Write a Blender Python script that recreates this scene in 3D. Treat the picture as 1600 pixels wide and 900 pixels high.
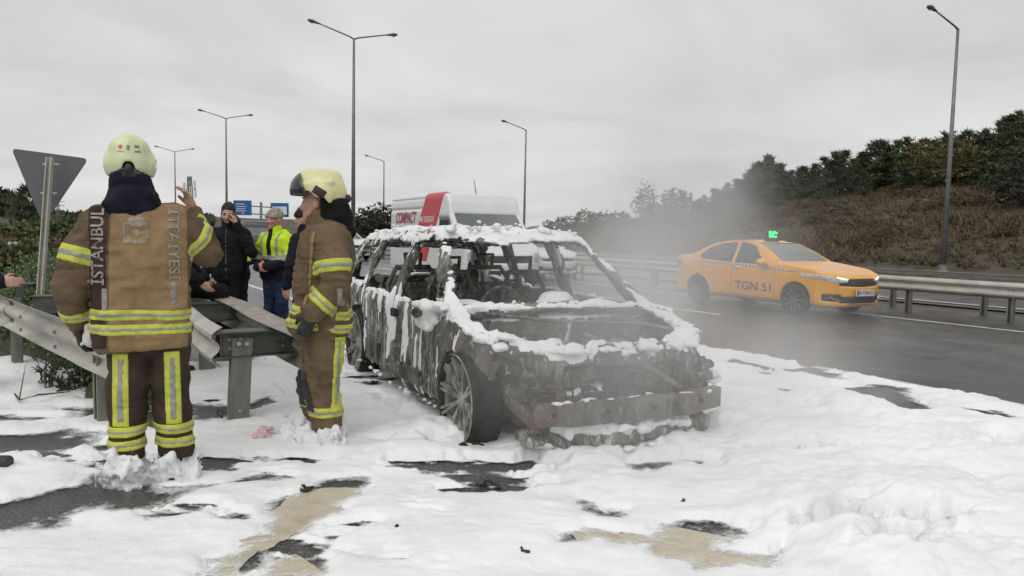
import bpy, math, random
import numpy as np
from mathutils import Matrix, Vector
from mathutils.bvhtree import BVHTree

for _o in list(bpy.data.objects):
    bpy.data.objects.remove(_o, do_unlink=True)
SC = bpy.context.scene
COL = SC.collection
rng = np.random.default_rng(7)
random.seed(7)

# ------------------------------------------------------------------ camera
FPX, CAMH, PITCH, ROLL = 1155.0, 1.5, math.atan(85 / 1155.0), 0.02
_f = np.array([0, math.cos(PITCH), -math.sin(PITCH)])
_u0 = np.array([0, math.sin(PITCH), math.cos(PITCH)])
_r0 = np.array([1.0, 0, 0])
_r = _r0 * math.cos(ROLL) + _u0 * math.sin(ROLL)
_u = -_r0 * math.sin(ROLL) + _u0 * math.cos(ROLL)
camd = bpy.data.cameras.new("camera")
camd.sensor_width = 36.0
camd.lens = 36.0 * FPX / 1600.0
camd.clip_start, camd.clip_end = 0.05, 5000.0
cam = bpy.data.objects.new("camera", camd)
COL.objects.link(cam)
cam.matrix_world = Matrix(((_r[0], _u[0], -_f[0], 0), (_r[1], _u[1], -_f[1], 0),
                           (_r[2], _u[2], -_f[2], CAMH), (0, 0, 0, 1)))
SC.camera = cam

# ------------------------------------------------------------------ sky, sun, exposure
SUN_EL, SUN_AZ = math.radians(52), math.radians(-155)      # azimuth measured from +Y towards +X
world = bpy.data.worlds.new("World")
SC.world = world
world.use_nodes = True
nt = world.node_tree
nt.nodes.clear()
wo = nt.nodes.new("ShaderNodeOutputWorld")
bg = nt.nodes.new("ShaderNodeBackground")
sky = nt.nodes.new("ShaderNodeTexSky")
sky.sky_type = 'NISHITA'
sky.sun_disc = False
sky.sun_elevation = SUN_EL
sky.sun_rotation = SUN_AZ
sky.air_density, sky.dust_density = 1.0, 4.0
tc = nt.nodes.new("ShaderNodeTexCoord")
sep = nt.nodes.new("ShaderNodeSeparateXYZ")
nt.links.new(tc.outputs["Generated"], sep.inputs[0])
# project the view direction on a cloud deck: dir.xy / (dir.z + 0.18)
zab = nt.nodes.new("ShaderNodeMath"); zab.operation = 'ABSOLUTE'
nt.links.new(sep.outputs[2], zab.inputs[0])
zad = nt.nodes.new("ShaderNodeMath"); zad.operation = 'ADD'; zad.inputs[1].default_value = 0.16
nt.links.new(zab.outputs[0], zad.inputs[0])
dx = nt.nodes.new("ShaderNodeMath"); dx.operation = 'DIVIDE'
dy = nt.nodes.new("ShaderNodeMath"); dy.operation = 'DIVIDE'
nt.links.new(sep.outputs[0], dx.inputs[0]); nt.links.new(zad.outputs[0], dx.inputs[1])
nt.links.new(sep.outputs[1], dy.inputs[0]); nt.links.new(zad.outputs[0], dy.inputs[1])
cmb = nt.nodes.new("ShaderNodeCombineXYZ")
nt.links.new(dx.outputs[0], cmb.inputs[0]); nt.links.new(dy.outputs[0], cmb.inputs[1])
nz1 = nt.nodes.new("ShaderNodeTexNoise")
nz1.inputs["Scale"].default_value = 0.75
nz1.inputs["Detail"].default_value = 4.0
nz1.inputs["Roughness"].default_value = 0.56
nz1.inputs["Distortion"].default_value = 0.5
nt.links.new(cmb.outputs[0], nz1.inputs["Vector"])
rmp = nt.nodes.new("ShaderNodeValToRGB")
rmp.color_ramp.elements[0].position = 0.30
rmp.color_ramp.elements[0].color = (0.52, 0.525, 0.53, 1)
rmp.color_ramp.elements[1].position = 0.70
rmp.color_ramp.elements[1].color = (0.715, 0.715, 0.707, 1)
nt.links.new(nz1.outputs[0], rmp.inputs[0])
skm = nt.nodes.new("ShaderNodeMixRGB"); skm.blend_type = 'MULTIPLY'; skm.inputs[0].default_value = 1.0
skm.inputs[2].default_value = (0.07, 0.07, 0.07, 1)
nt.links.new(sky.outputs[0], skm.inputs[1])
mixw = nt.nodes.new("ShaderNodeMixRGB"); mixw.inputs[0].default_value = 0.94
nt.links.new(skm.outputs[0], mixw.inputs[1]); nt.links.new(rmp.outputs[0], mixw.inputs[2])
nt.links.new(mixw.outputs[0], bg.inputs[0])
bg.inputs[1].default_value = 1.0
nt.links.new(bg.outputs[0], wo.inputs[0])

sund = bpy.data.lights.new("sun", 'SUN')
sund.energy = 1.05
sund.angle = math.radians(60)
sund.color = (1.0, 0.975, 0.94)
sun = bpy.data.objects.new("sun", sund)
COL.objects.link(sun)
_sd = Vector((math.sin(SUN_AZ) * math.cos(SUN_EL), math.cos(SUN_AZ) * math.cos(SUN_EL), math.sin(SUN_EL)))
sun.rotation_euler = (-_sd).to_track_quat('-Z', 'Y').to_euler()

SC.view_settings.view_transform = 'Standard'
SC.view_settings.look = 'None'
SC.view_settings.exposure = 0.22
SC.view_settings.gamma = 1.0
SC.view_settings.use_curve_mapping = False
SC.cycles.max_bounces = 6
SC.cycles.diffuse_bounces = 3
SC.cycles.glossy_bounces = 3
SC.cycles.transmission_bounces = 4
SC.cycles.transparent_max_bounces = 8
SC.cycles.volume_bounces = 1
SC.cycles.volume_step_rate = 4.0
SC.cycles.volume_max_steps = 64
SC.cycles.use_denoising = True


# ------------------------------------------------------------------ layout helpers (metres; z = 0 is the road)
def ray(x, y):
    return _f + _r * (x - 800) / FPX - _u * (y - 450) / FPX

def G(x, y, z=0.0):                      # point at height z on a line of sight
    d = ray(x, y)
    return np.array([0, 0, CAMH]) + d * ((z - CAMH) / d[2])

def D(x, y, dep):                        # point at a given distance along the view axis
    return np.array([0, 0, CAMH]) + ray(x, y) * dep

RTH = math.radians(31.6)
RT = np.array([-math.sin(RTH), math.cos(RTH)])       # along the road, away from the camera
RN = np.array([math.cos(RTH), math.sin(RTH)])        # across the road, to the right

def UV(u, v, z=0.0):
    p = RT * u + RN * v
    return np.array([p[0], p[1], z])


# ------------------------------------------------------------------ noise
_TAB = rng.random((32, 32, 32)).astype(np.float32)

def vnoise(x, y, z):
    x, y, z = np.broadcast_arrays(np.asarray(x, np.float32), np.asarray(y, np.float32), np.asarray(z, np.float32))
    xi, yi, zi = np.floor(x), np.floor(y), np.floor(z)
    fx, fy, fz = x - xi, y - yi, z - zi
    fx = fx * fx * (3 - 2 * fx); fy = fy * fy * (3 - 2 * fy); fz = fz * fz * (3 - 2 * fz)
    xi = xi.astype(np.int32) & 31; yi = yi.astype(np.int32) & 31; zi = zi.astype(np.int32) & 31
    x1, y1, z1 = (xi + 1) & 31, (yi + 1) & 31, (zi + 1) & 31
    T = _TAB
    a = T[xi, yi, zi] * (1 - fx) + T[x1, yi, zi] * fx
    b = T[xi, y1, zi] * (1 - fx) + T[x1, y1, zi] * fx
    c = T[xi, yi, z1] * (1 - fx) + T[x1, yi, z1] * fx
    d = T[xi, y1, z1] * (1 - fx) + T[x1, y1, z1] * fx
    return ((a * (1 - fy) + b * fy) * (1 - fz) + (c * (1 - fy) + d * fy) * fz) * 2 - 1

def fbm(x, y, z=0.0, o=4, g=0.5):
    s, a, f = 0.0, 1.0, 1.0
    for i in range(o):
        s = s + a * vnoise(np.asarray(x) * f + 3.7 * i, np.asarray(y) * f + 1.3 * i, np.asarray(z) * f + 5.1 * i)
        a *= g; f *= 2.03
    return s

def sstep(a, b, x):
    t = np.clip((x - a) / (b - a), 0, 1)
    return t * t * (3 - 2 * t)


# ------------------------------------------------------------------ mesh / object helpers
def mesh_of(name, V, Fs, smooth=True):
    me = bpy.data.meshes.new(name)
    if isinstance(Fs, np.ndarray):
        n, k = Fs.shape
        me.vertices.add(len(V)); me.vertices.foreach_set("co", np.asarray(V, np.float32).ravel())
        me.loops.add(n * k); me.loops.foreach_set("vertex_index", Fs.astype(np.int32).ravel())
        me.polygons.add(n)
        me.polygons.foreach_set("loop_start", np.arange(0, n * k, k, dtype=np.int32))
        me.polygons.foreach_set("loop_total", np.full(n, k, np.int32))
        me.update(calc_edges=True)
    else:
        me.from_pydata([tuple(map(float, v)) for v in V], [], [tuple(int(i) for i in f) for f in Fs])
        me.update()
    me.validate()
    me.polygons.foreach_set("use_smooth", np.full(len(me.polygons), smooth))
    return me

def link(name, me, mat=None, parent=None, **props):
    o = bpy.data.objects.new(name, me)
    COL.objects.link(o)
    if mat is not None and me is not None and not me.materials:
        me.materials.append(mat)
    if parent is not None:
        o.parent = parent
    for k, v in props.items():
        o[k] = v
    return o

def thing(name, label, cat, loc=(0, 0, 0), rz=0.0, group=None):
    o = bpy.data.objects.new(name, None)
    o.empty_display_size = 0.2
    COL.objects.link(o)
    o.location = [float(c) for c in loc]
    o.rotation_euler = (0, 0, rz)
    o['label'] = label; o['category'] = cat
    if group: o['group'] = group
    return o

def copy_tree(o, parent=None):
    c = o.copy(); COL.objects.link(c); c.parent = parent
    for ch in o.children:
        copy_tree(ch, c)
    return c

class MB:
    """collects primitives; build() makes one mesh"""
    def __init__(s): s.V, s.F = [], []
    def add(s, V, F):
        n = len(s.V)
        s.V += [tuple(map(float, v)) for v in V]
        s.F += [tuple(i + n for i in f) for f in F]
        return s
    def box(s, c, d, R=None):
        h = np.array(d) / 2.0
        P = np.array([(x, y, z) for x in (-1, 1) for y in (-1, 1) for z in (-1, 1)], float) * h
        if R is not None: P = P @ np.array(R).T
        return s.add(P + np.array(c), [(0, 1, 3, 2), (4, 6, 7, 5), (0, 4, 5, 1), (2, 3, 7, 6), (0, 2, 6, 4), (1, 5, 7, 3)])
    def bar(s, a, b, w, h=None, up=(0, 0, 1)):
        a, b = np.array(a, float), np.array(b, float)
        d = b - a; L = np.linalg.norm(d); d /= L
        x = np.cross(d, up)
        if np.linalg.norm(x) < 1e-4: x = np.cross(d, (1, 0, 0))
        x /= np.linalg.norm(x); z = np.cross(x, d)
        return s.box((a + b) / 2, (w, L, h or w), np.array([x, d, z]).T)
    def tube(s, pts, rad, n=8, cap=True):
        pts = np.array(pts, float); m = len(pts)
        rad = np.broadcast_to(np.array(rad, float), (m,))
        V, F = [], []
        prev = None
        for i in range(m):
            d = pts[min(i + 1, m - 1)] - pts[max(i - 1, 0)]
            d = d / (np.linalg.norm(d) + 1e-9)
            if prev is None:
                a = np.cross(d, (0, 0, 1))
                if np.linalg.norm(a) < 1e-3: a = np.cross(d, (1, 0, 0))
            else:
                a = prev - d * (prev @ d)
            a /= np.linalg.norm(a) + 1e-9; prev = a; b = np.cross(d, a)
            for k in range(n):
                t = 2 * math.pi * k / n
                V.append(pts[i] + rad[i] * (a * math.cos(t) + b * math.sin(t)))
        for i in range(m - 1):
            for k in range(n):
                F.append((i * n + k, i * n + (k + 1) % n, (i + 1) * n + (k + 1) % n, (i + 1) * n + k))
        if cap:
            F.append(tuple(range(n - 1, -1, -1))); F.append(tuple((m - 1) * n + k for k in range(n)))
        return s.add(V, F)
    def lathe(s, prof, c=(0, 0, 0), axis=(0, 0, 1), n=24):
        ax = np.array(axis, float); ax /= np.linalg.norm(ax)
        a = np.cross(ax, (0, 0, 1))
        if np.linalg.norm(a) < 1e-3: a = np.cross(ax, (1, 0, 0))
        a /= np.linalg.norm(a); b = np.cross(ax, a)
        V, F = [], []
        for (r, h) in prof:
            for k in range(n):
                t = 2 * math.pi * k / n
                V.append(np.array(c) + ax * h + r * (a * math.cos(t) + b * math.sin(t)))
        for i in range(len(prof) - 1):
            for k in range(n):
                F.append((i * n + k, i * n + (k + 1) % n, (i + 1) * n + (k + 1) % n, (i + 1) * n + k))
        return s.add(V, F)
    def prism(s, poly, t, M=None):
        """2-D polygon extruded by t along local z, placed by 4x4 M"""
        n = len(poly)
        V = [(x, y, 0) for x, y in poly] + [(x, y, t) for x, y in poly]
        if M is not None: V = [tuple(M @ Vector(v)) for v in V]
        F = [tuple(range(n - 1, -1, -1)), tuple(range(n, 2 * n))] + [(i, (i + 1) % n, n + (i + 1) % n, n + i) for i in range(n)]
        return s.add(V, F)
    def sweep(s, prof, pts, up=(0, 0, 1), close=True):
        """closed 2-D profile (side, up) swept along horizontal polyline pts"""
        pts = np.array(pts, float); m = len(pts); n = len(prof)
        V, F = [], []
        for i in range(m):
            d = pts[min(i + 1, m - 1)] - pts[max(i - 1, 0)]
            d /= np.linalg.norm(d); x = np.cross(d, up); x /= np.linalg.norm(x); z = np.cross(x, d)
            for (a, b) in prof: V.append(pts[i] + x * a + z * b)
        for i in range(m - 1):
            for k in range(n if close else n - 1):
                F.append((i * n + k, i * n + (k + 1) % n, (i + 1) * n + (k + 1) % n, (i + 1) * n + k))
        if close:
            F.append(tuple(range(n - 1, -1, -1))); F.append(tuple((m - 1) * n + k for k in range(n)))
        return s.add(V, F)
    def build(s, name, mat, parent=None, smooth=False, **props):
        return link(name, mesh_of(name, s.V, s.F, smooth), mat, parent, **props)

def ordn(i):
    return ["first", "second", "third", "fourth", "fifth", "sixth", "seventh", "eighth", "ninth", "tenth", "eleventh", "twelfth", "thirteenth", "fourteenth", "fifteenth",
            "sixteenth", "seventeenth", "eighteenth", "nineteenth", "twentieth", "twenty-first", "twenty-second", "twenty-third", "twenty-fourth", "twenty-fifth", "twenty-sixth",
            "twenty-seventh", "twenty-eighth", "twenty-ninth", "thirtieth"][i]

def smooth_by_angle(o, deg=35):
    me = o.data
    try:
        me.set_sharp_from_angle(angle=math.radians(deg))
    except Exception:
        pass


# ------------------------------------------------------------------ distance-field modelling
def smin(a, b, k):
    if k <= 0: return np.minimum(a, b)
    h = np.maximum(k - np.abs(a - b), 0) / k
    return np.minimum(a, b) - h * h * k * 0.25

def smax(a, b, k): return -smin(-a, -b, k)

def poly2(X, Y, pts):
    """signed distance to a 2-D polygon (negative inside)"""
    X, Y = np.broadcast_arrays(X, Y)
    d = np.full(X.shape, 1e9, np.float32); s = np.ones(X.shape, np.float32)
    n = len(pts)
    for i in range(n):
        ax, ay = pts[i]; bx, by = pts[i - 1]
        ex, ey = bx - ax, by - ay
        wx, wy = X - ax, Y - ay
        t = np.clip((wx * ex + wy * ey) / (ex * ex + ey * ey + 1e-12), 0, 1)
        d = np.minimum(d, (wx - ex * t) ** 2 + (wy - ey * t) ** 2)
        c1, c2, c3 = Y >= ay, Y < by, ex * wy > ey * wx
        s = np.where((c1 & c2 & c3) | (~c1 & ~c2 & ~c3), -s, s)
    return s * np.sqrt(d)

class Field:
    def __init__(s, lo, hi, h):
        s.h = h; s.lo = np.array(lo, float)
        s.n = np.ceil((np.array(hi, float) - s.lo) / h).astype(int) + 1
        ax = [(s.lo[i] + h * np.arange(s.n[i])).astype(np.float32) for i in range(3)]
        s.ax = ax
        s.X, s.Y, s.Z = ax[0][:, None, None], ax[1][None, :, None], ax[2][None, None, :]
        s.F = np.full(tuple(s.n), 0.5, np.float32)
    def _sub(s, lo, hi):
        i0 = np.clip(np.floor((np.array(lo) - s.lo) / s.h).astype(int), 0, s.n)
        i1 = np.clip(np.ceil((np.array(hi) - s.lo) / s.h).astype(int) + 1, 0, s.n)
        sl = tuple(slice(a, b) for a, b in zip(i0, i1))
        return sl, s.ax[0][sl[0]][:, None, None], s.ax[1][sl[1]][None, :, None], s.ax[2][sl[2]][None, None, :]
    def put(s, sl, d, k, cut=False):
        if d.size == 0: return s
        s.F[sl] = smax(s.F[sl], -d, k) if cut else smin(s.F[sl], d, k)
        return s
    def cone(s, a, b, ra, rb, k=0.02, cut=False, sq=(1, 1, 1)):
        """capsule from a to b with radii ra, rb; sq flattens (scales) the distance metric per axis"""
        a, b = np.array(a, float), np.array(b, float)
        m = max(ra, rb) / min(sq) + k + 4 * s.h
        sl, X, Y, Z = s._sub(np.minimum(a, b) - m, np.maximum(a, b) + m)
        ab = (b - a) * sq; L2 = ab @ ab + 1e-9
        px, py, pz = (X - a[0]) * sq[0], (Y - a[1]) * sq[1], (Z - a[2]) * sq[2]
        t = np.clip((px * ab[0] + py * ab[1] + pz * ab[2]) / L2, 0, 1)
        d = np.sqrt((px - ab[0] * t) ** 2 + (py - ab[1] * t) ** 2 + (pz - ab[2] * t) ** 2) - (ra + (rb - ra) * t)
        return s.put(sl, d, k, cut)
    def chain(s, pts, rad, k=0.02, **kw):
        for i in range(len(pts) - 1): s.cone(pts[i], pts[i + 1], rad[i], rad[i + 1], k, **kw)
        return s
    def ell(s, c, r, k=0.02, cut=False, R=None):
        c, r = np.array(c, float), np.array(r, float)
        m = max(r) + k + 4 * s.h
        sl, X, Y, Z = s._sub(c - m, c + m)
        x, y, z = X - c[0], Y - c[1], Z - c[2]
        if R is not None:
            R = np.array(R); x, y, z = (R[0, 0] * x + R[1, 0] * y + R[2, 0] * z, R[0, 1] * x + R[1, 1] * y + R[2, 1] * z, R[0, 2] * x + R[1, 2] * y + R[2, 2] * z)
        q = np.sqrt((x / r[0]) ** 2 + (y / r[1]) ** 2 + (z / r[2]) ** 2)
        g = np.sqrt((x / r[0] ** 2) ** 2 + (y / r[1] ** 2) ** 2 + (z / r[2] ** 2) ** 2) + 1e-6
        return s.put(sl, q * (q - 1) / g, k, cut)
    def box(s, c, d, rad=0.01, k=0.0, cut=False, R=None):
        c, hh = np.array(c, float), np.array(d, float) / 2
        m = np.linalg.norm(hh) + k + 4 * s.h if R is not None else hh + k + 4 * s.h
        sl, X, Y, Z = s._sub(c - m, c + m)
        x, y, z = X - c[0], Y - c[1], Z - c[2]
        if R is not None:
            R = np.array(R); x, y, z = (R[0, 0] * x + R[1, 0] * y + R[2, 0] * z, R[0, 1] * x + R[1, 1] * y + R[2, 1] * z, R[0, 2] * x + R[1, 2] * y + R[2, 2] * z)
        qx, qy, qz = np.abs(x) - hh[0] + rad, np.abs(y) - hh[1] + rad, np.abs(z) - hh[2] + rad
        dd = np.sqrt(np.maximum(qx, 0) ** 2 + np.maximum(qy, 0) ** 2 + np.maximum(qz, 0) ** 2) + np.minimum(np.maximum(np.maximum(qx, qy), qz), 0) - rad
        return s.put(sl, dd, k, cut)
    def wrinkle(s, amp, freq, seed=0.0, o=2, band=0.05, stretch=(1, 1, 1), ridge=False):
        m = np.abs(s.F) < band
        i, j, k = np.nonzero(m)
        x, y, z = s.ax[0][i], s.ax[1][j], s.ax[2][k]
        n = fbm(x * freq * stretch[0] + seed, y * freq * stretch[1] + seed * 1.7, z * freq * stretch[2] + seed * .6, o)
        if ridge: n = 1 - 2 * np.abs(n)
        s.F[m] += amp * n
        return s
    def mesh(s, F=None, off=0.0):
        return surfnets((s.F if F is None else F) - off if off else (s.F if F is None else F), s.lo, s.h)

def surfnets(F, lo, h):
    S = F < 0
    c = S[:-1, :-1, :-1].astype(np.int8)
    for dx_, dy_, dz_ in ((1, 0, 0), (0, 1, 0), (0, 0, 1), (1, 1, 0), (1, 0, 1), (0, 1, 1), (1, 1, 1)):
        nx, ny, nz = F.shape
        c = c + S[dx_:nx - 1 + dx_, dy_:ny - 1 + dy_, dz_:nz - 1 + dz_]
    act = (c > 0) & (c < 8)
    idx = np.full(act.shape, -1, np.int32)
    I = np.argwhere(act)
    if len(I) == 0: return np.zeros((0, 3)), np.zeros((0, 4), np.int32)
    idx[act] = np.arange(len(I))
    corners = [(a, b, d) for a in (0, 1) for b in (0, 1) for d in (0, 1)]
    vals = {cc: F[I[:, 0] + cc[0], I[:, 1] + cc[1], I[:, 2] + cc[2]] for cc in corners}
    P = np.zeros((len(I), 3), np.float32); N = np.zeros(len(I), np.float32)
    for a in corners:
        for ax_ in range(3):
            if a[ax_] == 0:
                b = list(a); b[ax_] = 1; b = tuple(b)
                va, vb = vals[a], vals[b]
                m = (va < 0) != (vb < 0)
                t = np.where(m, va / np.where(m, va - vb, 1), 0)
                q = np.array(a, np.float32)[None, :] + np.zeros((len(I), 3), np.float32)
                q[:, ax_] += t
                P += q * m[:, None]; N += m
    V = (I + P / N[:, None]) * h + np.asarray(lo)
    Q = []
    for ax_ in range(3):
        o1, o2 = [(1, 2), (2, 0), (0, 1)][ax_]
        sl0 = [slice(1, -1)] * 3; sl1 = [slice(1, -1)] * 3
        sl0[ax_] = slice(0, -1); sl1[ax_] = slice(1, None)
        a, b = S[tuple(sl0)], S[tuple(sl1)]
        E = np.argwhere(a != b)
        if len(E) == 0: continue
        fl = a[tuple(E.T)]
        base = E.copy(); base[:, o1] += 1; base[:, o2] += 1
        def cell(d1, d2):
            q = base.copy(); q[:, o1] -= d1; q[:, o2] -= d2
            return idx[q[:, 0], q[:, 1], q[:, 2]]
        q = np.stack([cell(1, 1), cell(0, 1), cell(0, 0), cell(1, 0)], 1)
        q[~fl] = q[~fl][:, ::-1]
        Q.append(q)
    Q = np.concatenate(Q) if Q else np.zeros((0, 4), np.int32)
    Q = Q[(Q >= 0).all(1)]
    return V, Q

def relax(V, Q, it=1, lam=0.5):
    for _ in range(it):
        S = np.zeros_like(V); C = np.zeros(len(V))
        for a, b in ((0, 1), (1, 2), (2, 3), (3, 0)):
            np.add.at(S, Q[:, a], V[Q[:, b]]); np.add.at(C, Q[:, a], 1)
            np.add.at(S, Q[:, b], V[Q[:, a]]); np.add.at(C, Q[:, b], 1)
        V = V + lam * (S / np.maximum(C, 1)[:, None] - V)
    return V

def fobj(name, fld, mat, parent=None, F=None, off=0.0, smooth=True, rel=0, **props):
    V, Q = fld.mesh(F, off)
    if rel: V = relax(V, Q, rel)
    return link(name, mesh_of(name, V, Q, smooth), mat, parent, **props)


# ------------------------------------------------------------------ materials
def _nodes(name):
    m = bpy.data.materials.new(name); m.use_nodes = True
    t = m.node_tree
    return m, t, t.nodes["Principled BSDF"], t.links

def N_(t, typ, **kw):
    n = t.nodes.new(typ)
    for k, v in kw.items():
        if k.startswith("_"): setattr(n, k[1:], v)
        else: n.inputs[k].default_value = v
    return n

def ramp(t, stops):
    n = t.nodes.new("ShaderNodeValToRGB")
    e = n.color_ramp.elements
    while len(e) < len(stops): e.new(0.5)
    for el, (p, c) in zip(e, stops):
        el.position = p; el.color = (*c, 1) if len(c) == 3 else c
    return n

def noise_tex(t, scale, detail=5, rough=0.55, stretch=(1, 1, 1), coord="Object", dist=0.0, off=(0, 0, 0)):
    tcn = N_(t, "ShaderNodeTexCoord")
    mp = N_(t, "ShaderNodeMapping")
    mp.inputs["Scale"].default_value = stretch
    mp.inputs["Location"].default_value = off
    t.links.new(tcn.outputs[coord], mp.inputs[0])
    n = N_(t, "ShaderNodeTexNoise", Scale=scale, Detail=detail, Roughness=rough, Distortion=dist)
    t.links.new(mp.outputs[0], n.inputs["Vector"])
    return n

def MAT(name, c1, c2=None, rough=0.6, r2=None, metal=0.0, scale=6.0, bump=0.0, bscale=60.0, stretch=(1, 1, 1),
        c3=None, lo=0.35, hi=0.65, spec=0.5, coat=0.0, detail=6, dist=0.3):
    m, t, b, L = _nodes(name)
    c2 = c2 or tuple(min(1, v * 1.18) for v in c1)
    n = noise_tex(t, scale, detail, 0.6, stretch)
    stops = [(lo, c1), (hi, c2)] if c3 is None else [(lo, c1), ((lo + hi) / 2, c2), (hi, c3)]
    r = ramp(t, stops)
    L.new(n.outputs[0], r.inputs[0]); L.new(r.outputs[0], b.inputs["Base Color"])
    b.inputs["Metallic"].default_value = metal
    b.inputs["Specular IOR Level"].default_value = spec
    b.inputs["Coat Weight"].default_value = coat
    b.inputs["Coat Roughness"].default_value = 0.08
    mr = N_(t, "ShaderNodeMapRange", **{"From Min": 0.3, "From Max": 0.7, "To Min": rough, "To Max": r2 if r2 is not None else min(1, rough * 1.2)})
    n2 = noise_tex(t, scale * 2.3, 4, 0.5, stretch, off=(3, 1, 7))
    L.new(n2.outputs[0], mr.inputs[0]); L.new(mr.outputs[0], b.inputs["Roughness"])
    if bump:
        n3 = noise_tex(t, bscale, 5, 0.6, stretch, off=(9, 4, 2))
        bp = N_(t, "ShaderNodeBump", Strength=bump, Distance=0.01)
        L.new(n3.outputs[0], bp.inputs["Height"]); L.new(bp.outputs[0], b.inputs["Normal"])
    return m

def MIX(t, fac, a, b):
    n = t.nodes.new("ShaderNodeMixRGB")
    for i, v in ((0, fac), (1, a), (2, b)):
        if isinstance(v, (int, float)): n.inputs[i].default_value = v
        elif isinstance(v, tuple): n.inputs[i].default_value = (*v, 1)
        else: t.links.new(v, n.inputs[i])
    return n.outputs[0]


# ------------------------------------------------------------------ lettering
def text_mesh(s, size, extrude=0.0, bold=0.0, shear=0.0, align='CENTER', width=None):
    cu = bpy.data.curves.new("lettering", 'FONT')
    cu.body = s; cu.size = size; cu.extrude = extrude; cu.offset = bold; cu.shear = shear
    cu.align_x = align; cu.align_y = 'CENTER'
    cu.resolution_u = 3
    o = bpy.data.objects.new("lettering", cu); COL.objects.link(o)
    dg = bpy.context.evaluated_depsgraph_get(); dg.update()
    me = o.evaluated_get(dg).to_mesh()
    V = np.array([v.co[:] for v in me.vertices]); F = [tuple(p.vertices) for p in me.polygons]
    o.evaluated_get(dg).to_mesh_clear()
    bpy.data.objects.remove(o, do_unlink=True); bpy.data.curves.remove(cu)
    if width and len(V):
        w = V[:, 0].max() - V[:, 0].min()
        V[:, 0] *= width / w
    return V, F

def drape(V2, Fc, org, ex, ey, dirn, target, lift=0.004, start=1.0, maxd=3.0):
    """lay flat lettering on the surface of `target` (local coordinates): cast along dirn"""
    bm_v = [v.co.copy() for v in target.data.vertices]
    bvh = BVHTree.FromPolygons(bm_v, [tuple(p.vertices) for p in target.data.polygons])
    org, ex, ey, dirn = map(lambda q: np.array(q, float), (org, ex, ey, dirn))
    out = []
    for v in V2:
        p = org + ex * v[0] + ey * v[1]
        hit = bvh.ray_cast(Vector(p - dirn * start), Vector(dirn), maxd)
        q = np.array(hit[0]) if hit[0] is not None else p
        out.append(q - dirn * lift)
    return out, Fc

# =================================================================== MATERIALS OF THE SETTING
def asphalt_mat():
    m, t, b, L = _nodes("wet_asphalt")
    n = noise_tex(t, 0.55, 6, 0.6, dist=0.6)
    n2 = noise_tex(t, 60, 4, 0.75)
    r = ramp(t, [(0.3, (0.058, 0.056, 0.054)), (0.7, (0.098, 0.093, 0.088))])
    L.new(n.outputs[0], r.inputs[0])
    r2 = ramp(t, [(0.38, (0.35, 0.35, 0.35)), (0.52, (0.9, 0.9, 0.9)), (0.68, (2.6, 2.55, 2.4))])
    L.new(n2.outputs[0], r2.inputs[0])
    mm = t.nodes.new("ShaderNodeMixRGB"); mm.blend_type = 'MULTIPLY'; mm.inputs[0].default_value = 0.95
    L.new(r.outputs[0], mm.inputs[1]); L.new(r2.outputs[0], mm.inputs[2]); L.new(mm.outputs[0], b.inputs["Base Color"])
    n3 = noise_tex(t, 0.9, 5, 0.6, (1, 1, 1), off=(5, 2, 0), dist=1.0)
    mr = N_(t, "ShaderNodeMapRange", **{"From Min": 0.35, "From Max": 0.68, "To Min": 0.08, "To Max": 0.32})
    L.new(n3.outputs[0], mr.inputs[0]); L.new(mr.outputs[0], b.inputs["Roughness"])
    bp = N_(t, "ShaderNodeBump", Strength=0.75, Distance=0.010)
    L.new(n2.outputs[0], bp.inputs["Height"]); L.new(bp.outputs[0], b.inputs["Normal"])
    return m

def _unused(): pass

def leaf_mat(name, cols, rough=0.65, tint=False):
    m, t, b, L = _nodes(name)
    g = t.nodes.new("ShaderNodeNewGeometry")
    r = ramp(t, [(i / max(1, len(cols) - 1), c) for i, c in enumerate(cols)])
    L.new(g.outputs["Random Per Island"], r.inputs[0])
    col = r.outputs[0]
    if tint:                                  # patches of greyer, greener and redder growth
        n = noise_tex(t, 0.10, 4, .6, dist=.5)
        r2 = ramp(t, [(.32, (0.75, 0.95, 0.62)), (.45, (1.1, 1.0, .9)), (.56, (1.5, 1.3, 1.2)), (.70, (1.15, .82, .72))]); L.new(n.outputs[0], r2.inputs[0])
        mm = t.nodes.new("ShaderNodeMixRGB"); mm.blend_type = 'MULTIPLY'; mm.inputs[0].default_value = .85
        L.new(col, mm.inputs[1]); L.new(r2.outputs[0], mm.inputs[2]); col = mm.outputs[0]
    L.new(col, b.inputs["Base Color"])
    b.inputs["Roughness"].default_value = rough
    b.inputs["Specular IOR Level"].default_value = 0.25
    return m

M_asphalt = asphalt_mat()
M_paint = MAT("white_road_paint", (0.42, 0.42, 0.41), (0.68, 0.68, 0.66), 0.45, 0.3, scale=7, bump=0.2, bscale=120)
M_cream = MAT("cream_road_paint", (0.40, 0.345, 0.25), (0.56, 0.50, 0.385), 0.35, 0.2, scale=5, bump=0.3, bscale=90, c3=(0.48, 0.42, 0.31), lo=.3, hi=.7)
M_soil = MAT("scrub_soil", (0.052, 0.042, 0.032), (0.085, 0.068, 0.050), 0.9, scale=0.6, bump=1.0, bscale=3.5, c3=(0.056, 0.055, 0.036), detail=9)
M_verge = MAT("verge_soil", (0.05, 0.055, 0.03), (0.11, 0.085, 0.06), 0.9, scale=1.2, bump=0.8, bscale=9)
M_rail = MAT("galvanised_rail", (0.40, 0.385, 0.345), (0.54, 0.52, 0.47), 0.42, 0.6, metal=0.35, scale=3, bump=0.12, bscale=25, stretch=(1, 1, 2))
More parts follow.
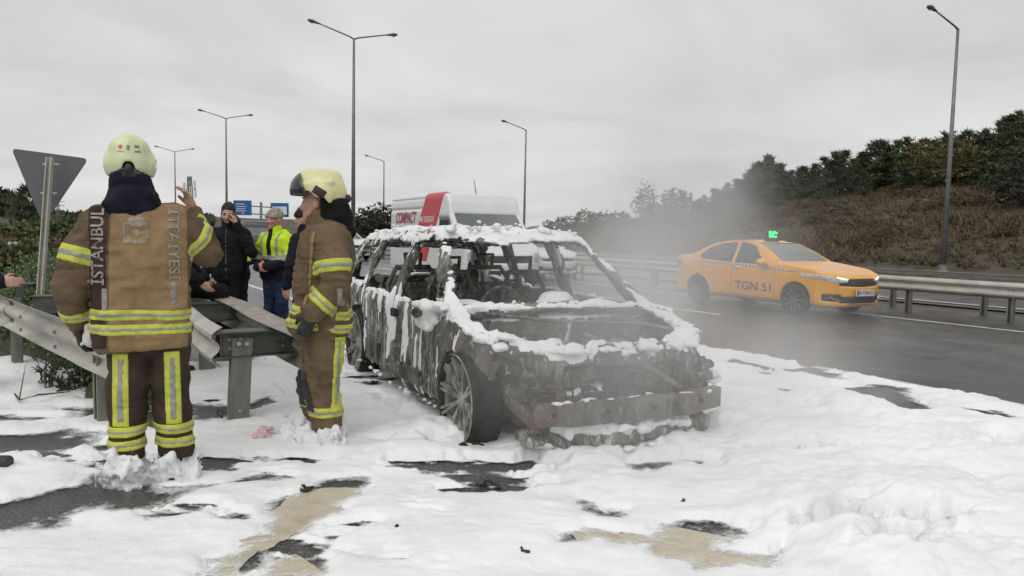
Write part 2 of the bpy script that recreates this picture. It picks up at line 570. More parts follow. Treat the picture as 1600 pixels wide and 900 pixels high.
M_railw = MAT("weathered_rail", (0.19, 0.165, 0.135), (0.36, 0.33, 0.285), 0.5, 0.7, metal=0.35, scale=4, bump=0.2, bscale=30, c3=(0.15, 0.125, 0.10), lo=.3, hi=.72)
M_post = MAT("galvanised_post", (0.15, 0.145, 0.125), (0.29, 0.28, 0.25), 0.5, 0.65, metal=0.4, scale=7, bump=0.15, bscale=40, stretch=(1, 1, .3))
M_spacer = MAT("dull_green_spacer", (0.055, 0.062, 0.052), (0.11, 0.115, 0.098), 0.55, scale=8, bump=0.2, bscale=40)
M_lampmetal = MAT("lamp_steel", (0.16, 0.165, 0.17), (0.24, 0.245, 0.25), 0.5, metal=0.5, scale=2)
M_lamphead = MAT("lamp_head_grey", (0.09, 0.092, 0.095), (0.15, 0.15, 0.155), 0.5, scale=8)
M_lens = MAT("lamp_lens", (0.35, 0.36, 0.37), (0.45, 0.46, 0.47), 0.15, scale=8)
M_bark = MAT("bark", (0.05, 0.038, 0.028), (0.11, 0.085, 0.065), 0.9, scale=6, bump=0.9, bscale=20, stretch=(1, 1, .25))
M_pine = leaf_mat("pine_needles", [(0.055, 0.070, 0.042), (0.095, 0.112, 0.062), (0.072, 0.090, 0.050), (0.125, 0.135, 0.078)])
M_scrub = leaf_mat("dry_scrub", [(0.075, 0.055, 0.042), (0.135, 0.105, 0.078), (0.095, 0.083, 0.050), (0.165, 0.135, 0.098), (0.062, 0.068, 0.038), (0.11, 0.075, 0.055)], tint=True)
M_thicket = leaf_mat("thicket_twigs", [(0.055, 0.05, 0.034), (0.10, 0.075, 0.055), (0.07, 0.078, 0.042), (0.125, 0.095, 0.07), (0.045, 0.055, 0.03)], tint=True)
M_autumn = leaf_mat("yellowing_leaves", [(0.16, 0.125, 0.045), (0.10, 0.09, 0.04), (0.19, 0.15, 0.06)])
M_bushgreen = leaf_mat("bush_leaves", [(0.065, 0.092, 0.038), (0.115, 0.145, 0.06), (0.13, 0.11, 0.055), (0.09, 0.115, 0.048)])
M_brownleaf = leaf_mat("rusty_leaves", [(0.105, 0.08, 0.045), (0.15, 0.11, 0.055), (0.085, 0.092, 0.042), (0.18, 0.13, 0.075)])
M_fresh = leaf_mat("verge_leaves", [(0.09, 0.145, 0.055), (0.14, 0.195, 0.09), (0.19, 0.24, 0.15), (0.065, 0.10, 0.04)])
M_darkleaf = leaf_mat("dark_leaves", [(0.030, 0.040, 0.024), (0.058, 0.072, 0.038), (0.045, 0.052, 0.036)])
M_rock = MAT("pale_rock", (0.22, 0.205, 0.185), (0.40, 0.385, 0.36), 0.85, scale=4, bump=0.8, bscale=14, c3=(0.30, 0.28, 0.25))
M_signback = MAT("sign_back_grey", (0.105, 0.106, 0.112), (0.125, 0.126, 0.132), 0.45, scale=3, metal=0.2)
M_signblue = MAT("sign_blue", (0.02, 0.10, 0.33), (0.025, 0.12, 0.38), 0.35, scale=3)
M_signwhite = MAT("sign_white", (0.62, 0.65, 0.68), (0.7, 0.72, 0.75), 0.35, scale=3)

# =================================================================== GROUND, ROADS
RIDGE_U = np.array([-200, 0, 33, 62, 85, 111, 160, 260, 2000.0])
RIDGE_H = np.array([10.5, 10.0, 8.3, 5.6, 2.9, 1.6, 1.5, 1.5, 1.5])
L0 = np.array([-2.91, 5.18]); LIN = np.array([0.721, 0.693]); LDIR = np.array([-0.693, 0.721])

def uv_of(x, y): return x * RT[0] + y * RT[1], x * RN[0] + y * RN[1]

def island_z(x, y):
    u, v = uv_of(x, y)
    dl = (x - L0[0]) * LIN[0] + (y - L0[1]) * LIN[1]
    w = np.minimum(dl - 0.25, 0.75 - v)
    z = np.clip(w, -0.4, None) * 0.75
    return np.minimum(z, 0.74 + 0.10 * fbm(x * .5, y * .5, 0, 3)) + 0.05 * fbm(x * 1.7, y * 1.7, 2.0, 3)

def terrain_z(u, v):
    x, y = RT[0] * u + RN[0] * v, RT[1] * u + RN[1] * v
    rh = np.interp(u, RIDGE_U, RIDGE_H)
    t = np.clip((v - 41.0) / 36.0, 0, 1)
    prof = t ** 0.85
    z = -0.06 + rh * prof + 0.5 * fbm(u * .11, v * .11, 0, 4) * t * np.clip(2.5 - v / 60, .3, 1)
    # low land and far hills on the left
    dist = np.sqrt(x * x + y * y)
    left = sstep(2, -40, v)
    z = z - 2.5 * left * sstep(28, 70, dist) * sstep(420, 200, dist)
    z = z + left * sstep(230, 640, dist) * (20 + 13 * fbm(x * .004, y * .004, 3, 3))
    far = sstep(300, 900, dist) * (1 - left)
    z = z + far * (8 + 6 * fbm(x * .003, y * .003, 1, 3))
    return z

uu = np.concatenate([np.linspace(-80, 140, 150), np.geomspace(145, 2200, 60)])
vv = np.concatenate([-np.geomspace(2000, 60, 40), np.linspace(-55, 38, 20), np.linspace(40, 130, 90), np.geomspace(135, 1500, 30)])
U, V_ = np.meshgrid(uu, vv, indexing='ij')
Z = terrain_z(U, V_)
PX, PY = RT[0] * U + RN[0] * V_, RT[1] * U + RN[1] * V_
nu, nv = len(uu), len(vv)
idx = np.arange(nu * nv).reshape(nu, nv)
Q = np.stack([idx[:-1, :-1], idx[:-1, 1:], idx[1:, 1:], idx[1:, :-1]], -1).reshape(-1, 4)[:, ::-1]
link("terrain", mesh_of("terrain", np.stack([PX, PY, Z], -1).reshape(-1, 3), Q), M_soil, kind="structure")

def flat_poly(name, polys, z, mat, kind="structure", parent=None):
    mb = MB()
    for p in polys:
        mb.add([(q[0], q[1], z) for q in p], [tuple(range(len(p)))])
    o = mb.build(name, mat, parent)
    if kind: o["kind"] = kind
    return o

Lf = L0 + LDIR * 70
flat_poly("road", [[UV(-60, 16.9), UV(900, 16.9), UV(900, 0.8), UV(-60, 0.8)][::-1],
                   [UV(-60, .8), UV(6.3, .8), np.append(L0 + LIN * .2, 0), np.append(Lf + LIN * .2, 0), np.append(Lf - LIN * 14, 0), UV(-60, -30)]],
          0.0, M_asphalt)
flat_poly("opposite_road", [[UV(-60, 18.2), UV(-60, 39.5), UV(900, 39.5), UV(900, 18.2)]], -0.02, M_asphalt)
ln = []
def line(v, u0, u1, w=0.15):
    ln.append([UV(u0, v - w / 2), UV(u0, v + w / 2), UV(u1, v + w / 2), UV(u1, v - w / 2)])
line(4.28, 8.5, 220); line(14.0, -40, 260)
for k in range(18): line(11.0, 10.1 + 13.5 * (k - 2), 14.7 + 13.5 * (k - 2))
for k in range(18): line(7.6, 1.0 + 13.5 * (k - 0), 5.5 + 13.5 * (k - 0))
for v in (18.9, 22.4, 29.5, 38.6): line(v, -40, 260, .2)
flat_poly("road_markings", ln, 0.004, M_paint)
def ragged(P):
    out = []
    for i in range(len(P)):
        a, b = np.array(P[i]), np.array(P[(i + 1) % len(P)])
        m = max(2, int(np.linalg.norm(b - a) / .035))
        for t in np.linspace(0, 1, m, endpoint=False):
            q = a + (b - a) * t
            out.append(q + np.array([fbm(q[0] * 8, q[1] * 8, 1, 3), fbm(q[0] * 8, q[1] * 8, 5, 3), 0]) * .03)
    return out
cream = [[G(250, 905), G(430, 795), G(470, 764), G(575, 764), G(565, 792), G(455, 835), G(345, 905)],
         [G(395, 912), G(415, 878), G(470, 868), G(520, 912)],
         [G(880, 822), G(1060, 822), G(1250, 862), G(1260, 915), G(1040, 915), G(900, 850)]]
flat_poly("gore_markings", [[p[:2] for p in c][::-1] for c in map(ragged, cream)], 0.005, M_cream)

# gore island with soil
ix = np.linspace(-26, -1.2, 125); iy = np.linspace(4.6, 36, 155)
IX, IY = np.meshgrid(ix, iy, indexing='ij')
IZ = island_z(IX, IY)
n1, n2 = IX.shape
idx = np.arange(n1 * n2).reshape(n1, n2)
Q = np.stack([idx[:-1, :-1], idx[1:, :-1], idx[1:, 1:], idx[:-1, 1:]], -1).reshape(-1, 4)
keep = (IZ.reshape(-1)[Q] > -0.12).any(1)
link("verge", mesh_of("verge", np.stack([IX, IY, IZ], -1).reshape(-1, 3), Q[keep]), M_verge, kind="structure")

# =================================================================== GUARDRAILS
WPROF = [(0, -.155), (.03, -.14), (.075, -.105), (.08, -.075), (.03, -.03), (.02, 0), (.03, .03), (.08, .075), (.075, .105), (.03, .14), (0, .155)]
WCL = WPROF + [(a - .007, b) for a, b in WPROF[::-1]]

def w_beam(name, pts, mat, parent, flip=1):
    prof = [(a * flip, b) for a, b in WCL]
    if flip < 0: prof = prof[::-1]
    mb = MB(); mb.sweep(prof, pts)
    o = mb.build(name, mat, parent, smooth=True)
    smooth_by_angle(o, 30)
    return o

def c_post(h, w=.12, d=.08, t=.008):
    mb = MB()
    mb.box((0, 0, h / 2), (w, t, h))
    for s in (-1, 1):
        mb.box((s * (w / 2 - t / 2), d / 2, h / 2), (t, d, h))
        mb.box((s * (w / 2 - .016), d, h / 2), (.03, t, h))
    return mb

def guardrail(label, v, u0, u1, flip, group):
    root = thing("guardrail", label, "guardrail", UV((u0 + u1) / 2, v), 0.0, group)
    o = root.location
    u = u0
    while u < u1 - .1:
        step = 4.0 if u < 70 else 20.0
        ue = min(u1, u + step - .012)
        w_beam("rail_panel", [UV(u, v, .6) - np.array(o), UV(ue, v, .6) - np.array(o)], M_rail, root, flip)
        u += step
    pm = None
    for k in range(int((min(u1, 60) - u0) / 2.0)):
        p = UV(u0 + 1 + 2.0 * k, v) - np.array(o)
        if pm is None:
            q = c_post(.70).build("post", M_post, root); pm = q.data
        else:
            q = link("post", pm, None, root)
        q.location = Vector(p) + Vector((*(RN * flip * -0.06), -.0))
        q.rotation_euler = (0, 0, RTH + math.pi / 2)
    return root

guardrail("pale steel guardrail along the far edge line behind the yellow taxi", 15.5, -2, 130, -1, None)
guardrail("second steel guardrail standing just behind the one beside the taxi", 16.7, 1, 130, 1, None)

# ---- broken barrier at the gore
def bolt(mb, p, ax, r=.016, l=.02):
    p = np.array(p, float); ax = np.array(ax, float)
    mb.lathe([(0, l), (r, l), (r, 0), (0, 0)], p, ax, 6)

br = thing("crash_barrier", "long cream steel guardrail beam with torn end beside the firefighter seen from behind", "guardrail", (*(L0), 0))
o3 = np.array([L0[0], L0[1], 0.0])
pts = []
for s in np.linspace(0, 3.62, 22):
    q = L0 + LDIR * s
    sag = 0.035 * math.sin(s * 1.9) * max(0, 1 - s / 2.5)
    pts.append(np.array([q[0] + LIN[0] * (.16 * max(0, .5 - s)), q[1], .585 - .02 * max(0, .8 - s) + sag * .3]) - o3)
p1_ = w_beam("rail_panel", pts, M_rail, br, 1)
pts2 = [np.append(L0 + LDIR * s, .575) - o3 for s in np.linspace(3.5, 24, 20)]
pts2 = [p + np.array([-LIN[0] * .012, -LIN[1] * .012, .004]) for p in pts2]
w_beam("rail_panel", pts2, M_rail, br, 1)
mb = MB()
for s in (3.56, 3.5, 2.4, 1.1):
    q = L0 + LDIR * s - LIN * .03
    for dz in (.06, -.06): bolt(mb, np.array([q[0], q[1], .57 + dz]) - o3, (-LIN[0], -LIN[1], 0))
mb.build("bolts", M_post, br, kind="stuff")
for i, s in enumerate((0.35, 3.4, 6.4, 9.4)):
    q = L0 + LDIR * s + LIN * .14
    po = c_post(.72).build("post", M_post, br)
    po.location = Vector((q[0], q[1], 0)) - Vector(o3); po.rotation_euler = (0, 0, math.atan2(LDIR[1], LDIR[0]))
# second line of spacers behind it
for i, (px, py, px2) in enumerate(((55, 462, 101), (28, 443, 53))):
    a, b = G(px, py, .74), G(px2, py, .74)
    sp = MB(); sp.box((0, 0, -.09), (np.linalg.norm(b - a), .16, .17)); sp.box((0, 0, .0), (np.linalg.norm(b - a) + .04, .2, .012))
    so = sp.build("spacer", M_spacer, br); so.location = Vector((a + b) / 2) - Vector(o3)
    so.rotation_euler = (0, 0, math.atan2((b - a)[1], (b - a)[0]))
    pc = c_post(.70).build("post", M_post, br); pc.location = Vector((*((a + b) / 2)[:2], 0)) - Vector(o3)

db = thing("crash_barrier", "weathered double-sided steel barrier with spacer boxes ending at the profile-facing firefighter", "guardrail", UV(6.2, 1.3))
o4 = np.array(db.location)
def dbl(v, u0, u1, z=.6, wob=0.0, n=16):
    out = []
    for u in np.linspace(u0, u1, n):
        out.append(UV(u, v + wob * math.sin(u * 2.7) , z + .3 * wob * math.sin(u * 1.7 + 1)) - o4)
    return out
w_beam("rail_panel", dbl(1.55, 5.15, 9.15, wob=.014), M_railw, db, 1)
w_beam("rail_panel", dbl(1.56, 9.1, 26, n=8), M_railw, db, 1)
mbx = MB()   # top flange of the far rail: a broad dented cover plate
prof = [(-.16, .150), (0.0, .165), (.07, .150), (.07, .143), (0.0, .157), (-.16, .142)]
mbx.sweep(prof, dbl(1.55, 5.2, 9.0, wob=.014))
mbx.build("cover_plate", M_railw, db, smooth=False)
w_beam("rail_panel", dbl(1.04, 5.85, 9.4, wob=.012), M_rail, db, -1)
def spacer(u, z, L=.5):
    a, b = UV(u, 1.04) - o4, UV(u, 1.55) - o4
    sp = MB()
    R = np.array([[RN[0], RT[0], 0], [RN[1], RT[1], 0], [0, 0, 1]])
    c = (a + b) / 2
    sp.box(c + np.array([0, 0, z - .10]), (L, .13, .17), R)
    sp.box(c + np.array([0, 0, z - .008]), (L + .10, .19, .012), R)
    sp.box(c + np.array([0, 0, z - .196]), (L + .10, .17, .012), R)
    for s in (-1, 1):
        sp.box(c + np.array([0, 0, z - .10]) + R @ np.array([s * (L / 2 + .01), 0, 0]), (.012, .15, .18), R)
    o = sp.build("spacer", M_spacer, db)
    b2 = MB()
    for s in (-.2, -.12, .2):
        for dz in (-.06, -.13): bolt(b2, c + np.array([0, 0, z + dz]) + R @ np.array([s, -.066, 0]), (-RT[0], -RT[1], 0), .014, .014)
    b2.build("bolts", M_post, o, kind="stuff")
spacer(5.93, .715); spacer(8.1, .735); spacer(10.3, .735)
for u, v, lean in ((5.86, 1.16, .05), (8.1, 1.3, 0.0), (10.3, 1.3, 0)):
    po = c_post(.66, .15, .09).build("post", M_post, db)
    po.location = Vector(UV(u, v)) - Vector(o4)
    po.rotation_euler = (0.0, lean, RTH + .0)
    if lean:
        bb = MB()
        for dx_ in (-.03, .03): bolt(bb, (dx_, -.01, .62), (0, -1, 0), .018, .016)
        bolt(bb, (.0, -.008, .10), (0, -1, 0), .012, .006)
        bb.build("bolts", M_rail, po, kind="stuff")

# =================================================================== STREET LAMPS
def street_lamp(label, u, v, h, arms, group):
    p = UV(u, v)
    z0 = 0.0 if v < 39 else float(terrain_z(np.array(u), np.array(v)))
    root = thing("street_lamp", label, "street lamp", (p[0], p[1], z0), 0, group)
    MB().tube([(0, 0, 0), (0, 0, h * .5), (0, 0, h)], [.15, .11, .07], 10).build("pole", M_lampmetal, root, smooth=True)
    MB().lathe([(0, .35), (.2, .35), (.24, .05), (.3, .0), (0, 0)], (0, 0, 0), (0, 0, 1), 10).build("base", M_lampmetal, root)
    for s in arms:
        d = np.array([RN[0] * s, RN[1] * s, 0])
        L = 2.2
        e = d * L + np.array([0, 0, h + .55])
        MB().tube([(0, 0, h - .05), d * .3 + np.array([0, 0, h + .08]), e], [.055, .05, .04], 8).build("arm", M_lampmetal, root, smooth=True)
        f = Field(e - .9, e + .9, .04)
        ax = (d * L + np.array([0, 0, .4])); ax /= np.linalg.norm(ax)
        f.cone(e - ax * .05, e + ax * .5, .07, .15, .05, sq=(1, 1, 1.5)); f.cone(e + ax * .45, e + ax * .62, .15, .12, .05, sq=(1, 1, 1.5))
        hd = fobj("lamp_head", f, M_lamphead, root)
        c = e + ax * .45 + np.array([0, 0, -.09])
        MB().lathe([(0, -.045), (.07, -.035), (.115, 0), (0, 0)], c, (0, 0, 1), 10).build("lens", M_lens, hd)
    return root

SD = lambda u: 16.1
for (tx, ty, lab) in ((553, 60, "tall double-arm street lamp rising behind the firefighter in profile"),
                      (353, 185, "mid-distance double-arm street lamp above the man on the phone"),
                      (273, 237, "farthest and smallest of the double-arm street lamps, beside the raised arm")):
    dr = ray(tx, ty); s = 16.1 / (dr[:2] @ RN); p = dr * s
    street_lamp(lab, p[:2] @ RT, 16.1, CAMH + p[2], (-1, 1), "double-arm lamps in the median")
for (tx, ty, lab) in ((1497, 45, "tall single-arm street lamp on the scrub slope behind the taxi"),
                      (822, 203, "single-arm street lamp rising behind the white van"),
                      (600, 252, "farthest single-arm street lamp, right of the tall double-arm one")):
    dr = ray(tx, ty); s = 40.6 / (dr[:2] @ RN); p = dr * s
    u_ = p[:2] @ RT
    z0 = float(terrain_z(np.array(u_), np.array(40.6)))
    street_lamp(lab, u_, 40.6, CAMH + p[2] - z0, (-1,), "single-arm lamps across the road")

# =================================================================== VEGETATION
def blades(P, size, per, up=0.5, seed=0, wid=.35, droop=0.0):
    """per thin leaf faces around each point of P; returns V, F (triangles)"""
    r = np.random.default_rng(seed)
    n = len(P)
    P = np.repeat(P, per, 0); sz = np.repeat(np.broadcast_to(size, (n,)), per) * r.uniform(.6, 1.3, n * per)
    d = r.normal(size=(n * per, 3)); d[:, 2] = np.abs(d[:, 2]) * up + up * .6 - droop
    d /= np.linalg.norm(d, axis=1)[:, None]
    a = np.cross(d, r.normal(size=(n * per, 3))); a /= np.linalg.norm(a, axis=1)[:, None]
    b = P - a * (sz * wid / 2)[:, None]; c = P + a * (sz * wid / 2)[:, None]; e = P + d * sz[:, None]
    V = np.stack([b, c, e], 1).reshape(-1, 3)
    return V, np.arange(len(V)).reshape(-1, 3)

def leaves(P, size, per, seed=0, wid=.5, up=.3):
    """per diamond leaves around each point (quads)"""
    r = np.random.default_rng(seed)
    n = len(P); P = np.repeat(P, per, 0)
    sz = size * r.uniform(.6, 1.3, n * per)
    d = r.normal(size=(n * per, 3)); d[:, 2] += up
    d /= np.linalg.norm(d, axis=1)[:, None]
    a = np.cross(d, r.normal(size=(n * per, 3))); a /= np.linalg.norm(a, axis=1)[:, None]
    s1 = sz[:, None]
    V = np.stack([P, P + d * s1 * .5 + a * s1 * wid / 2, P + d * s1, P + d * s1 * .5 - a * s1 * wid / 2], 1).reshape(-1, 3)
    return V, np.arange(len(V)).reshape(-1, 4)

def pine_proto(h, seed, slim=.26):
    r = np.random.default_rng(seed)
    pts, up_ = [], []
    nb = 62
    for i in range(nb):
        t = (i + r.uniform(0, 1)) / nb
        z = h * (.12 + .88 * t)
        R = h * slim * (1 - t) ** .75 * r.uniform(.55, 1.15) + .12
        an = r.uniform(0, 2 * math.pi)
        m = max(3, int(R * 7))
        for k in range(m):
            q = (k + 1) / m
            rr = R * q
            pts.append((rr * math.cos(an) + r.normal() * .12, rr * math.sin(an) + r.normal() * .12, z + rr * .28 + r.normal() * .10))
    P = np.array(pts)
    V, F = blades(P, .42, 9, up=.75, seed=seed, wid=.22)
    crown = mesh_of("crown", V, F, False); crown.materials.append(M_pine)
    mb = MB().tube([(0, 0, -.4), (r.normal() * .05, 0, h * .5), (0, 0, h * .97)], [.16, .09, .02], 7)
    for k in range(10):
        z = h * r.uniform(.2, .8); an = r.uniform(0, 6.28); R = h * slim * (1 - z / h) * .8
        mb.tube([(0, 0, z), (R * math.cos(an), R * math.sin(an), z + R * .3)], [.04, .012], 5)
    trunk = mesh_of("trunk", mb.V, mb.F, True); trunk.materials.append(M_bark)
    return crown, trunk

PINES = [pine_proto(4.6, 11, .25), pine_proto(5.4, 12, .22), pine_proto(4.0, 13, .30), pine_proto(4.9, 14, .27)]

def pine(px, py_top, v, label, i, group, sc=1.0, wide=1.0):
    dr = ray(px, py_top); s = v / (dr[:2] @ RN)
    p = dr * s; u_ = p[:2] @ RT
    z0 = float(terrain_z(np.array(u_), np.array(float(v))))
    h = max(2.2, CAMH + p[2] - z0)
    root = thing("pine_tree", label, "tree", (p[0], p[1], z0), random.uniform(0, 6.28), group)
    cr, tr = PINES[i % 4]
    hh = (4.6, 5.4, 4.0, 4.9)[i % 4]
    k = h / hh
    root.scale = (k * wide, k * wide, k)
    link("trunk", tr, None, root); link("crown", cr, None, root)
    return root

ridge = [(1082, 316), (1100, 306), (1117, 296), (1136, 288), (1152, 282), (1168, 272), (1186, 256), (1203, 247), (1219, 258), (1236, 268), (1254, 262), (1272, 258),
         (1290, 248), (1306, 240), (1318, 238), (1333, 250), (1349, 240), (1362, 228), (1376, 222), (1390, 234), (1404, 222), (1418, 218), (1432, 228), (1447, 220),
         (1462, 222), (1478, 212), (1494, 216), (1510, 208), (1526, 212), (1541, 205), (1556, 212), (1568, 192), (1582, 184), (1594, 178), (1606, 186)]
for i, (px, py) in enumerate(ridge):
    pine(px, py, 74 + 3 * math.sin(i * 2.3), ("dark pine on the hill crest, %s going left from the tall single lamp" % ordn(sum(q[0] < 1488 for q in ridge) - 1 - i)) if px < 1488 else ("dark tall pine on the hill crest, %s going right from the tall single lamp" % ordn(i - sum(q[0] < 1488 for q in ridge))), i, "pines on the hill crest", wide=1.4)
for i, (px, py) in enumerate([(1095, 312), (1128, 300), (1160, 284), (1195, 268), (1228, 272), (1264, 270), (1300, 256), (1340, 256), (1385, 240), (1425, 238), (1470, 232), (1515, 224), (1560, 214), (1598, 205)]):
    pine(px, py, 82, "pine of the rear rank behind the crest row, %s from the left" % ordn(i), i + 2, "pines on the hill crest", wide=1.8)

for i, (px, py) in enumerate([(1150, 305), (1215, 292), (1282, 284), (1352, 272), (1415, 264), (1452, 262), (1535, 246), (1578, 232)]):
    pine(px, py, 66, "pine standing below the crest row on the upper slope, %s from the left" % ordn(i), i + 1, "pines on the hill crest", wide=1.5)

def bushy(name, label, p, R, H, mat, seed, n=220, per=6, size=.16, cat="shrub", group=None, trunk=True, leafy=True):
    r = np.random.default_rng(seed)
    root = thing(name, label, cat, p, 0, group)
    q = r.normal(size=(n, 3)); q /= np.linalg.norm(q, axis=1)[:, None]
    q *= (r.uniform(.25, 1, n) ** .5)[:, None]
    lump = 1 + .35 * vnoise(q[:, 0] * 2.2 + seed, q[:, 1] * 2.2, q[:, 2] * 2.2)
    P = q * lump[:, None] * np.array([R, R, H / 2]) + np.array([0, 0, H * .55])
    V, F = (leaves if leafy else blades)(P, size, per, seed=seed)
    me = mesh_of("crown", V, F, False)
    link("crown", me, mat, root)
    if trunk:
        mb = MB().tube([(0, 0, -.3), (0, 0, H * .6)], [.05 * H ** .5, .015], 6)
        for k in range(7):
            an = r.uniform(0, 6.28)
            mb.tube([(0, 0, H * r.uniform(.05, .35)), (R * .7 * math.cos(an), R * .7 * math.sin(an), H * r.uniform(.5, .9))], [.02 * H ** .5, .006], 5)
        mb.build("trunk", M_bark, root, smooth=True)
    return root

def on_terrain(px, v, py=400):
    dr = ray(px, py); s = v / (dr[:2] @ RN); p = dr * s; u_ = p[:2] @ RT
    return np.array([p[0], p[1], float(terrain_z(np.array(u_), np.array(float(v))))])

bushy("lone_tree", "solitary round tree standing apart left of the pine row", on_terrain(1004, 74), 1.7, 5.6, M_pine, 31, 420, 7, .34, "tree", leafy=False)
bushy("bare_bush", "reddish bare bush between the solitary tree and the pines", on_terrain(1052, 70), 2.2, 3.4, M_scrub, 32, 300, 8, .5, "shrub", leafy=False)
for i, (px, v, R, H) in enumerate(((860, 84, 2.2, 2.6), (885, 82, 2.6, 3.2), (912, 80, 2.2, 3.9), (938, 78, 2.4, 3.0), (965, 78, 2.2, 2.6), (1028, 74, 2.0, 2.4))):
    bushy("hedge_bush", "low bush beyond the road, %s from the left in the row behind the windscreen" % ordn(i), on_terrain(px, v), R, H, M_darkleaf if i % 2 else M_brownleaf, 40 + i, 260, 7, .45, "shrub", "low bushes beyond the road", leafy=False)
for i, (px, py, d, R, H) in enumerate(((566, 352, 75, 2.0, 3.0), (580, 345, 80, 2.3, 4.3), (597, 350, 78, 2.0, 3.7), (612, 346, 90, 2.5, 4.2))):
    p = D(px, 372, d)
    bushy("roadside_tree", "dark rounded tree far down the road left of the van, %s from the left" % ordn(i), (p[0], p[1], -.1), R, H, M_darkleaf, 60 + i, 320, 7, .42, "tree", "trees far behind the van", leafy=False)
bushy("autumn_bush", "yellow-tinged bush below the crest near the tall lamp", on_terrain(1468, 67), 3.6, 4.2, M_autumn, 71, 420, 8, .42, "shrub", leafy=False)
bushy("green_bush", "dark green bush low on the slope at the far right", on_terrain(1590, 55), 2.4, 3.0, M_darkleaf, 72, 420, 8, .36, "shrub", leafy=False)

# brown scrub over the slope
r_ = np.random.default_rng(5)
nS = 52000
su = r_.uniform(-8, 150, nS); sv = 41.5 + 40 * r_.uniform(0, 1, nS) ** 1.1
sz = terrain_z(su, sv)
den = fbm(su * .12, sv * .18, 4, 3)
k = den > -1.2
su, sv, sz, den = su[k], sv[k], sz[k], den[k]
P = np.stack([RT[0] * su + RN[0] * sv, RT[1] * su + RN[1] * sv, sz - .05], -1)
hs = np.clip(.60 + .5 * np.clip(den + .2, -.3, 1.2), .45, 1.2)
V, F = blades(P, hs, 8, up=.55, seed=6, wid=.15)
# tangled thicket clumps among the dry growth
nb = 620
bu = r_.uniform(-6, 150, nb); bv = 43 + 34 * r_.uniform(0, 1, nb)
bz = terrain_z(bu, bv); bR = r_.uniform(.4, 1.5, nb)
Pb = []
for i in range(nb):
    m_ = int(48 * bR[i] ** 1.6) + 16
    q = r_.normal(size=(m_, 3)); q /= np.linalg.norm(q, axis=1)[:, None]; q *= (r_.uniform(.2, 1, m_) ** .5)[:, None]
    q[:, 2] = np.abs(q[:, 2]) * .75
    c = RT * bu[i] + RN * bv[i]
    Pb.append(q * bR[i] + np.array([c[0], c[1], bz[i]]))
V2, F2 = blades(np.concatenate(Pb), .34, 6, up=.25, seed=8, wid=.2)
link("thicket", mesh_of("thicket", V2, F2, False), M_thicket, kind="stuff", label="tangled leafless bushes scattered over the slope", category="thicket")
link("scrub", mesh_of("scrub", V, F, False), M_scrub, kind="stuff", label="dry brown scrub covering the roadside slope", category="scrub")

# ---- island vegetation on the left
def isl(px, py, d):
    p = D(px, py, d)
    return np.array([p[0], p[1], float(island_z(np.array(p[0]), np.array(p[1])))])
cr = pine(20, 300, 5, "x", 1, None)
bpy.data.objects.remove(cr.children[0], do_unlink=True); bpy.data.objects.remove(cr.children[0], do_unlink=True); bpy.data.objects.remove(cr, do_unlink=True)
def conifer(px, py, d, label, i, k):
    p = D(px, py, d); z0 = float(island_z(np.array(p[0]), np.array(p[1])))
    root = thing("young_conifer", label, "tree", (p[0], p[1], z0), 1.0 * i)
    h = p[2] - z0; hh = (4.6, 5.4, 4.0, 4.9)[i % 4]; s = h / hh
    root.scale = (s * k, s * k, s)
    link("trunk", PINES[i % 4][1], None, root); link("crown", PINES[i % 4][0], None, root)
conifer(40, 292, 24, "young pointed conifer on the verge left of the triangular sign", 0, 1.15)
for i, (px, d, R, H, m, lab) in enumerate((
        (18, 22, 1.3, .7, M_brownleaf, "rusty brown shrub at the foot of the young conifer"),
        (62, 21, 1.1, .75, M_bushgreen, "green shrub just left of the sign post"),
        (100, 19, 1.1, .55, M_brownleaf, "rusty shrub right of the sign post behind the firefighter's sleeve"),
        (-8, 16, .8, .45, M_brownleaf, "low brown shrub behind the pale rocks at the left edge"),
        (82, 15, .7, .42, M_brownleaf, "low rusty shrub between the rocks and the sign post"),
        (40, 12.5, .6, .5, M_bushgreen, "small green shrub in front of the pale rocks"),)):
    p = isl(px, 400, d)
    bushy("verge_shrub", lab, p, R, H, m, 80 + i, 420, 7, .12 if d < 18 else .17, "shrub", "shrubs on the verge")
# pale rocks
def rock(px, py, d, R, lab, seed):
    p = D(px, py, d)
    f = Field(p - R * 1.5, p + R * 1.5, R * .09)
    f.ell(p, (R, R * .8, R * .7), .02)
    F0 = f.F
    for q in np.random.default_rng(seed).normal(size=(7, 3)):
        q /= np.linalg.norm(q)
        F0 = np.maximum(F0, (f.X - p[0]) * q[0] + (f.Y - p[1]) * q[1] + (f.Z - p[2]) * q[2] - R * .62)
    f.F = F0; f.wrinkle(R * .07, 2.2 / R, seed, 3)
    o = fobj("rock", f, M_rock, None, smooth=False)
    o['label'] = lab; o['category'] = "rock"; o['group'] = "rocks on the verge"
rock(4, 402, 13.5, .34, "pale angular rock at the left edge behind the barrier", 1)
rock(26, 396, 14, .30, "pale rock second from the left edge on the verge", 2)
rock(47, 408, 13, .26, "pale rock nearest the sign post on the verge", 3)
rock(14, 390, 15, .24, "small pale rock at the top of the heap", 4)
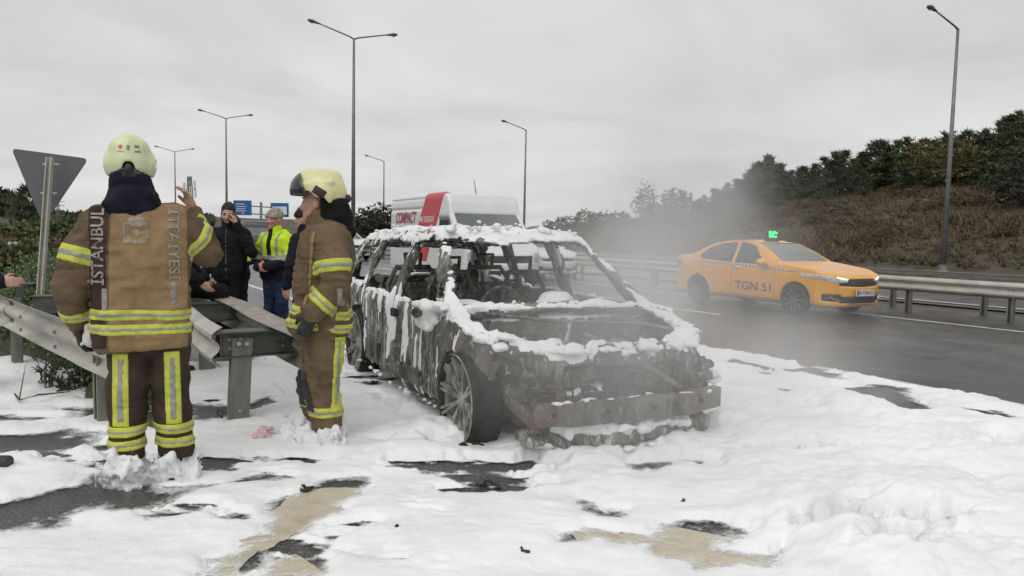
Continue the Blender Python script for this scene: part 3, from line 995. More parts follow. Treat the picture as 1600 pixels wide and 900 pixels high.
# fresh green verge plants behind the beam
r_ = np.random.default_rng(9)
n = 5200
s_ = r_.uniform(.2, 8.5, n); w_ = .32 + 2.8 * r_.uniform(0, 1, n) ** 1.4
P = L0[None, :] + LDIR[None, :] * s_[:, None] + LIN[None, :] * w_[:, None]
zz = island_z(P[:, 0], P[:, 1])
k = zz > -.05
P3 = np.concatenate([P[k], zz[k][:, None]], 1)
Pl = np.concatenate([P3 + np.array([0, 0, h]) + r_.normal(size=P3.shape) * .05 for h in (.06, .17, .30)])
V, F = leaves(Pl, .06, 4, 3, .42, .8)
link("verge_plants", mesh_of("verge_plants", V, F, False), M_fresh, kind="stuff", label="fresh green weeds growing behind the cream guardrail", category="weeds")
# dark leafy sprays in the foam in front of the barrier
def spray(px, py, lab, seed, nst=9, H=.42):
    p = G(px, py, 0.02); r = np.random.default_rng(seed)
    root = thing("weed_plant", lab, "plant", p, 0, "dark weeds under the guardrail")
    st = MB(); LP = []
    for k in range(nst):
        an = r.uniform(0, 6.28); ln_ = H * r.uniform(.55, 1.1); out = r.uniform(.15, .75)
        pts = [(0.05 * math.cos(an), .05 * math.sin(an), 0)]
        for q in (.35, .7, 1.0):
            pts.append((out * ln_ * q * math.cos(an), out * ln_ * q * math.sin(an), ln_ * q * (1.15 - .25 * q)))
        st.tube(pts, [.006, .005, .004, .002], 4)
        pa = np.array(pts)
        for t in np.linspace(.15, 1, 11):
            i = min(2, int(t * 3)); f_ = t * 3 - i
            LP.append(pa[i] * (1 - f_) + pa[i + 1] * f_)
    st.build("stem", M_bark, root)
    V, F = leaves(np.array(LP), .065, 2, seed, .22, .6)
    link("leaves", mesh_of("leaves", V, F, False), M_darkleaf, root)
spray(72, 612, "dark leafy weed spreading under the cream guardrail", 1, 9, .36)
spray(128, 612, "dark weed tuft next to the firefighter's left leg", 2, 9, .30)
spray(100, 615, "low dark weed between the two tufts under the beam", 3, 7, .2)
tw = thing("fallen_branch", "thin dark bent twig lying on the foam under the guardrail", "branch", G(50, 618))
b0 = G(50, 618)
q = [G(8, 560, .02), G(12, 600, .05), G(30, 625, .06), G(60, 617, .10), G(110, 612, .05)]
MB().tube([x - b0 for x in q], [.004, .006, .008, .008, .004], 5).build("stem", M_bark, tw)
MB().tube([q[2] - b0, G(40, 570, .3) - b0], [.006, .002], 5).build("twig", M_bark, tw)

# =================================================================== SIGNS AND FAR STRUCTURES
# triangular sign seen from behind
ds = 8.7
c0, c1, c2 = D(18, 232, ds), D(138, 248, ds + .25), D(68, 352, ds + .1)
base = np.array([c2[0], c2[1], 0]); base[2] = float(island_z(np.array(base[0]), np.array(base[1])))
sg = thing("road_sign", "grey back of an inverted triangular road sign on a steel post", "road sign", base)
ctr = (c0 + c1 + c2) / 3
pl = []
for a, b in ((c0, c1), (c1, c2), (c2, c0)):
    pass
C3 = [c0, c1, c2]
nrm = np.cross(c1 - c0, c2 - c0); nrm /= np.linalg.norm(nrm)
ring = []
for i in range(3):
    P0, Pp, Pn = C3[i], C3[i - 1], C3[(i + 1) % 3]
    for t in np.linspace(0, 1, 7):
        A = P0 + (Pp - P0) * .075; B = P0 + (Pn - P0) * .075
        ring.append((1 - t) ** 2 * A + 2 * t * (1 - t) * P0 + t * t * B)
ring = np.array(ring); m_ = len(ring)
VV = np.concatenate([ring - nrm * .012, ring + nrm * .012]) - base
MB().add(VV, [tuple(range(m_ - 1, -1, -1)), tuple(range(m_, 2 * m_))] + [(i, (i + 1) % m_, m_ + (i + 1) % m_, m_ + i) for i in range(m_)]).build("sign_plate", M_signback, sg)
toward = -np.array([ctr[0], ctr[1], 0]); toward /= np.linalg.norm(toward)
ptop = D(78, 246, ds - .1); pbot = D(62, 470, ds - .1)
po = MB()
dd = (pbot - ptop)
pb = ptop + dd * ((base[2] - .2 - ptop[2]) / dd[2])
for s in (-.028, .028):
    off = np.array([s, 0, 0])
    po.bar(ptop + off - base, pb + off - base, .012, .05, up=(0, -1, 0))
po.bar(ptop + np.array([0, .02, 0]) - base, pb + np.array([0, .02, 0]) - base, .056, .01, up=(0, -1, 0))
po.build("post", M_rail, sg)
bl = MB()
for q in (.1, .55):
    bl.bar(ptop + dd * q * .45 + np.array([-.09, .03, 0]) - base, ptop + dd * q * .45 + np.array([.09, .03, 0]) - base, .03, .02)
bl.build("clamp", M_rail, sg)

# gantry with blue direction signs
gp = D(408, 360, 92); gp[2] = -1.0
gt = thing("sign_gantry", "steel gantry mast carrying two blue direction signs", "gantry", gp)
def gl(x, y, d=92): return D(x, y, d) - gp
MB().bar(gl(408, 372), gl(408, 316), .28).build("mast", M_lampmetal, gt)
MB().bar(gl(392, 322), gl(424, 324), .14).bar(gl(392, 334), gl(424, 336), .14).build("crossbeam", M_lampmetal, gt)
def board(x0, y0, x1, y1, mat, bars, mat2):
    a, b, c = gl(x0, y0, 91.8), gl(x1, y0 + .4, 91.8), gl(x0, y1, 91.8)
    mb = MB(); mb.bar((a + c) / 2, (a + c) / 2 + (b - a), .12, np.linalg.norm(a - c))
    o = mb.build("sign_board", mat, gt)
    m2 = MB()
    for (u0, v0, u1, v1) in bars:
        s0, s1 = gl(x0 + (x1 - x0) * u0, y0 + (y1 - y0) * v0, 91.6), gl(x0 + (x1 - x0) * u1, y0 + (y1 - y0) * v0, 91.6)
        m2.bar(s0, s1, .05, .09 if v1 == 0 else v1)
    m2.build("lettering", mat2, o)
board(365, 313, 393, 336, M_signblue, [(.15, .25, .6, 0), (.15, .42, .7, 0), (.15, .57, .65, 0), (.15, .72, .7, 0), (.45, .88, .6, 0)], M_signwhite)
board(423, 317, 451, 339, M_signblue, [(.1, .55, .9, 1.0)], M_signwhite)

# mobile-phone mast and pylon
def lattice(label, px, ytop, ybot, d, w, name, arms=()):
    b = D(px, ybot, d)
    root = thing(name, label, "mast", b)
    h = (D(px, ytop, d) - b)[2]
    mb = MB()
    for sx in (-1, 1):
        for sy in (-1, 1): mb.bar((sx * w, sy * w, 0), (sx * w * .35, sy * w * .35, h), w * .22)
    for k in range(9):
        z0, z1 = h * k / 9, h * (k + 1) / 9; s0 = w * (1 - .65 * k / 9); s1 = w * (1 - .65 * (k + 1) / 9)
        mb.bar((-s0, -s0, z0), (s1, -s1, z1), w * .15); mb.bar((s0, -s0, z0), (-s1, -s1, z1), w * .15)
    mb.build("lattice", M_lampmetal, root)
    for (z, L) in arms:
        MB().bar((-L, 0, h * z), (L, 0, h * z), w * .3).build("arm", M_lampmetal, root)
    return root, h
r1, h1 = lattice("thin antenna mast beyond the raised hand of the firefighter", 297, 276, 352, 210, 1.0, "antenna_mast")
for (x, z) in ((-1.6, .78), (1.4, .82), (-1.4, .62), (1.6, .66), (0, .9)):
    MB().box((x, 0, h1 * z), (.5, .5, 2.6)).build("antenna_panel", M_signwhite, r1)
lattice("distant electricity pylon right of the sign post", 92, 312, 372, 190, .5, "pylon", ((.95, 1.6), (.85, 1.6), (.72, 1.6), (.6, 1.6)))
# far trees on the left skyline
r_ = np.random.default_rng(21)
P = []
for k in range(520):
    px = r_.uniform(-40, 330); d = r_.uniform(330, 620)
    q = D(px, 345, d); u_, v_ = uv_of(q[0], q[1])
    P.append((q[0], q[1], float(terrain_z(np.array(u_), np.array(v_))) + 1.0))
V, F = blades(np.array(P), 5.0, 12, up=.8, seed=22, wid=.6)
link("far_woods", mesh_of("far_woods", V, F, False), M_darkleaf, kind="stuff", label="distant wooded ridge on the left skyline", category="woods")

# =================================================================== VEHICLES
def burnt_mat(name, rust=0.35, streak=0.5, dark=1.0, foam=0.5):
    m, t, b, L = _nodes(name)
    n1 = noise_tex(t, 4.5, 10, 0.70, (1, 1, .55), dist=0.8)
    base = ramp(t, [(0.30, (0.020 * dark, 0.020 * dark, 0.018 * dark)), (0.44, (0.062 * dark, 0.062 * dark, 0.052 * dark)), (0.57, (0.14, 0.138, 0.118)), (0.72, (0.27, 0.265, 0.245))])
    L.new(n1.outputs[0], base.inputs[0])
    n2 = noise_tex(t, 1.7, 6, 0.6, off=(4, 8, 1), dist=0.5)
    rm = ramp(t, [(0.60 - rust * .22, (0, 0, 0)), (0.74 - rust * .2, (1, 1, 1))])
    L.new(n2.outputs[0], rm.inputs[0])
    n2b = noise_tex(t, 22, 5, 0.7)
    rc = ramp(t, [(0.3, (0.060, 0.036, 0.026)), (0.7, (0.185, 0.105, 0.072))])
    L.new(n2b.outputs[0], rc.inputs[0])
    c = MIX(t, rm.outputs[0], base.outputs[0], rc.outputs[0])
    # runs of dried foam and ash: long in z
    n3 = noise_tex(t, 15.0, 6, 0.66, (1.0, 1.0, 0.14), dist=0.9, off=(1, 2, 3))
    sm = ramp(t, [(0.66 - streak * .13, (0, 0, 0)), (0.80 - streak * .13, (foam, foam, foam))])
    L.new(n3.outputs[0], sm.inputs[0])
    n4 = noise_tex(t, 42, 4, 0.6, (1, 1, .4))
    sm2 = ramp(t, [(0.38, (0.25, 0.25, 0.25)), (0.6, (1, 1, 1))])
    L.new(n4.outputs[0], sm2.inputs[0])
    mul = t.nodes.new("ShaderNodeMixRGB"); mul.blend_type = 'MULTIPLY'; mul.inputs[0].default_value = 1
    L.new(sm.outputs[0], mul.inputs[1]); L.new(sm2.outputs[0], mul.inputs[2])
    c = MIX(t, mul.outputs[0], c, (0.66, 0.66, 0.63))
    n6 = noise_tex(t, 30, 6, 0.72, (1, 1, .55), dist=.6, off=(6, 3, 9))
    fm = ramp(t, [(0.555, (0, 0, 0)), (0.65, (foam * .95,) * 3)]); L.new(n6.outputs[0], fm.inputs[0])
    c = MIX(t, fm.outputs[0], c, (0.62, 0.62, 0.60))
    L.new(c, b.inputs["Base Color"])
    b.inputs["Roughness"].default_value = 0.62
    b.inputs["Specular IOR Level"].default_value = 0.35
    n5 = noise_tex(t, 26, 6, 0.65)
    bp = N_(t, "ShaderNodeBump", Strength=0.55, Distance=0.012)
    L.new(n5.outputs[0], bp.inputs["Height"]); L.new(bp.outputs[0], b.inputs["Normal"])
    return m

def foam_mat(name, base=(0.80, 0.81, 0.82), wet=0.0):
    m, t, b, L = _nodes(name)
    n = noise_tex(t, 2.2, 6, 0.6, dist=.4)
    r = ramp(t, [(0.3, tuple(v * .93 for v in base)), (0.7, tuple(min(1, v * 1.04) for v in base))])
    L.new(n.outputs[0], r.inputs[0])
    col = r.outputs[0]
    if wet:                                   # thin greyish film and dirty runs in the foam
        n4 = noise_tex(t, 1.6, 7, 0.65, (1, 2.0, 1), dist=.9, off=(2, 5, 0))
        r4 = ramp(t, [(0.52, (0, 0, 0)), (0.72, (wet, wet, wet))]); L.new(n4.outputs[0], r4.inputs[0])
        col = MIX(t, r4.outputs[0], col, (0.50, 0.52, 0.54))
        n5 = noise_tex(t, 7.0, 6, 0.7, (.6, 2.6, 1), dist=1.4, off=(8, 1, 0))
        r5 = ramp(t, [(0.63, (0, 0, 0)), (0.74, (wet * .8,) * 3)]); L.new(n5.outputs[0], r5.inputs[0])
        col = MIX(t, r5.outputs[0], col, (0.40, 0.41, 0.41))
    L.new(col, b.inputs["Base Color"])
    b.inputs["Roughness"].default_value = 0.6
    b.inputs["Specular IOR Level"].default_value = 0.3
    n2 = noise_tex(t, 30, 6, 0.65)
    v = N_(t, "ShaderNodeTexVoronoi", Scale=110.0)
    tcn = N_(t, "ShaderNodeTexCoord"); L.new(tcn.outputs["Object"], v.inputs["Vector"])
    ad = t.nodes.new("ShaderNodeMath"); ad.operation = 'MULTIPLY_ADD'; ad.inputs[1].default_value = -0.4
    L.new(v.outputs["Distance"], ad.inputs[0]); L.new(n2.outputs[0], ad.inputs[2])
    bp = N_(t, "ShaderNodeBump", Strength=0.5, Distance=0.012)
    L.new(ad.outputs[0], bp.inputs["Height"]); L.new(bp.outputs[0], b.inputs["Normal"])
    return m

M_burnt = burnt_mat("burnt_panel", 0.10, 0.75)
M_burntdoor = burnt_mat("burnt_door_panel", 0.0, 1.15, foam=.85)
M_burntrust = burnt_mat("burnt_rusty_steel", 0.30, 0.5)
M_rustbeam = burnt_mat("rusted_beam", 0.55, 0.5, foam=.35)
M_burntdark = burnt_mat("charred_interior", 0.15, 0.25, 0.7, foam=.5)
M_char = MAT("charred_rubber", (0.012, 0.012, 0.012), (0.04, 0.04, 0.038), 0.8, scale=12, bump=0.7, bscale=60)
M_ashrim = MAT("ash_covered_alloy", (0.07, 0.068, 0.06), (0.26, 0.25, 0.23), .7, scale=9, bump=.4, bscale=50, c3=(0.50, 0.49, 0.47), lo=.34, hi=.68)
M_foam = foam_mat("foam")

def veh_xf(front_axle, th):
    return (front_axle[0], front_axle[1], 0.0), math.radians(th) - math.pi / 2

# ------------------------------------------------------------------ burnt-out SUV
W_LOC, W_RZ = veh_xf((0.50, 5.60), 26.0)
wreck = thing("burnt_car", "burnt-out estate SUV shell without glass or bonnet, coated in foam", "car", W_LOC, W_RZ)
f = Field((-4.2, -1.12, .13), (.86, 1.12, 1.78), .0145)
X, Y, Zg = f.X, f.Y, f.Z
X2, Z2 = f.ax[0][:, None], f.ax[2][None, :]
side = poly2(X2, Z2, [(.60, .24), (.69, .40), (.70, .62), (.66, .84), (.56, .93), (-.28, 1.01), (-.60, 1.22), (-1.02, 1.53), (-1.30, 1.60), (-2.0, 1.64), (-2.7, 1.62), (-3.5, 1.52),
                      (-3.66, 1.46), (-3.95, 1.03), (-4.04, .92), (-4.05, .45), (-3.95, .28)])[:, None, :]
A = np.abs(f.ax[1])
sect = poly2(A[:, None], f.ax[2][None, :], [(-.2, .2), (.90, .2), (.965, .34), (.985, .55), (.99, .78), (.972, .93), (.945, .99), (.715, 1.52), (.66, 1.60), (.4, 1.645), (-.2, 1.65)])[None, :, :]
plan = poly2(f.ax[0][:, None], A[None, :], [(.70, -.2), (.67, .36), (.55, .66), (.34, .86), (.05, .965), (-.4, .985), (-3.4, .985), (-3.85, .90), (-4.02, .70), (-4.05, -.2)])[:, :, None]
B = smax(smax(side, sect, .05), plan, .05).astype(np.float32)
del side, sect, plan
# slight belt crease and sill tuck
B = np.maximum(B, -(B + .052)) if False else B
shell = np.maximum(B, -(B + .050))
shell = np.minimum(shell, np.maximum(B, Zg - .40))                     # floor pan stays solid
shell = np.minimum(shell, np.maximum(B, np.abs(X + .36) - .05 + 0 * Zg + np.maximum(Zg - .93, 0)))   # bulkhead
yy = np.abs(Y)
def cutpoly(pts, ylim):
    global shell
    d = poly2(X2, Z2, pts)[:, None, :]
    d = smax(d, ylim - yy, .02)
    shell = smax(shell, -(d - 0.0), .015)
for pts in ([(-.66, 1.005), (-1.10, 1.475), (-1.30, 1.50), (-1.62, 1.505), (-1.60, 1.005)],
            [(-1.80, 1.005), (-1.80, 1.505), (-2.2, 1.51), (-2.64, 1.49), (-2.72, 1.20), (-2.70, 1.005)],
            [(-2.88, 1.03), (-2.86, 1.46), (-3.30, 1.42), (-3.46, 1.36), (-3.66, 1.04)]):
    cutpoly(pts, .45)
ws = np.maximum(np.maximum(1.03 - Zg, Zg - 1.515), np.maximum(yy - (.80 - .32 * (Zg - 1.03)), -1.35 - X))
shell = smax(shell, -ws, .02); del ws
rw = np.maximum(np.maximum(1.06 - Zg, Zg - 1.40), np.maximum(yy - .68, X + 3.3))
shell = smax(shell, -rw, .02); del rw
# bonnet gone: open engine bay with a curved rim
hood = np.maximum(np.maximum(poly2(f.ax[0][:, None], A[None, :], [(-.29, -.2), (-.29, .80), (-.1, .83), (.15, .79), (.34, .66), (.48, .46), (.56, -.2)])[:, :, None], .52 - Zg), Zg - 1.3)
shell = smax(shell, -hood, .02); del hood
# grille and headlight apertures
gr = np.maximum(np.maximum(yy - .50, np.abs(Zg - .60) - .20), .35 - X)
shell = smax(shell, -gr, .02)
hl = np.maximum(np.maximum(np.abs(yy - .66) - .13, np.abs(Zg - .70) - .07), .25 - X)
shell = smax(shell, -hl, .015)
lo_ = np.maximum(np.maximum(yy - .60, np.abs(Zg - .30) - .06), .3 - X)
shell = smax(shell, -lo_, .015); del gr, hl, lo_
# wheel arches
for cx in (0.0, -2.92):
    d = np.sqrt((X + (-cx)) ** 2 + (Zg - .385) ** 2) - (.41 if cx == 0 else .42)
    d = np.maximum(d, .62 - yy)
    shell = smax(shell, -d, .02)
# lower front corner torn away on the visible side
tear = np.sqrt((X - .62) ** 2 + (Y + .92) ** 2 + (Zg - .30) ** 2) - .30
shell = smax(shell, -tear, .05)
f.F = shell.astype(np.float32); del shell, tear
f.wrinkle(.018, 2.6, 3.3, 3, .07); f.wrinkle(.007, 12, 1.1, 2, .05)
mf_ = (np.abs(f.F) < .07); i_, j_, k_ = np.nonzero(mf_); x_, y_, z_ = f.ax[0][i_], f.ax[1][j_], f.ax[2][k_]
f.F[mf_] += .030 * sstep(-.1, .3, x_) * fbm(x_ * 5 + 2, y_ * 5, z_ * 5, 3)          # the nose is the most buckled
FW = f.F

def region_part(name, mat, parent, bx, extra=None, fld=f, FF=None, gap=0.004, **pr):
    (x0, x1), (y0, y1), (z0, z1) = bx
    FF = fld.F if FF is None else FF
    pad = 3 * fld.h
    sl, Xs, Ys, Zs = fld._sub((x0 - pad, y0 - pad, z0 - pad), (x1 + pad, y1 + pad, z1 + pad))
    R = np.maximum(np.maximum(np.maximum(x0 - Xs, Xs - x1), np.maximum(y0 - Ys, Ys - y1)), np.maximum(z0 - Zs, Zs - z1)) + gap
    if extra is not None: R = np.maximum(R, extra(Xs, Ys, Zs))
    G_ = np.maximum(FF[sl], R)
    lo = np.array([fld.ax[0][sl[0]][0], fld.ax[1][sl[1]][0], fld.ax[2][sl[2]][0]])
    Vm, Qm = surfnets(np.pad(G_, 1, constant_values=.5), lo - fld.h, fld.h)
    if len(Qm) == 0: return None
    lab = np.arange(len(Vm))
    while True:                                  # connected pieces: each becomes a part of its own
        new = lab.copy()
        mn = lab[Qm].min(1)
        for c_ in range(4): np.minimum.at(new, Qm[:, c_], mn)
        new = new[new]
        if (new == lab).all(): break
        lab = new
    ids, cnt = np.unique(lab[Qm[:, 0]], return_counts=True)
    first = None
    for o_ in np.argsort(-cnt):
        if cnt[o_] < 60: continue
        q_ = Qm[lab[Qm[:, 0]] == ids[o_]]
        us, iv = np.unique(q_, return_inverse=True)
        ob = link(name if first is None else "shell_fragment", mesh_of(name, Vm[us], iv.reshape(-1, 4)), mat, parent, **pr)
        first = first or ob
    return first

BIG = 9.0
parts_boxes = []
def WP(name, mat, bx, **k):
    parts_boxes.append(bx)
    return region_part(name, mat, wreck, bx, **k)
WP("front_door", M_burntdoor, ((-1.70, -.44), (-1.2, -.55), (.30, 1.005)))
WP("rear_door", M_burntdoor, ((-2.74, -1.70), (-1.2, -.55), (.30, 1.005)))
WP("front_fender", M_burntrust, ((-.44, .52), (-1.2, -.60), (.2, 1.06)))
WP("rear_quarter", M_burntdoor, ((-4.2, -2.74), (-1.2, -.55), (.2, 1.005)))
WP("front_panel", M_burntrust, ((.52, .86), (-1.2, 1.2), (.13, 1.06)))
WP("left_body_side", M_burnt, ((-4.2, .52), (.55, 1.2), (.13, 1.005)))
WP("roof", M_burnt, ((-4.2, 0), (-1.2, 1.2), (1.49, 1.8)))
WP("floor_pan", M_burntdark, ((-4.2, -.44), (-.55, .55), (.13, 1.005)))
WP("engine_bay", M_burntdark, ((-.44, .52), (-.60, .55), (.13, 1.06)))
for s in (-1, 1):
    yb = (-1.2, 0) if s < 0 else (0, 1.2)
    WP("windscreen_pillar", M_burnt, ((-1.62, .2), yb, (1.005 if s > 0 else 1.005, 1.49)), extra=lambda a, b, c: np.maximum(np.where(a > -.44, 1.06 - c, -1) + 0 * b, .47 - np.abs(b) + 0 * a + 0 * c))
    WP("centre_pillar", M_burntdark, ((-2.40, -1.62), yb, (1.005, 1.49)))
    WP("rear_pillar", M_burnt, ((-4.2, -2.40), yb, (1.005, 1.49)))

# foam lying on the shell: thickest on upward faces, runs on the sides
gz = np.zeros_like(FW); gz[:, :, 1:-1] = (FW[:, :, 2:] - FW[:, :, :-2]) / (2 * f.h)
band = np.abs(FW) < .075
i_, j_, k_ = np.nonzero(band)
x_, y_, z_ = f.ax[0][i_], f.ax[1][j_], f.ax[2][k_]
up_ = np.clip(gz[band], 0, 1)
del gz
n1 = fbm(x_ * 5, y_ * 5, z_ * 5, 4); n2 = fbm(x_ * 15, y_ * 15, z_ * 15, 2)
top = up_ ** 2 * (0.012 + 0.020 * n1 + 0.012 * n2) - .005
top += np.where(z_ > 1.5, up_ * .012, 0) + np.where((z_ > .84) & (z_ < 1.1), up_ * .008, 0) - np.where(z_ < .75, .012, 0) - np.where((x_ > -.42) & (x_ < .6) & (np.abs(y_) < .78) & (z_ < .8), .02, 0)
st = fbm(x_ * 19, y_ * 19, z_ * 2.0 + 2, 3)
st2 = fbm(x_ * 3, 7 + y_ * 3, z_ * 3, 2)
streak = .011 * (st - .38 + .5 * st2) - .002 + np.where(x_ < -.4, .0022, -.0015)
tt = np.maximum(top, streak)
tt = np.clip(tt, -.02, .06)
FF = FW.copy(); FF[band] -= tt
TG = np.full(FW.shape, -.02, np.float32); TG[band] = tt
Vm, Qm = surfnets(FF, f.lo, f.h)
ii = np.clip(np.round((Vm - f.lo) / f.h).astype(int), 0, np.array(FW.shape) - 1)
tv = TG[ii[:, 0], ii[:, 1], ii[:, 2]]
keep = (tv[Qm] > .0008).sum(1) >= 2
Qm = Qm[keep]
used, inv = np.unique(Qm, return_inverse=True)
link("foam_coat", mesh_of("foam_coat", Vm[used], inv.reshape(-1, 4)), M_foam, wreck, kind="stuff")
del FF, TG, band, tt, FW, B

# loose foam lumps on rims and inside
ff = Field((-4.1, -1.3, .1), (.95, 1.2, 1.8), .014)
r_ = np.random.default_rng(3)
def lumps(path, r0, n, jit=.03, flat=.55, k=.03):
    path = np.array(path, float)
    for q in np.linspace(0, len(path) - 1, n):
        i = min(int(q), len(path) - 2); t = q - i
        p = path[i] * (1 - t) + path[i + 1] * t + r_.normal(size=3) * np.array([jit, jit, jit * .3])
        R = r0 * r_.uniform(.5, 1.25) * (1 + .55 * float(vnoise(p[0] * 5, p[1] * 5, p[2] * 3)))
        ff.ell(p, (R * r_.uniform(.8, 1.5), R * r_.uniform(.8, 1.5), R * flat), k)
lumps([(.46, -.72, .92), (.62, -.42, .925), (.68, .1, .925), (.60, .52, .92), (.42, .76, .94), (.1, .90, .98), (-.25, .92, 1.02)], .017, 190)
lumps([(-.1, .88, .98), (.30, .82, .95), (.50, .62, .93)], .036, 30)
lumps([(.45, -.84, .93), (.1, -.92, .97), (-.3, -.93, 1.0)], .016, 60, .02)
lumps([(-.42, -.96, 1.02), (-.62, -1.0, 1.02)], .042, 16, .05, .7)
lumps([(-.52, -1.0, 1.0), (-.56, -1.02, .86)], .032, 10, .03, .9)
lumps([(-.40, -.6, 1.02), (-.40, 0, 1.02), (-.42, .6, 1.03)], .028, 50, .05)
lumps([(-.85, -.6, .93), (-.75, -.1, .95), (-.8, .5, .93)], .10, 22, .08)
lumps([(-1.2, -.9, 1.60), (-1.2, -.3, 1.645), (-1.2, .3, 1.645), (-1.2, .62, 1.62)], .016, 90, .06)
lumps([(-1.1, .68, 1.57), (-1.9, .72, 1.58), (-3.2, .7, 1.52)], .016, 50, .05)
lumps([(-1.5, -.64, 1.60), (-2.5, -.64, 1.62), (-3.5, -.62, 1.50)], .015, 90, .06)
lumps([(.55, -.62, .56), (.62, -.45, .57), (.66, -.2, .60)], .03, 14, .02)
lumps([(.74, -.60, .53), (.76, 0, .53), (.74, .68, .53)], .02, 40, .01)
lumps([(.62, -.55, .29), (.72, -.1, .28), (.68, .45, .30)], .045, 60, .05, .7)
lumps([(.66, -.5, .33), (.74, 0, .32), (.68, .5, .34)], .035, 60, .05, .5)
lumps([(.60, -.60, .20), (.78, -.1, .18), (.70, .5, .20)], .035, 40, .04, .7)
lumps([(-.45, -.98, .27), (-1.5, -1.0, .26), (-2.6, -1.0, .28)], .018, 20, .02, .5)
lumps([(.42, .93, .60), (.45, .95, .52), (.30, 1.0, .62)], .06, 12, .03)
lumps([(.0, .15, .60), (.25, .3, .60), (.3, -.3, .58)], .10, 16, .10, .3)
ff.wrinkle(.012, 14, 2.0, 2); ff.wrinkle(.007, 34, 5.0, 2)
fobj("foam_lumps", ff, M_foam, wreck, kind="stuff")
del ff

# bumper beam, crash boxes, radiator, cross members
def wp(name, mb, mat, smooth=False, parent=None): return mb.build(name, mat, parent or wreck, smooth)
def jitter(mb, amp, fr, seed=0.0):
    V = np.array(mb.V)
    for k in range(3): V[:, k] += amp * fbm(V[:, 0] * fr + seed, V[:, 1] * fr + 5 * k, V[:, 2] * fr + 2.0 * k, 3)
    mb.V = [tuple(v) for v in V]; return mb
def bent(pts, prof, amp=.020):
    mb = MB(); mb.sweep(prof, pts); return jitter(mb, amp, 7.0, 1.0)
hat = [(-.035, -.085), (.02, -.085), (.03, -.045), (.045, -.04), (.045, .04), (.03, .045), (.02, .085), (-.035, .085)]
def arc(y0, y1, x, dx, z, dz=0, n=44): return [(x - dx * ((t * 2 - 1) ** 2), y0 + (y1 - y0) * t, z + dz * t) for t in np.linspace(0, 1, n)]
bb = bent(arc(.78, -.72, .80, .10, .46, -.01), hat)
bbo = wp("bumper_beam", bb, M_rustbeam)
hb = MB()
for y in (-.62, -.25, .12, .3, .55):
    hb.lathe([(0, .006), (.022, .006), (.022, 0)], (.845 - .10 * (y / .8) ** 2, y, .46), (1, 0, 0), 10)
hb.build("holes", M_char, bbo, kind="stuff")
for y in (-.52, .58):
    wp("crash_box", jitter(MB().box((.60, y, .46), (.32, .12, .13)), .02, 6), M_burntrust)
wp("lock_carrier", bent(arc(.72, -.72, .62, .26, .84), [(-.04, -.045), (.03, -.045), (.04, .0), (.03, .04), (-.04, .04)]), M_burntrust)
rad = MB(); rad.box((.47, -.02, .60), (.05, .98, .42))
ro = wp("radiator", rad, M_burntrust)
fins = MB()
for k in range(22): fins.box((.50, -.02, .41 + k * .018), (.012, .96, .005))
fins.build("fins", M_burntdark, ro, kind="stuff")
wp("diagonal_strut", MB().bar((.60, .12, .82), (.66, .46, .56), .04, .11, up=(1, 0, 0)), M_burnt)
wp("upright_strut", MB().bar((.62, .56, .86), (.62, .55, .50), .07, .05, up=(1, 0, 0)), M_burnt)
wp("upright_strut", MB().bar((.60, -.50, .86), (.62, -.50, .50), .06, .04, up=(1, 0, 0)), M_burntrust)
def crumple(name, boxes, mat, seed):
    q = np.array([b_[0] for b_ in boxes]); fl = Field(q.min(0) - .26, q.max(0) + .26, .012)
    for c_, d_ in boxes: fl.box(c_, d_, .02, .04)
    fl.wrinkle(.026, 8, seed, 3, .08); fl.wrinkle(.008, 26, seed, 2, .05)
    return fobj(name, fl, mat, wreck)
crumple("headlight_housing", [((.50, -.64, .70), (.2, .22, .15)), ((.54, -.60, .60), (.14, .16, .06))], M_burntdark, 1)
crumple("headlight_housing", [((.46, .64, .70), (.2, .22, .15))], M_burntdark, 2)
crumple("horn_bracket", [((.50, .76, .62), (.22, .16, .09)), ((.42, .84, .72), (.2, .12, .08)), ((.44, .80, .54), (.1, .1, .2))], M_burnt, 3)
low = MB(); low.sweep([(-.22, -.08), (-.05, -.11), (.08, -.10), (.12, -.04), (.10, .05), (.04, .02), (-.05, -.03), (-.22, -.02)], arc(.68, -.68, .72, .17, .27)); jitter(low, .05, 4.5, 3.0)
crumple("lower_panel", [((.71 - .17 * (q / .68) ** 2, q, .25), (.20, .22, .07)) for q in np.linspace(-.64, .64, 8)], M_burntdoor, 6)
wp("fender_brace", MB().bar((.12, -.80, .62), (.66, -.64, .34), .06, .10), M_rustbeam)
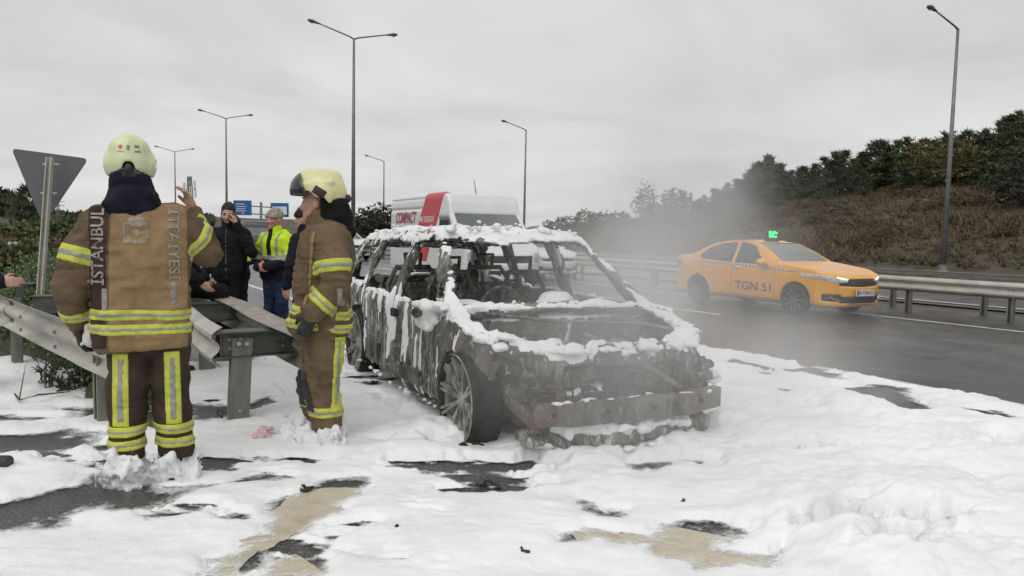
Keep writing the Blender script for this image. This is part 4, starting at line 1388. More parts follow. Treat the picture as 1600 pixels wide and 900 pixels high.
# crumpled sheet-metal scraps and wiring left in the front end
rs = np.random.default_rng(12)
for k, (px_, py_, pz_, w_, h_) in enumerate(((.60, -.34, .70, .22, .16), (.60, .22, .66, .2, .2), (.58, .02, .75, .3, .09), (.62, -.64, .60, .2, .10), (.56, .62, .60, .16, .2), (.55, -.78, .74, .16, .18), (.66, -.15, .37, .34, .10), (.64, .40, .36, .26, .12), (.40, .84, .66, .14, .20))):
    m_s = 9; gv_ = np.linspace(-.5, .5, m_s); A1, A2 = np.meshgrid(gv_, gv_, indexing='ij')
    fold = .05 * np.abs(fbm(A1 * 2.5 + k * 3, A2 * 2.5, k * 1.7, 3))
    Vs = np.stack([px_ + fold + .10 * A2 * rs.normal(), py_ + A1 * w_, pz_ + A2 * h_ + .03 * A1 * rs.normal()], -1).reshape(-1, 3)
    Vs = np.concatenate([Vs, Vs - np.array([.008, 0, 0])]); n0 = m_s * m_s
    ids = np.arange(n0).reshape(m_s, m_s); Fq = []
    for a_ in range(m_s - 1):
        for b_ in range(m_s - 1):
            if rs.random() < .10 and (a_ in (0, m_s - 2) or b_ in (0, m_s - 2)): continue
            q_ = (ids[a_, b_], ids[a_ + 1, b_], ids[a_ + 1, b_ + 1], ids[a_, b_ + 1]); Fq += [q_, tuple(i + n0 for i in q_[::-1])]
    wp("torn_panel", MB().add(Vs, Fq), (M_burnt, M_burntrust, M_burntdark)[k % 3], True)
for k in range(9):
    y0 = rs.uniform(-.6, .6); y1 = y0 + rs.normal() * .25
    wp("wiring", MB().tube([(.60, y0, .80), (.68, (y0 * 2 + y1) / 3, .62 + rs.normal() * .05), (.70, (y0 + y1 * 2) / 3, .5 + rs.normal() * .06), (.64, y1, .40)], [.006, .007, .007, .005], 5), M_char, True)
# engine remains
fe = Field((-.40, -.66, .40), (.62, .66, .95), .018)
fe.box((.10, .0, .62), (.55, .42, .26), .04, .03)
for y in (-.14, 0, .14): fe.cone((-.1, y, .76), (.28, y, .74), .05, .05, .03)
fe.box((.15, -.42, .62), (.34, .24, .22), .03, .02); fe.ell((-.10, .45, .66), (.16, .16, .14), .03)
fe.cone((.3, -.3, .70), (.35, .35, .74), .035, .035, .02); fe.cone((-.2, -.5, .78), (.1, -.2, .80), .03, .03, .02); fe.cone((-.2, .2, .82), (.3, .5, .70), .03, .025, .02)
fe.wrinkle(.016, 9, 2, 3)
fobj("engine", fe, M_burntdark, wreck)
# bonnet stay cables / hood hinge arc lying across the bay
wp("bonnet_edge", MB().tube([(-.26, -.66, 1.00), (.0, -.30, 1.0), (.12, .1, 1.0), (.12, .5, .98), (.25, .72, .96)], .014, 6), M_burnt, True)
wp("cowl_panel", MB().sweep([(-.06, -.02), (.05, -.03), (.06, .0), (-.06, .03)], [(-.34, y, 1.02 - .06 * abs(y)) for y in np.linspace(-.78, .78, 9)]), M_burnt)
wp("dashboard", MB().tube([(-.62, y, .90) for y in np.linspace(-.74, .74, 8)], [.13, .12, .14, .13, .12, .14, .13, .12], 8), M_burntdark, True)
# steering wheel ring, seats
sw = MB(); ring = [(-.80 + .05 * math.sin(a), -.28 + .165 * math.cos(a), .99 + .16 * math.sin(a)) for a in np.linspace(0, 2 * math.pi, 25)]
sw.tube(ring, .016, 6, False); sw.bar((-.80, -.44, .99), (-.80, -.12, .99), .03); sw.bar((-.80, -.28, .85), (-.80, -.28, 1.0), .04)
wp("steering_wheel", sw, M_burntdark, True)
def seat(xc, yc, w=.46):
    mb = MB()
    mb.tube([(xc, yc - w / 2, .45), (xc - .10, yc - w / 2, 1.05), (xc - .13, yc - w * .32, 1.22), (xc - .13, yc + w * .32, 1.22), (xc - .10, yc + w / 2, 1.05), (xc, yc + w / 2, .45)], .028, 6)
    o = wp("seat", mb, M_burntdark, True)
    s2 = MB()
    for k in range(6): s2.bar((xc - .02 - .016 * k, yc - w / 2, .55 + .1 * k), (xc - .02 - .016 * k, yc + w / 2, .55 + .1 * k), .02)
    s2.box((xc - .09, yc, .85), (.03, w * .8, .42))
    s2.build("seat_back", M_burntdark, o)
    MB().tube([(xc - .13, yc - .07, 1.2), (xc - .14, yc - .09, 1.36), (xc - .14, yc + .09, 1.36), (xc - .13, yc + .07, 1.2)], .022, 6).build("headrest", M_burntdark, o, True)
    MB().box((xc + .22, yc, .46), (.5, w, .12)).build("seat_base", M_burntdark, o)
seat(-1.55, -.38); seat(-1.55, .38); seat(-2.55, -.42, .56); seat(-2.55, .42, .56)
wp("door_panel_trim", MB().box((-1.0, -.99, .42), (.5, .03, .12)), M_burntdark); wp("door_panel_trim", MB().box((-2.15, -1.0, .46), (.42, .03, .16)), M_burntdark)
hd = MB().box((-1.50, -.985, .88), (.12, .03, .07)); wp("door_handle_hole", hd, M_char)
wp("mirror_stub", MB().tube([(-.55, -.9, 1.0), (-.55, -1.06, 1.0), (-.5, -1.12, .98)], [.06, .05, .04], 8), M_burntdark, True)

BODY_PARTS = list(wreck.children)
for _c in BODY_PARTS:
    _c.location.z -= .095
    for _m in [_c] + list(_c.children):          # collapsed front suspension and bonnet line: the nose droops
        _n = len(_m.data.vertices); _a = np.empty(_n * 3, np.float32); _m.data.vertices.foreach_get("co", _a); _a = _a.reshape(-1, 3)
        _a[:, 2] -= .10 * sstep(-.45, .55, _a[:, 0]) * np.clip((_a[:, 2] - .42) / .45, 0, 1)
        _m.data.vertices.foreach_set("co", _a.ravel()); _m.data.update()
def burnt_wheel(cx, y, steer, flat):
    side_ = -1 if y < 0 else 1
    root = MB()
    T_ = Matrix.Translation((cx, y, .315)) @ Matrix.Rotation(steer, 4, 'Z')
    mb = MB().lathe([(.32, -.11), (.338, -.10), (.352, -.05), (.356, .05), (.345, .12), (.31, .13), (.295, .12), (.295, -.10), (.32, -.11)], (0, 0, 0), (0, 1, 0), 40)
    o = mb.build("wheel", M_char, wreck, True); o.matrix_local = T_
    rm = MB().lathe([(.322, -.115), (.330, -.10), (.305, -.08), (.275, -.05), (.27, .08), (.30, .1)], (0, 0, 0), (0, side_ * -1, 0), 40)
    # dished spokes, outer face towards side_
    for k in range(20):
        a = 2 * math.pi * k / 20 + (.09 if k % 2 else -.09)
        p0 = np.array([.055 * math.cos(a), side_ * .045, .055 * math.sin(a)]); p1 = np.array([.305 * math.cos(a), side_ * .092, .305 * math.sin(a)])
        rm.bar(p0, p1, .020, .03, up=(0, 1, 0))
    rm.lathe([(0, .062), (.05, .060), (.07, .045), (.075, .0)], (0, 0, 0), (0, side_, 0), 20)
    rr = rm.build("rim", M_ashrim, o, False)
    MB().lathe([(0, -.02), (.19, -.02), (.19, .0), (0, .0)], (0, side_ * -.03, 0), (0, side_, 0), 28).build("brake_disc", M_burntrust, o)
burnt_wheel(0, -.885, .0, 1); burnt_wheel(0, .885, 0, 1); burnt_wheel(-2.92, -.885, 0, 0); burnt_wheel(-2.92, .885, 0, 0)
# ------------------------------------------------------------------ intact cars
def car_paint(name, c, coat=.6, dirt=.25):
    m, t, b, L = _nodes(name)
    n = noise_tex(t, 2.0, 5, .6); n2 = noise_tex(t, 30, 4, .6)
    r = ramp(t, [(0.35, tuple(v * .92 for v in c)), (0.7, c)])
    L.new(n.outputs[0], r.inputs[0])
    tcn = N_(t, "ShaderNodeTexCoord"); sp_ = N_(t, "ShaderNodeSeparateXYZ"); L.new(tcn.outputs["Object"], sp_.inputs[0])
    mr = N_(t, "ShaderNodeMapRange", **{"From Min": .75, "From Max": .15, "To Min": 0.0, "To Max": dirt}); L.new(sp_.outputs[2], mr.inputs[0])
    ml = t.nodes.new("ShaderNodeMath"); ml.operation = 'MULTIPLY'; L.new(mr.outputs[0], ml.inputs[0]); L.new(n2.outputs[0], ml.inputs[1])
    c2 = MIX(t, ml.outputs[0], r.outputs[0], (0.16, 0.13, 0.10)); L.new(c2, b.inputs["Base Color"])
    b.inputs["Roughness"].default_value = .42; b.inputs["Coat Weight"].default_value = coat; b.inputs["Coat Roughness"].default_value = .06
    return m
M_taxi = car_paint("taxi_yellow", (0.82, 0.365, 0.03), dirt=.3)
M_white = car_paint("van_white", (0.72, 0.73, 0.74), dirt=.5)
M_darkpaint = car_paint("dark_paint", (0.035, 0.038, 0.042))
M_glass = MAT("tinted_glass", (0.030, 0.036, 0.036), (0.045, 0.052, 0.05), 0.06, scale=2, spec=.6)
M_wind = MAT("windscreen_glass", (0.10, 0.115, 0.115), (0.14, 0.155, 0.15), 0.07, scale=1.5, spec=.8)
M_black = MAT("black_plastic", (0.014, 0.014, 0.015), (0.03, 0.03, 0.031), 0.5, scale=10)
M_tyre = MAT("tyre_rubber", (0.012, 0.012, 0.012), (0.025, 0.025, 0.024), 0.75, scale=14, bump=.3)
M_alloy = MAT("dark_alloy", (0.10, 0.10, 0.105), (0.22, 0.22, 0.23), 0.35, metal=.7, scale=10)
M_chrome = MAT("bright_trim", (0.6, 0.6, 0.61), (0.7, 0.7, 0.7), 0.15, metal=.9, scale=5)
M_lampglass = MAT("headlamp", (0.30, 0.31, 0.33), (0.6, 0.62, 0.64), 0.1, scale=14, coat=.8)
M_taillamp = MAT("tail_lamp", (0.32, 0.02, 0.015), (0.42, 0.03, 0.02), 0.2, scale=6, coat=.8)
M_red = MAT("red_wrap", (0.50, 0.045, 0.06), (0.56, 0.055, 0.075), 0.35, scale=2)
M_redtext = MAT("red_print", (0.34, 0.03, 0.045), (0.40, 0.04, 0.06), 0.4, scale=8)
M_whitetext = MAT("white_print", (0.72, 0.70, 0.70), (0.78, 0.76, 0.76), 0.4, scale=8)
M_navytext = MAT("navy_print", (0.022, 0.020, 0.050), (0.03, 0.028, 0.06), 0.4, scale=8)
M_plate = MAT("plate_white", (0.62, 0.63, 0.64), (0.7, 0.7, 0.7), 0.35, scale=6)

def emit_mat(name, c, s):
    m, t, b, L = _nodes(name)
    b.inputs["Base Color"].default_value = (*c, 1)
    b.inputs["Emission Color"].default_value = (*c, 1); b.inputs["Emission Strength"].default_value = s
    return m

M_drl = emit_mat("running_light_white", (0.9, 0.95, 1.0), 1.6)

def checker_mat(name, a, bcol, s):
    m, t, b, L = _nodes(name)
    tcn = N_(t, "ShaderNodeTexCoord"); mp = N_(t, "ShaderNodeMapping"); mp.inputs["Scale"].default_value = (1, 0.0001, 1)
    L.new(tcn.outputs["Object"], mp.inputs[0])
    ck = N_(t, "ShaderNodeTexChecker", Scale=s); ck.inputs[1].default_value = (*a, 1); ck.inputs[2].default_value = (*bcol, 1)
    L.new(mp.outputs[0], ck.inputs[0]); L.new(ck.outputs[0], b.inputs["Base Color"]); b.inputs["Roughness"].default_value = .4
    return m
M_check = checker_mat("taxi_checker", (0.10, 0.08, 0.16), (0.62, 0.58, 0.52), 22.0)

def body_field(side, sect, plan, lo, hi, h, k=.06):
    f = Field(lo, hi, h)
    s = poly2(f.ax[0][:, None], f.ax[2][None, :], side)[:, None, :]
    A = np.abs(f.ax[1])
    c = poly2(A[:, None], f.ax[2][None, :], sect)[None, :, :]
    p = poly2(f.ax[0][:, None], A[None, :], plan)[:, :, None]
    f.F = smax(smax(s, c, k), p, k).astype(np.float32)
    return f

def wheel(root, cx, y, z, R, rim, w, spokes, steer=0.0, mat_r=None):
    s = -1 if y < 0 else 1
    T_ = Matrix.Translation((cx, y, z)) @ Matrix.Rotation(steer, 4, 'Z')
    o = MB().lathe([(rim, -w / 2), (R - .02, -w / 2 + .01), (R, -w / 2 + .04), (R, w / 2 - .04), (R - .02, w / 2 - .01), (rim, w / 2), (rim * .93, w * .4), (rim * .93, -w * .4), (rim, -w / 2)], (0, 0, 0), (0, 1, 0), 36).build("wheel", M_tyre, root, True)
    o.matrix_local = T_
    rm = MB().lathe([(rim * 1.02, w * .46), (rim * .95, w * .44), (rim * .9, w * .2), (rim * .9, -w * .4)], (0, 0, 0), (0, s, 0), 36)
    for k in range(spokes):
        a = 2 * math.pi * k / spokes
        rm.bar((.03 * math.cos(a), s * w * .36, .03 * math.sin(a)), (rim * .94 * math.cos(a), s * w * .42, rim * .94 * math.sin(a)), .035, .02, up=(0, 1, 0))
    rm.lathe([(0, w * .42), (.05, w * .40), (.06, w * .3)], (0, 0, 0), (0, s, 0), 16)
    rm.build("rim", mat_r or M_alloy, o)
    MB().lathe([(0, w * .12), (rim * .88, w * .12), (rim * .88, w * .1)], (0, 0, 0), (0, s, 0), 24).build("brake_disc", M_black, o)
    return o

def sedan(root, paint, h, taxi):
    f = body_field([(.80, .22), (.89, .36), (.91, .58), (.87, .74), (.74, .84), (.40, .93), (0, .99), (-.42, 1.05), (-.75, 1.24), (-1.12, 1.41), (-1.55, 1.49), (-2.0, 1.475), (-2.45, 1.36), (-2.95, 1.13), (-3.35, 1.08), (-3.60, 1.05), (-3.66, .80), (-3.62, .35), (-3.45, .24)],
                   [(-.2, .18), (.80, .18), (.875, .32), (.895, .55), (.885, .80), (.86, .96), (.635, 1.40), (.52, 1.475), (-.2, 1.50)],
                   [(.90, -.2), (.88, .35), (.74, .70), (.45, .86), (0, .895), (-2.9, .895), (-3.35, .82), (-3.58, .60), (-3.66, -.2)],
                   (-3.75, -1.0, .12), (1.0, 1.0, 1.6), h)
    X2, Z2, A = f.ax[0][:, None], f.ax[2][None, :], np.abs(f.Y)
    # shoulder crease
    for cx in (0, -2.64):
        d = np.maximum(np.sqrt((f.X - cx) ** 2 + (f.Z - .315) ** 2) - .350, .55 - A)
        f.F = np.maximum(f.F, -d)
    F0 = f.F.copy()
    wins = [[(-.80, .97), (-1.18, 1.335), (-1.46, 1.40), (-1.62, 1.405), (-1.60, .975)], [(-1.68, .98), (-1.70, 1.405), (-2.1, 1.39), (-2.46, 1.27), (-2.66, 1.10), (-2.64, 1.03)]]
    for w in wins:
        d = np.maximum(poly2(X2, Z2, w)[:, None, :], .3 - A); f.F = np.maximum(f.F, -np.maximum(d, -(F0 + .035)))
    wsd = np.maximum(np.maximum(1.055 - f.Z, f.Z - 1.41), np.maximum(A - (.73 - .42 * (f.Z - 1.05)), -1.25 - f.X))
    f.F = np.maximum(f.F, -np.maximum(wsd, -(F0 + .03)))
    rwd = np.maximum(np.maximum(1.12 - f.Z, f.Z - 1.36), np.maximum(A - (.66 - .35 * (f.Z - 1.1)), f.X + 2.1))
    f.F = np.maximum(f.F, -np.maximum(rwd, -(F0 + .03)))
    # recess for lower grille and upper grille
    g1 = np.maximum(np.maximum(A - .58, np.abs(f.Z - .685) - .080 + .04 * A), .5 - f.X)
    g2 = np.maximum(np.maximum(A - .56, np.abs(f.Z - .36) - .06), .5 - f.X)
    fogs = np.maximum(np.maximum(np.abs(A - .66) - .13, np.abs(f.Z - .40) - .07), .4 - f.X)
    for g in (g1, g2, fogs): f.F = np.maximum(f.F, -np.maximum(g, -(F0 + .03)))
    Fb = f.F
    doors = [("front_door", -1.66, -.50), ("rear_door", -2.58, -1.66)]
    dm = None
    for s in (-1, 1):
        for nm, x0, x1 in doors:
            yb = (-1.0, -.45) if s < 0 else (.45, 1.0)
            ex = lambda a, b, c: np.maximum(-(np.sqrt((a + 2.64) ** 2 + (c - .31) ** 2) - .40), -1) + 0 * b
            region_part(nm, paint, root, ((x0, x1), yb, (.27, 1.44)), ex, f, Fb, .006)
            d = np.maximum(np.maximum(np.maximum(x0 - f.X, f.X - x1), np.maximum(.27 - f.Z, f.Z - 1.44)), np.maximum(.45 - A, -(np.sqrt((f.X + 2.64) ** 2 + (f.Z - .31) ** 2) - .40)))
            dm = d if dm is None else np.minimum(dm, d)
    fobj("body", f, paint, root, np.maximum(Fb, -dm))
    def patch(name, mat, reg, off=-.012, thick=.07, par=None):
        thick = max(thick, .07)
        return fobj(name, f, mat, par or root, np.maximum(np.maximum(F0 - off, -(F0 - off + thick)), reg))
    for s in (-1, 1):
        sd = np.where(s * f.Y > 0, -1.0, 1.0)
        for w in wins: patch("side_window", M_glass, np.maximum(np.maximum(poly2(X2, Z2, w)[:, None, :] - .008, .3 - A), sd))
        patch("headlight", M_lampglass, np.maximum(np.maximum(poly2(A[0, :, 0][None, :, None], f.Z, [(.40, .745), (.60, .775), (.90, .86), (.90, .775), (.66, .675), (.42, .69)]), .12 - f.X), sd), .006, .03)
        MB().tube([(.86, s * .44, .755), (.78, s * .60, .785), (.60, s * .76, .825)], [.010, .013, .010], 6).build("running_light", M_drl, root, True) if taxi else None
        patch("tail_lamp", M_taillamp, np.maximum(np.maximum(np.maximum(np.abs(f.Z - .90) - .09, .45 - A), f.X + 3.2), sd), .006, .03)
        fg = patch("fog_light_recess", M_black, np.maximum(np.maximum(fogs - .01, sd), 0 * f.X - 1), -.018)
        MB().bar((.80, s * .60, .355), (.72, s * .78, .42), .02, .015).build("trim", M_chrome, fg)
        mf = Field((-.98, s * 1.0 - .22, .85), (-.5, s * 1.0 + .22, 1.2), .02)
        mf.ell((-.74, s * .99, 1.02), (.10, .13, .075), .01); mf.cone((-.70, s * .85, .97), (-.72, s * .92, .99), .03, .03, .02)
        fobj("wing_mirror", mf, paint, root)
        for x in (-1.48, -2.42): MB().tube([(x - .09, s * .875, .88), (x, s * .90, .885), (x + .09, s * .885, .88)], [.014, .018, .014], 6).build("door_handle", M_chrome if taxi else paint, root, True)
    patch("windscreen", M_wind, wsd - .01); patch("rear_window", M_glass, rwd - .01)
    gg = patch("grille", M_black, np.maximum(g1 - .008, 0 * f.Z - 1), -.016); patch("lower_grille", M_black, g2 - .008, -.016)
    MB().bar((.885, -.42, .30), (.885, .42, .30), .015).build("trim", M_chrome, gg)
    pl = MB().box((.925, 0, .50), (.02, .52, .115)).build("number_plate", M_plate, root)
    if taxi:
        V, F = text_mesh("34 TGN 51", .095, .002, .001, width=.44)
        MB().add([(.937 + v[2], v[0] + .015, .50 + v[1]) for v in V], F).build("lettering", M_navytext, pl)
        MB().box((.9365, -.235, .50), (.004, .04, .105)).build("band", M_signblue, pl)
    for s in (-1, 1):
        for cx in (0, -2.64): wheel(root, cx, s * .80, .315, .315, .225, .20, 10, .0)
    fobj("sill_trim", f, M_black, root, np.maximum(np.maximum(F0 - .004, f.Z - .25), np.maximum(f.X + .38, -2.25 - f.X)))
    if taxi:
        for s in (-1, 1):
            sd = np.where(s * f.Y > 0, -1.0, 1.0)
            patch("checker_band", M_check, np.maximum(np.maximum(poly2(X2, Z2, [(.30, .875), (.30, .845), (-1.0, .885), (-2.9, .955), (-2.9, 1.03), (-2.0, .99), (-.6, .94)])[:, None, :], .5 - A), sd), .004, .012)
    return f, F0

tx_loc, tx_rz = veh_xf((6.30, 14.93), 30.4)
taxi = thing("taxi", "orange-yellow taxi saloon with TGN 51 on its door, driving on wet road", "taxi", tx_loc, tx_rz)
f_t, F_t = sedan(taxi, M_taxi, .0185, True)
tmp = fobj("tmp_surface", f_t, None, None, F_t)
V, F = text_mesh("TGN 51", .25, 0, .004, width=.95)
vv_, ff_ = drape(V, F, (-1.02, -1.5, .50), (1, 0, 0), (0, 0, 1), (0, 1, 0), tmp, .004)
MB().add(vv_, ff_).build("lettering", M_navytext, taxi)
bpy.data.objects.remove(tmp, do_unlink=True)
# illuminated roof sign
ts = MB().box((-1.35, 0, 1.475), (.16, .30, .08)).build("roof_sign_base", M_black, taxi)
so_ = MB().box((-1.35, 0, 1.595), (.05, .32, .18)).build("roof_sign", M_black, taxi)
M_led = emit_mat("green_led", (0.02, 0.85, 0.22), 2.2)
dots = MB()
rr_ = np.random.default_rng(4)
for row, zc in ((0, 1.635), (1, 1.56)):
    for cidx in range(12):
        for q in range(3):
            if rr_.random() < (.88 if row == 0 else .8) and not (row == 1 and (cidx < 1 or cidx > 10)):
                dots.box((-1.322, -.13 + cidx * .0236, zc - .022 + q * .022), (.006, .017, .017))
dots.build("led_dots", M_led, so_, kind="stuff")
MB().tube([(-2.9, .2, 1.12), (-3.0, .2, 1.30)], [.008, .003], 5).build("aerial", M_black, taxi)

# small white car behind the wreck and another far down the road
wc_loc, wc_rz = veh_xf((-8.3, 38.0), 30)
wcar = thing("white_car", "small white car far down the road between firefighter and wreck", "car", wc_loc, wc_rz)
sedan(wcar, M_white, .04, False)
wc2_loc, wc2_rz = veh_xf((1.15, 24.6), 26)
wcar2 = thing("white_car", "white car behind the van, seen through the wreck's windscreen opening", "car", wc2_loc, wc2_rz)
sedan(wcar2, M_white, .035, False)

# ------------------------------------------------------------------ panel van
def van(root, paint, h, wrap):
    f = body_field([(.90, .32), (1.0, .45), (1.02, .75), (.95, 1.02), (.70, 1.22), (.28, 1.36), (-.40, 2.08), (-.50, 2.36), (-.64, 2.58), (-1.0, 2.67), (-5.0, 2.68), (-5.12, 2.55), (-5.2, .9), (-5.18, .35)],
                   [(-.2, .25), (.92, .25), (1.0, .45), (1.02, 1.2), (1.01, 1.5), (.965, 2.52), (.92, 2.62), (.8, 2.68), (-.2, 2.70)],
                   [(1.02, -.2), (.99, .5), (.84, .85), (.5, 1.0), (-4.9, 1.02), (-5.15, .98), (-5.2, -.2)], (-5.3, -1.12, .2), (1.12, 1.12, 2.8), h, .08)
    A = np.abs(f.Y); X2, Z2 = f.ax[0][:, None], f.ax[2][None, :]
    for cx in (0, -3.4):
        f.F = np.maximum(f.F, -np.maximum(np.sqrt((f.X - cx) ** 2 + (f.Z - .36) ** 2) - .42, .6 - A))
    F0 = f.F.copy()
    ws = np.maximum(np.maximum(1.38 - f.Z, f.Z - 2.08), np.maximum(A - (.90 - .06 * (f.Z - 1.4)), -.8 - f.X))
    sw_ = np.maximum(poly2(X2, Z2, [(.05, 1.32), (-.52, 1.98), (-1.15, 1.98), (-1.15, 1.32)])[:, None, :], .5 - A)
    gl_ = np.maximum(np.maximum(A - .62, np.abs(f.Z - .93) - .10), .6 - f.X)
    for d in (ws, sw_, gl_): f.F = np.maximum(f.F, -np.maximum(d, -(F0 + .04)))
    # horizontal body seams
    for z in (2.50, 2.22):
        f.F = np.maximum(f.F, -np.maximum(np.maximum(np.abs(f.Z - z) - .018, .5 - A), np.maximum(f.X + 1.1, -(F0 + .03))))
    fobj("body", f, paint, root)
    def patch(name, mat, reg, off=-.012, thick=.12):
        thick = max(thick, .12)
        return fobj(name, f, mat, root, np.maximum(np.maximum(F0 - off, -(F0 - off + thick)), reg))
    patch("windscreen", M_wind, ws - .01)
    for s in (-1, 1):
        sd = np.where(s * f.Y > 0, -1.0, 1.0)
        patch("side_window", M_glass, np.maximum(sw_ - .01, sd))
        patch("headlight", M_lampglass, np.maximum(np.maximum(np.maximum(np.abs(A - .80) - .14, np.abs(f.Z - .98) - .14), .4 - f.X), sd), .008, .05)
        mf = Field((-.6, s * 1.15 - .3, 1.2), (.1, s * 1.15 + .3, 1.95), .035)
        mf.box((-.2, s * 1.2, 1.58), (.12, .2, .34), .05, .02); mf.cone((-.15, s * .95, 1.45), (-.18, s * 1.15, 1.5), .04, .04, .02)
        fobj("wing_mirror", mf, M_black, root)
        for cx in (0, -3.4): wheel(root, cx, s * .90, .36, .36, .21, .22, 6)
    patch("grille", M_black, gl_ - .01, -.02)
    fobj("bumper", f, M_black, root, np.maximum(np.maximum(F0 - .015, f.Z - .68), np.maximum(.42 - f.X, .3 - f.Z)))
    fobj("side_cladding", f, M_black, root, np.maximum(np.maximum(F0 - .010, f.Z - .62), np.maximum(np.maximum(f.X + .55, -2.85 - f.X), .6 - A)))
    MB().box((1.03, 0, .52), (.02, .52, .115)).build("number_plate", M_plate, root)
    return f, F0, patch, A, X2, Z2
vn_loc, vn_rz = veh_xf((-0.50, 18.2), 27.0)
vn = thing("panel_van", "tall white panel van with red stripe and COMPACT lettering behind the wreck", "van", vn_loc, vn_rz)
vn.scale = (1, 1, .95)
f_v, F_v, patch_v, A_, X2v, Z2v = van(vn, M_white, .035, True)
sdv = np.where(f_v.Y < 0, -1.0, 1.0)
patch_v("red_stripe", M_red, np.maximum(np.maximum(poly2(X2v, Z2v, [(-.70, 2.75), (-2.05, 2.75), (-3.3, .75), (-1.95, .75)])[:, None, :], .80 - A_), sdv), .008, .03)
tmp = fobj("tmp_surface", f_v, None, None, F_v)
for s, sz, wd, xc, zc, m_, shr in (("COMPACT", .46, 1.75, -3.72, 1.97, M_redtext, .25), ("MS DESIGN", .22, 1.05, -1.98, 1.92, M_whitetext, .2)):
    V, F = text_mesh(s, sz, 0, .008 if s[0] == "C" else .004, shr, width=wd)
    vv_, ff_ = drape(V, F, (xc, -2.0, zc), (1, 0, 0), (0, 0, 1), (0, 1, 0), tmp, .014)
    MB().add(vv_, ff_).build("lettering", m_, vn)
bpy.data.objects.remove(tmp, do_unlink=True)
MB().tube([(-.75, -.1, 2.45), (-.95, -.1, 3.0)], [.015, .008], 5).build("aerial", M_black, vn)
dt_loc, dt_rz = veh_xf(D(399, 392, 47)[:2], 21)
dv = thing("dark_minibus", "dark minibus coming down the road between the two men", "minibus", dt_loc, dt_rz)
van(dv, M_darkpaint, .06, False)
dv.scale = (.85, .85, .75)

# =================================================================== PEOPLE
def cloth(name, c1, c2, scale=9, bump=.35, bscale=90, rough=.85, **k):
    return MAT(name, c1, c2, rough, scale=scale, bump=bump, bscale=bscale, spec=.2, **k)
def turnout(name, a, b_, stain):
    """heavy woven cloth with soot and water stains"""
    m, t, b, L = _nodes(name)
    n = noise_tex(t, 5.0, 7, .68, dist=.5); r = ramp(t, [(.30, a), (.70, b_)]); L.new(n.outputs[0], r.inputs[0])
    n2 = noise_tex(t, 2.3, 6, .7, (1, 1, .7), dist=1.0, off=(3, 7, 1)); r2 = ramp(t, [(.50, (0, 0, 0)), (.70, (.75, .75, .75))]); L.new(n2.outputs[0], r2.inputs[0])
    c = MIX(t, r2.outputs[0], r.outputs[0], stain)
    n3 = noise_tex(t, 190, 3, .6); r3 = ramp(t, [(.35, (.68, .68, .68)), (.65, (1.25, 1.25, 1.25))]); L.new(n3.outputs[0], r3.inputs[0])
    mm = t.nodes.new("ShaderNodeMixRGB"); mm.blend_type = 'MULTIPLY'; mm.inputs[0].default_value = .55
    L.new(c, mm.inputs[1]); L.new(r3.outputs[0], mm.inputs[2]); L.new(mm.outputs[0], b.inputs["Base Color"])
    b.inputs["Roughness"].default_value = .85; b.inputs["Specular IOR Level"].default_value = .2
    n4 = noise_tex(t, 60, 6, .7); bp = N_(t, "ShaderNodeBump", Strength=.6, Distance=.006); L.new(n4.outputs[0], bp.inputs["Height"]); L.new(bp.outputs[0], b.inputs["Normal"])
    return m
M_skin = MAT("skin", (0.42, 0.235, 0.175), (0.50, 0.30, 0.225), 0.5, scale=18, bump=.1, bscale=120)
M_skinred = MAT("reddened_skin", (0.42, 0.16, 0.13), (0.50, 0.24, 0.19), 0.5, scale=14)
M_tan = turnout("turnout_tan", (0.235, 0.158, 0.078), (0.35, 0.245, 0.13), (0.155, 0.105, 0.058))
M_brown = turnout("turnout_brown", (0.105, 0.074, 0.047), (0.195, 0.135, 0.08), (0.062, 0.045, 0.032))
M_darkbrown = cloth("turnout_dark_brown", (0.036, 0.025, 0.02), (0.068, 0.048, 0.037), 8)
M_panelb = cloth("turnout_side_panel", (0.042, 0.028, 0.024), (0.066, 0.046, 0.038), 9)
M_lime = MAT("lime_band", (0.36, 0.38, 0.045), (0.56, 0.60, 0.075), 0.55, scale=9, bump=.25, bscale=70, c3=(0.46, 0.49, 0.06), lo=.28, hi=.72)
M_silver = MAT("silver_band", (0.23, 0.23, 0.205), (0.36, 0.355, 0.31), 0.45, scale=30, bump=.3, bscale=200)
M_fadedprint = MAT("faded_silver_print", (0.22, 0.195, 0.165), (0.36, 0.33, 0.29), 0.6, scale=40)
M_badge = MAT("faded_badge_print", (0.22, 0.165, 0.10), (0.34, 0.30, 0.24), 0.6, scale=45)
M_helmet = MAT("pale_yellow_helmet", (0.62, 0.66, 0.38), (0.72, 0.75, 0.47), 0.3, scale=5, coat=.4)
M_helmet2 = MAT("cream_yellow_helmet", (0.66, 0.62, 0.31), (0.74, 0.70, 0.38), 0.3, scale=5, coat=.4)
M_navycloth = cloth("navy_cloth", (0.008, 0.008, 0.016), (0.018, 0.018, 0.03), 8)
M_blackcloth = cloth("black_cloth", (0.006, 0.006, 0.007), (0.016, 0.016, 0.017), 8)
M_jeans = cloth("dark_jeans", (0.012, 0.022, 0.050), (0.03, 0.05, 0.095), 10)
M_hivis = cloth("hi_vis_yellow", (0.46, 0.66, 0.02), (0.60, 0.82, 0.035), 5)
M_hair = MAT("black_hair", (0.006, 0.005, 0.005), (0.018, 0.015, 0.013), 0.6, scale=40, bump=.6, bscale=150)
M_knit = MAT("beige_knit", (0.24, 0.20, 0.15), (0.40, 0.35, 0.28), 0.9, scale=30, bump=.7, bscale=120)
M_maroon = MAT("dark_maroon_knit", (0.016, 0.008, 0.010), (0.035, 0.018, 0.02), 0.9, scale=30, bump=.7, bscale=120)
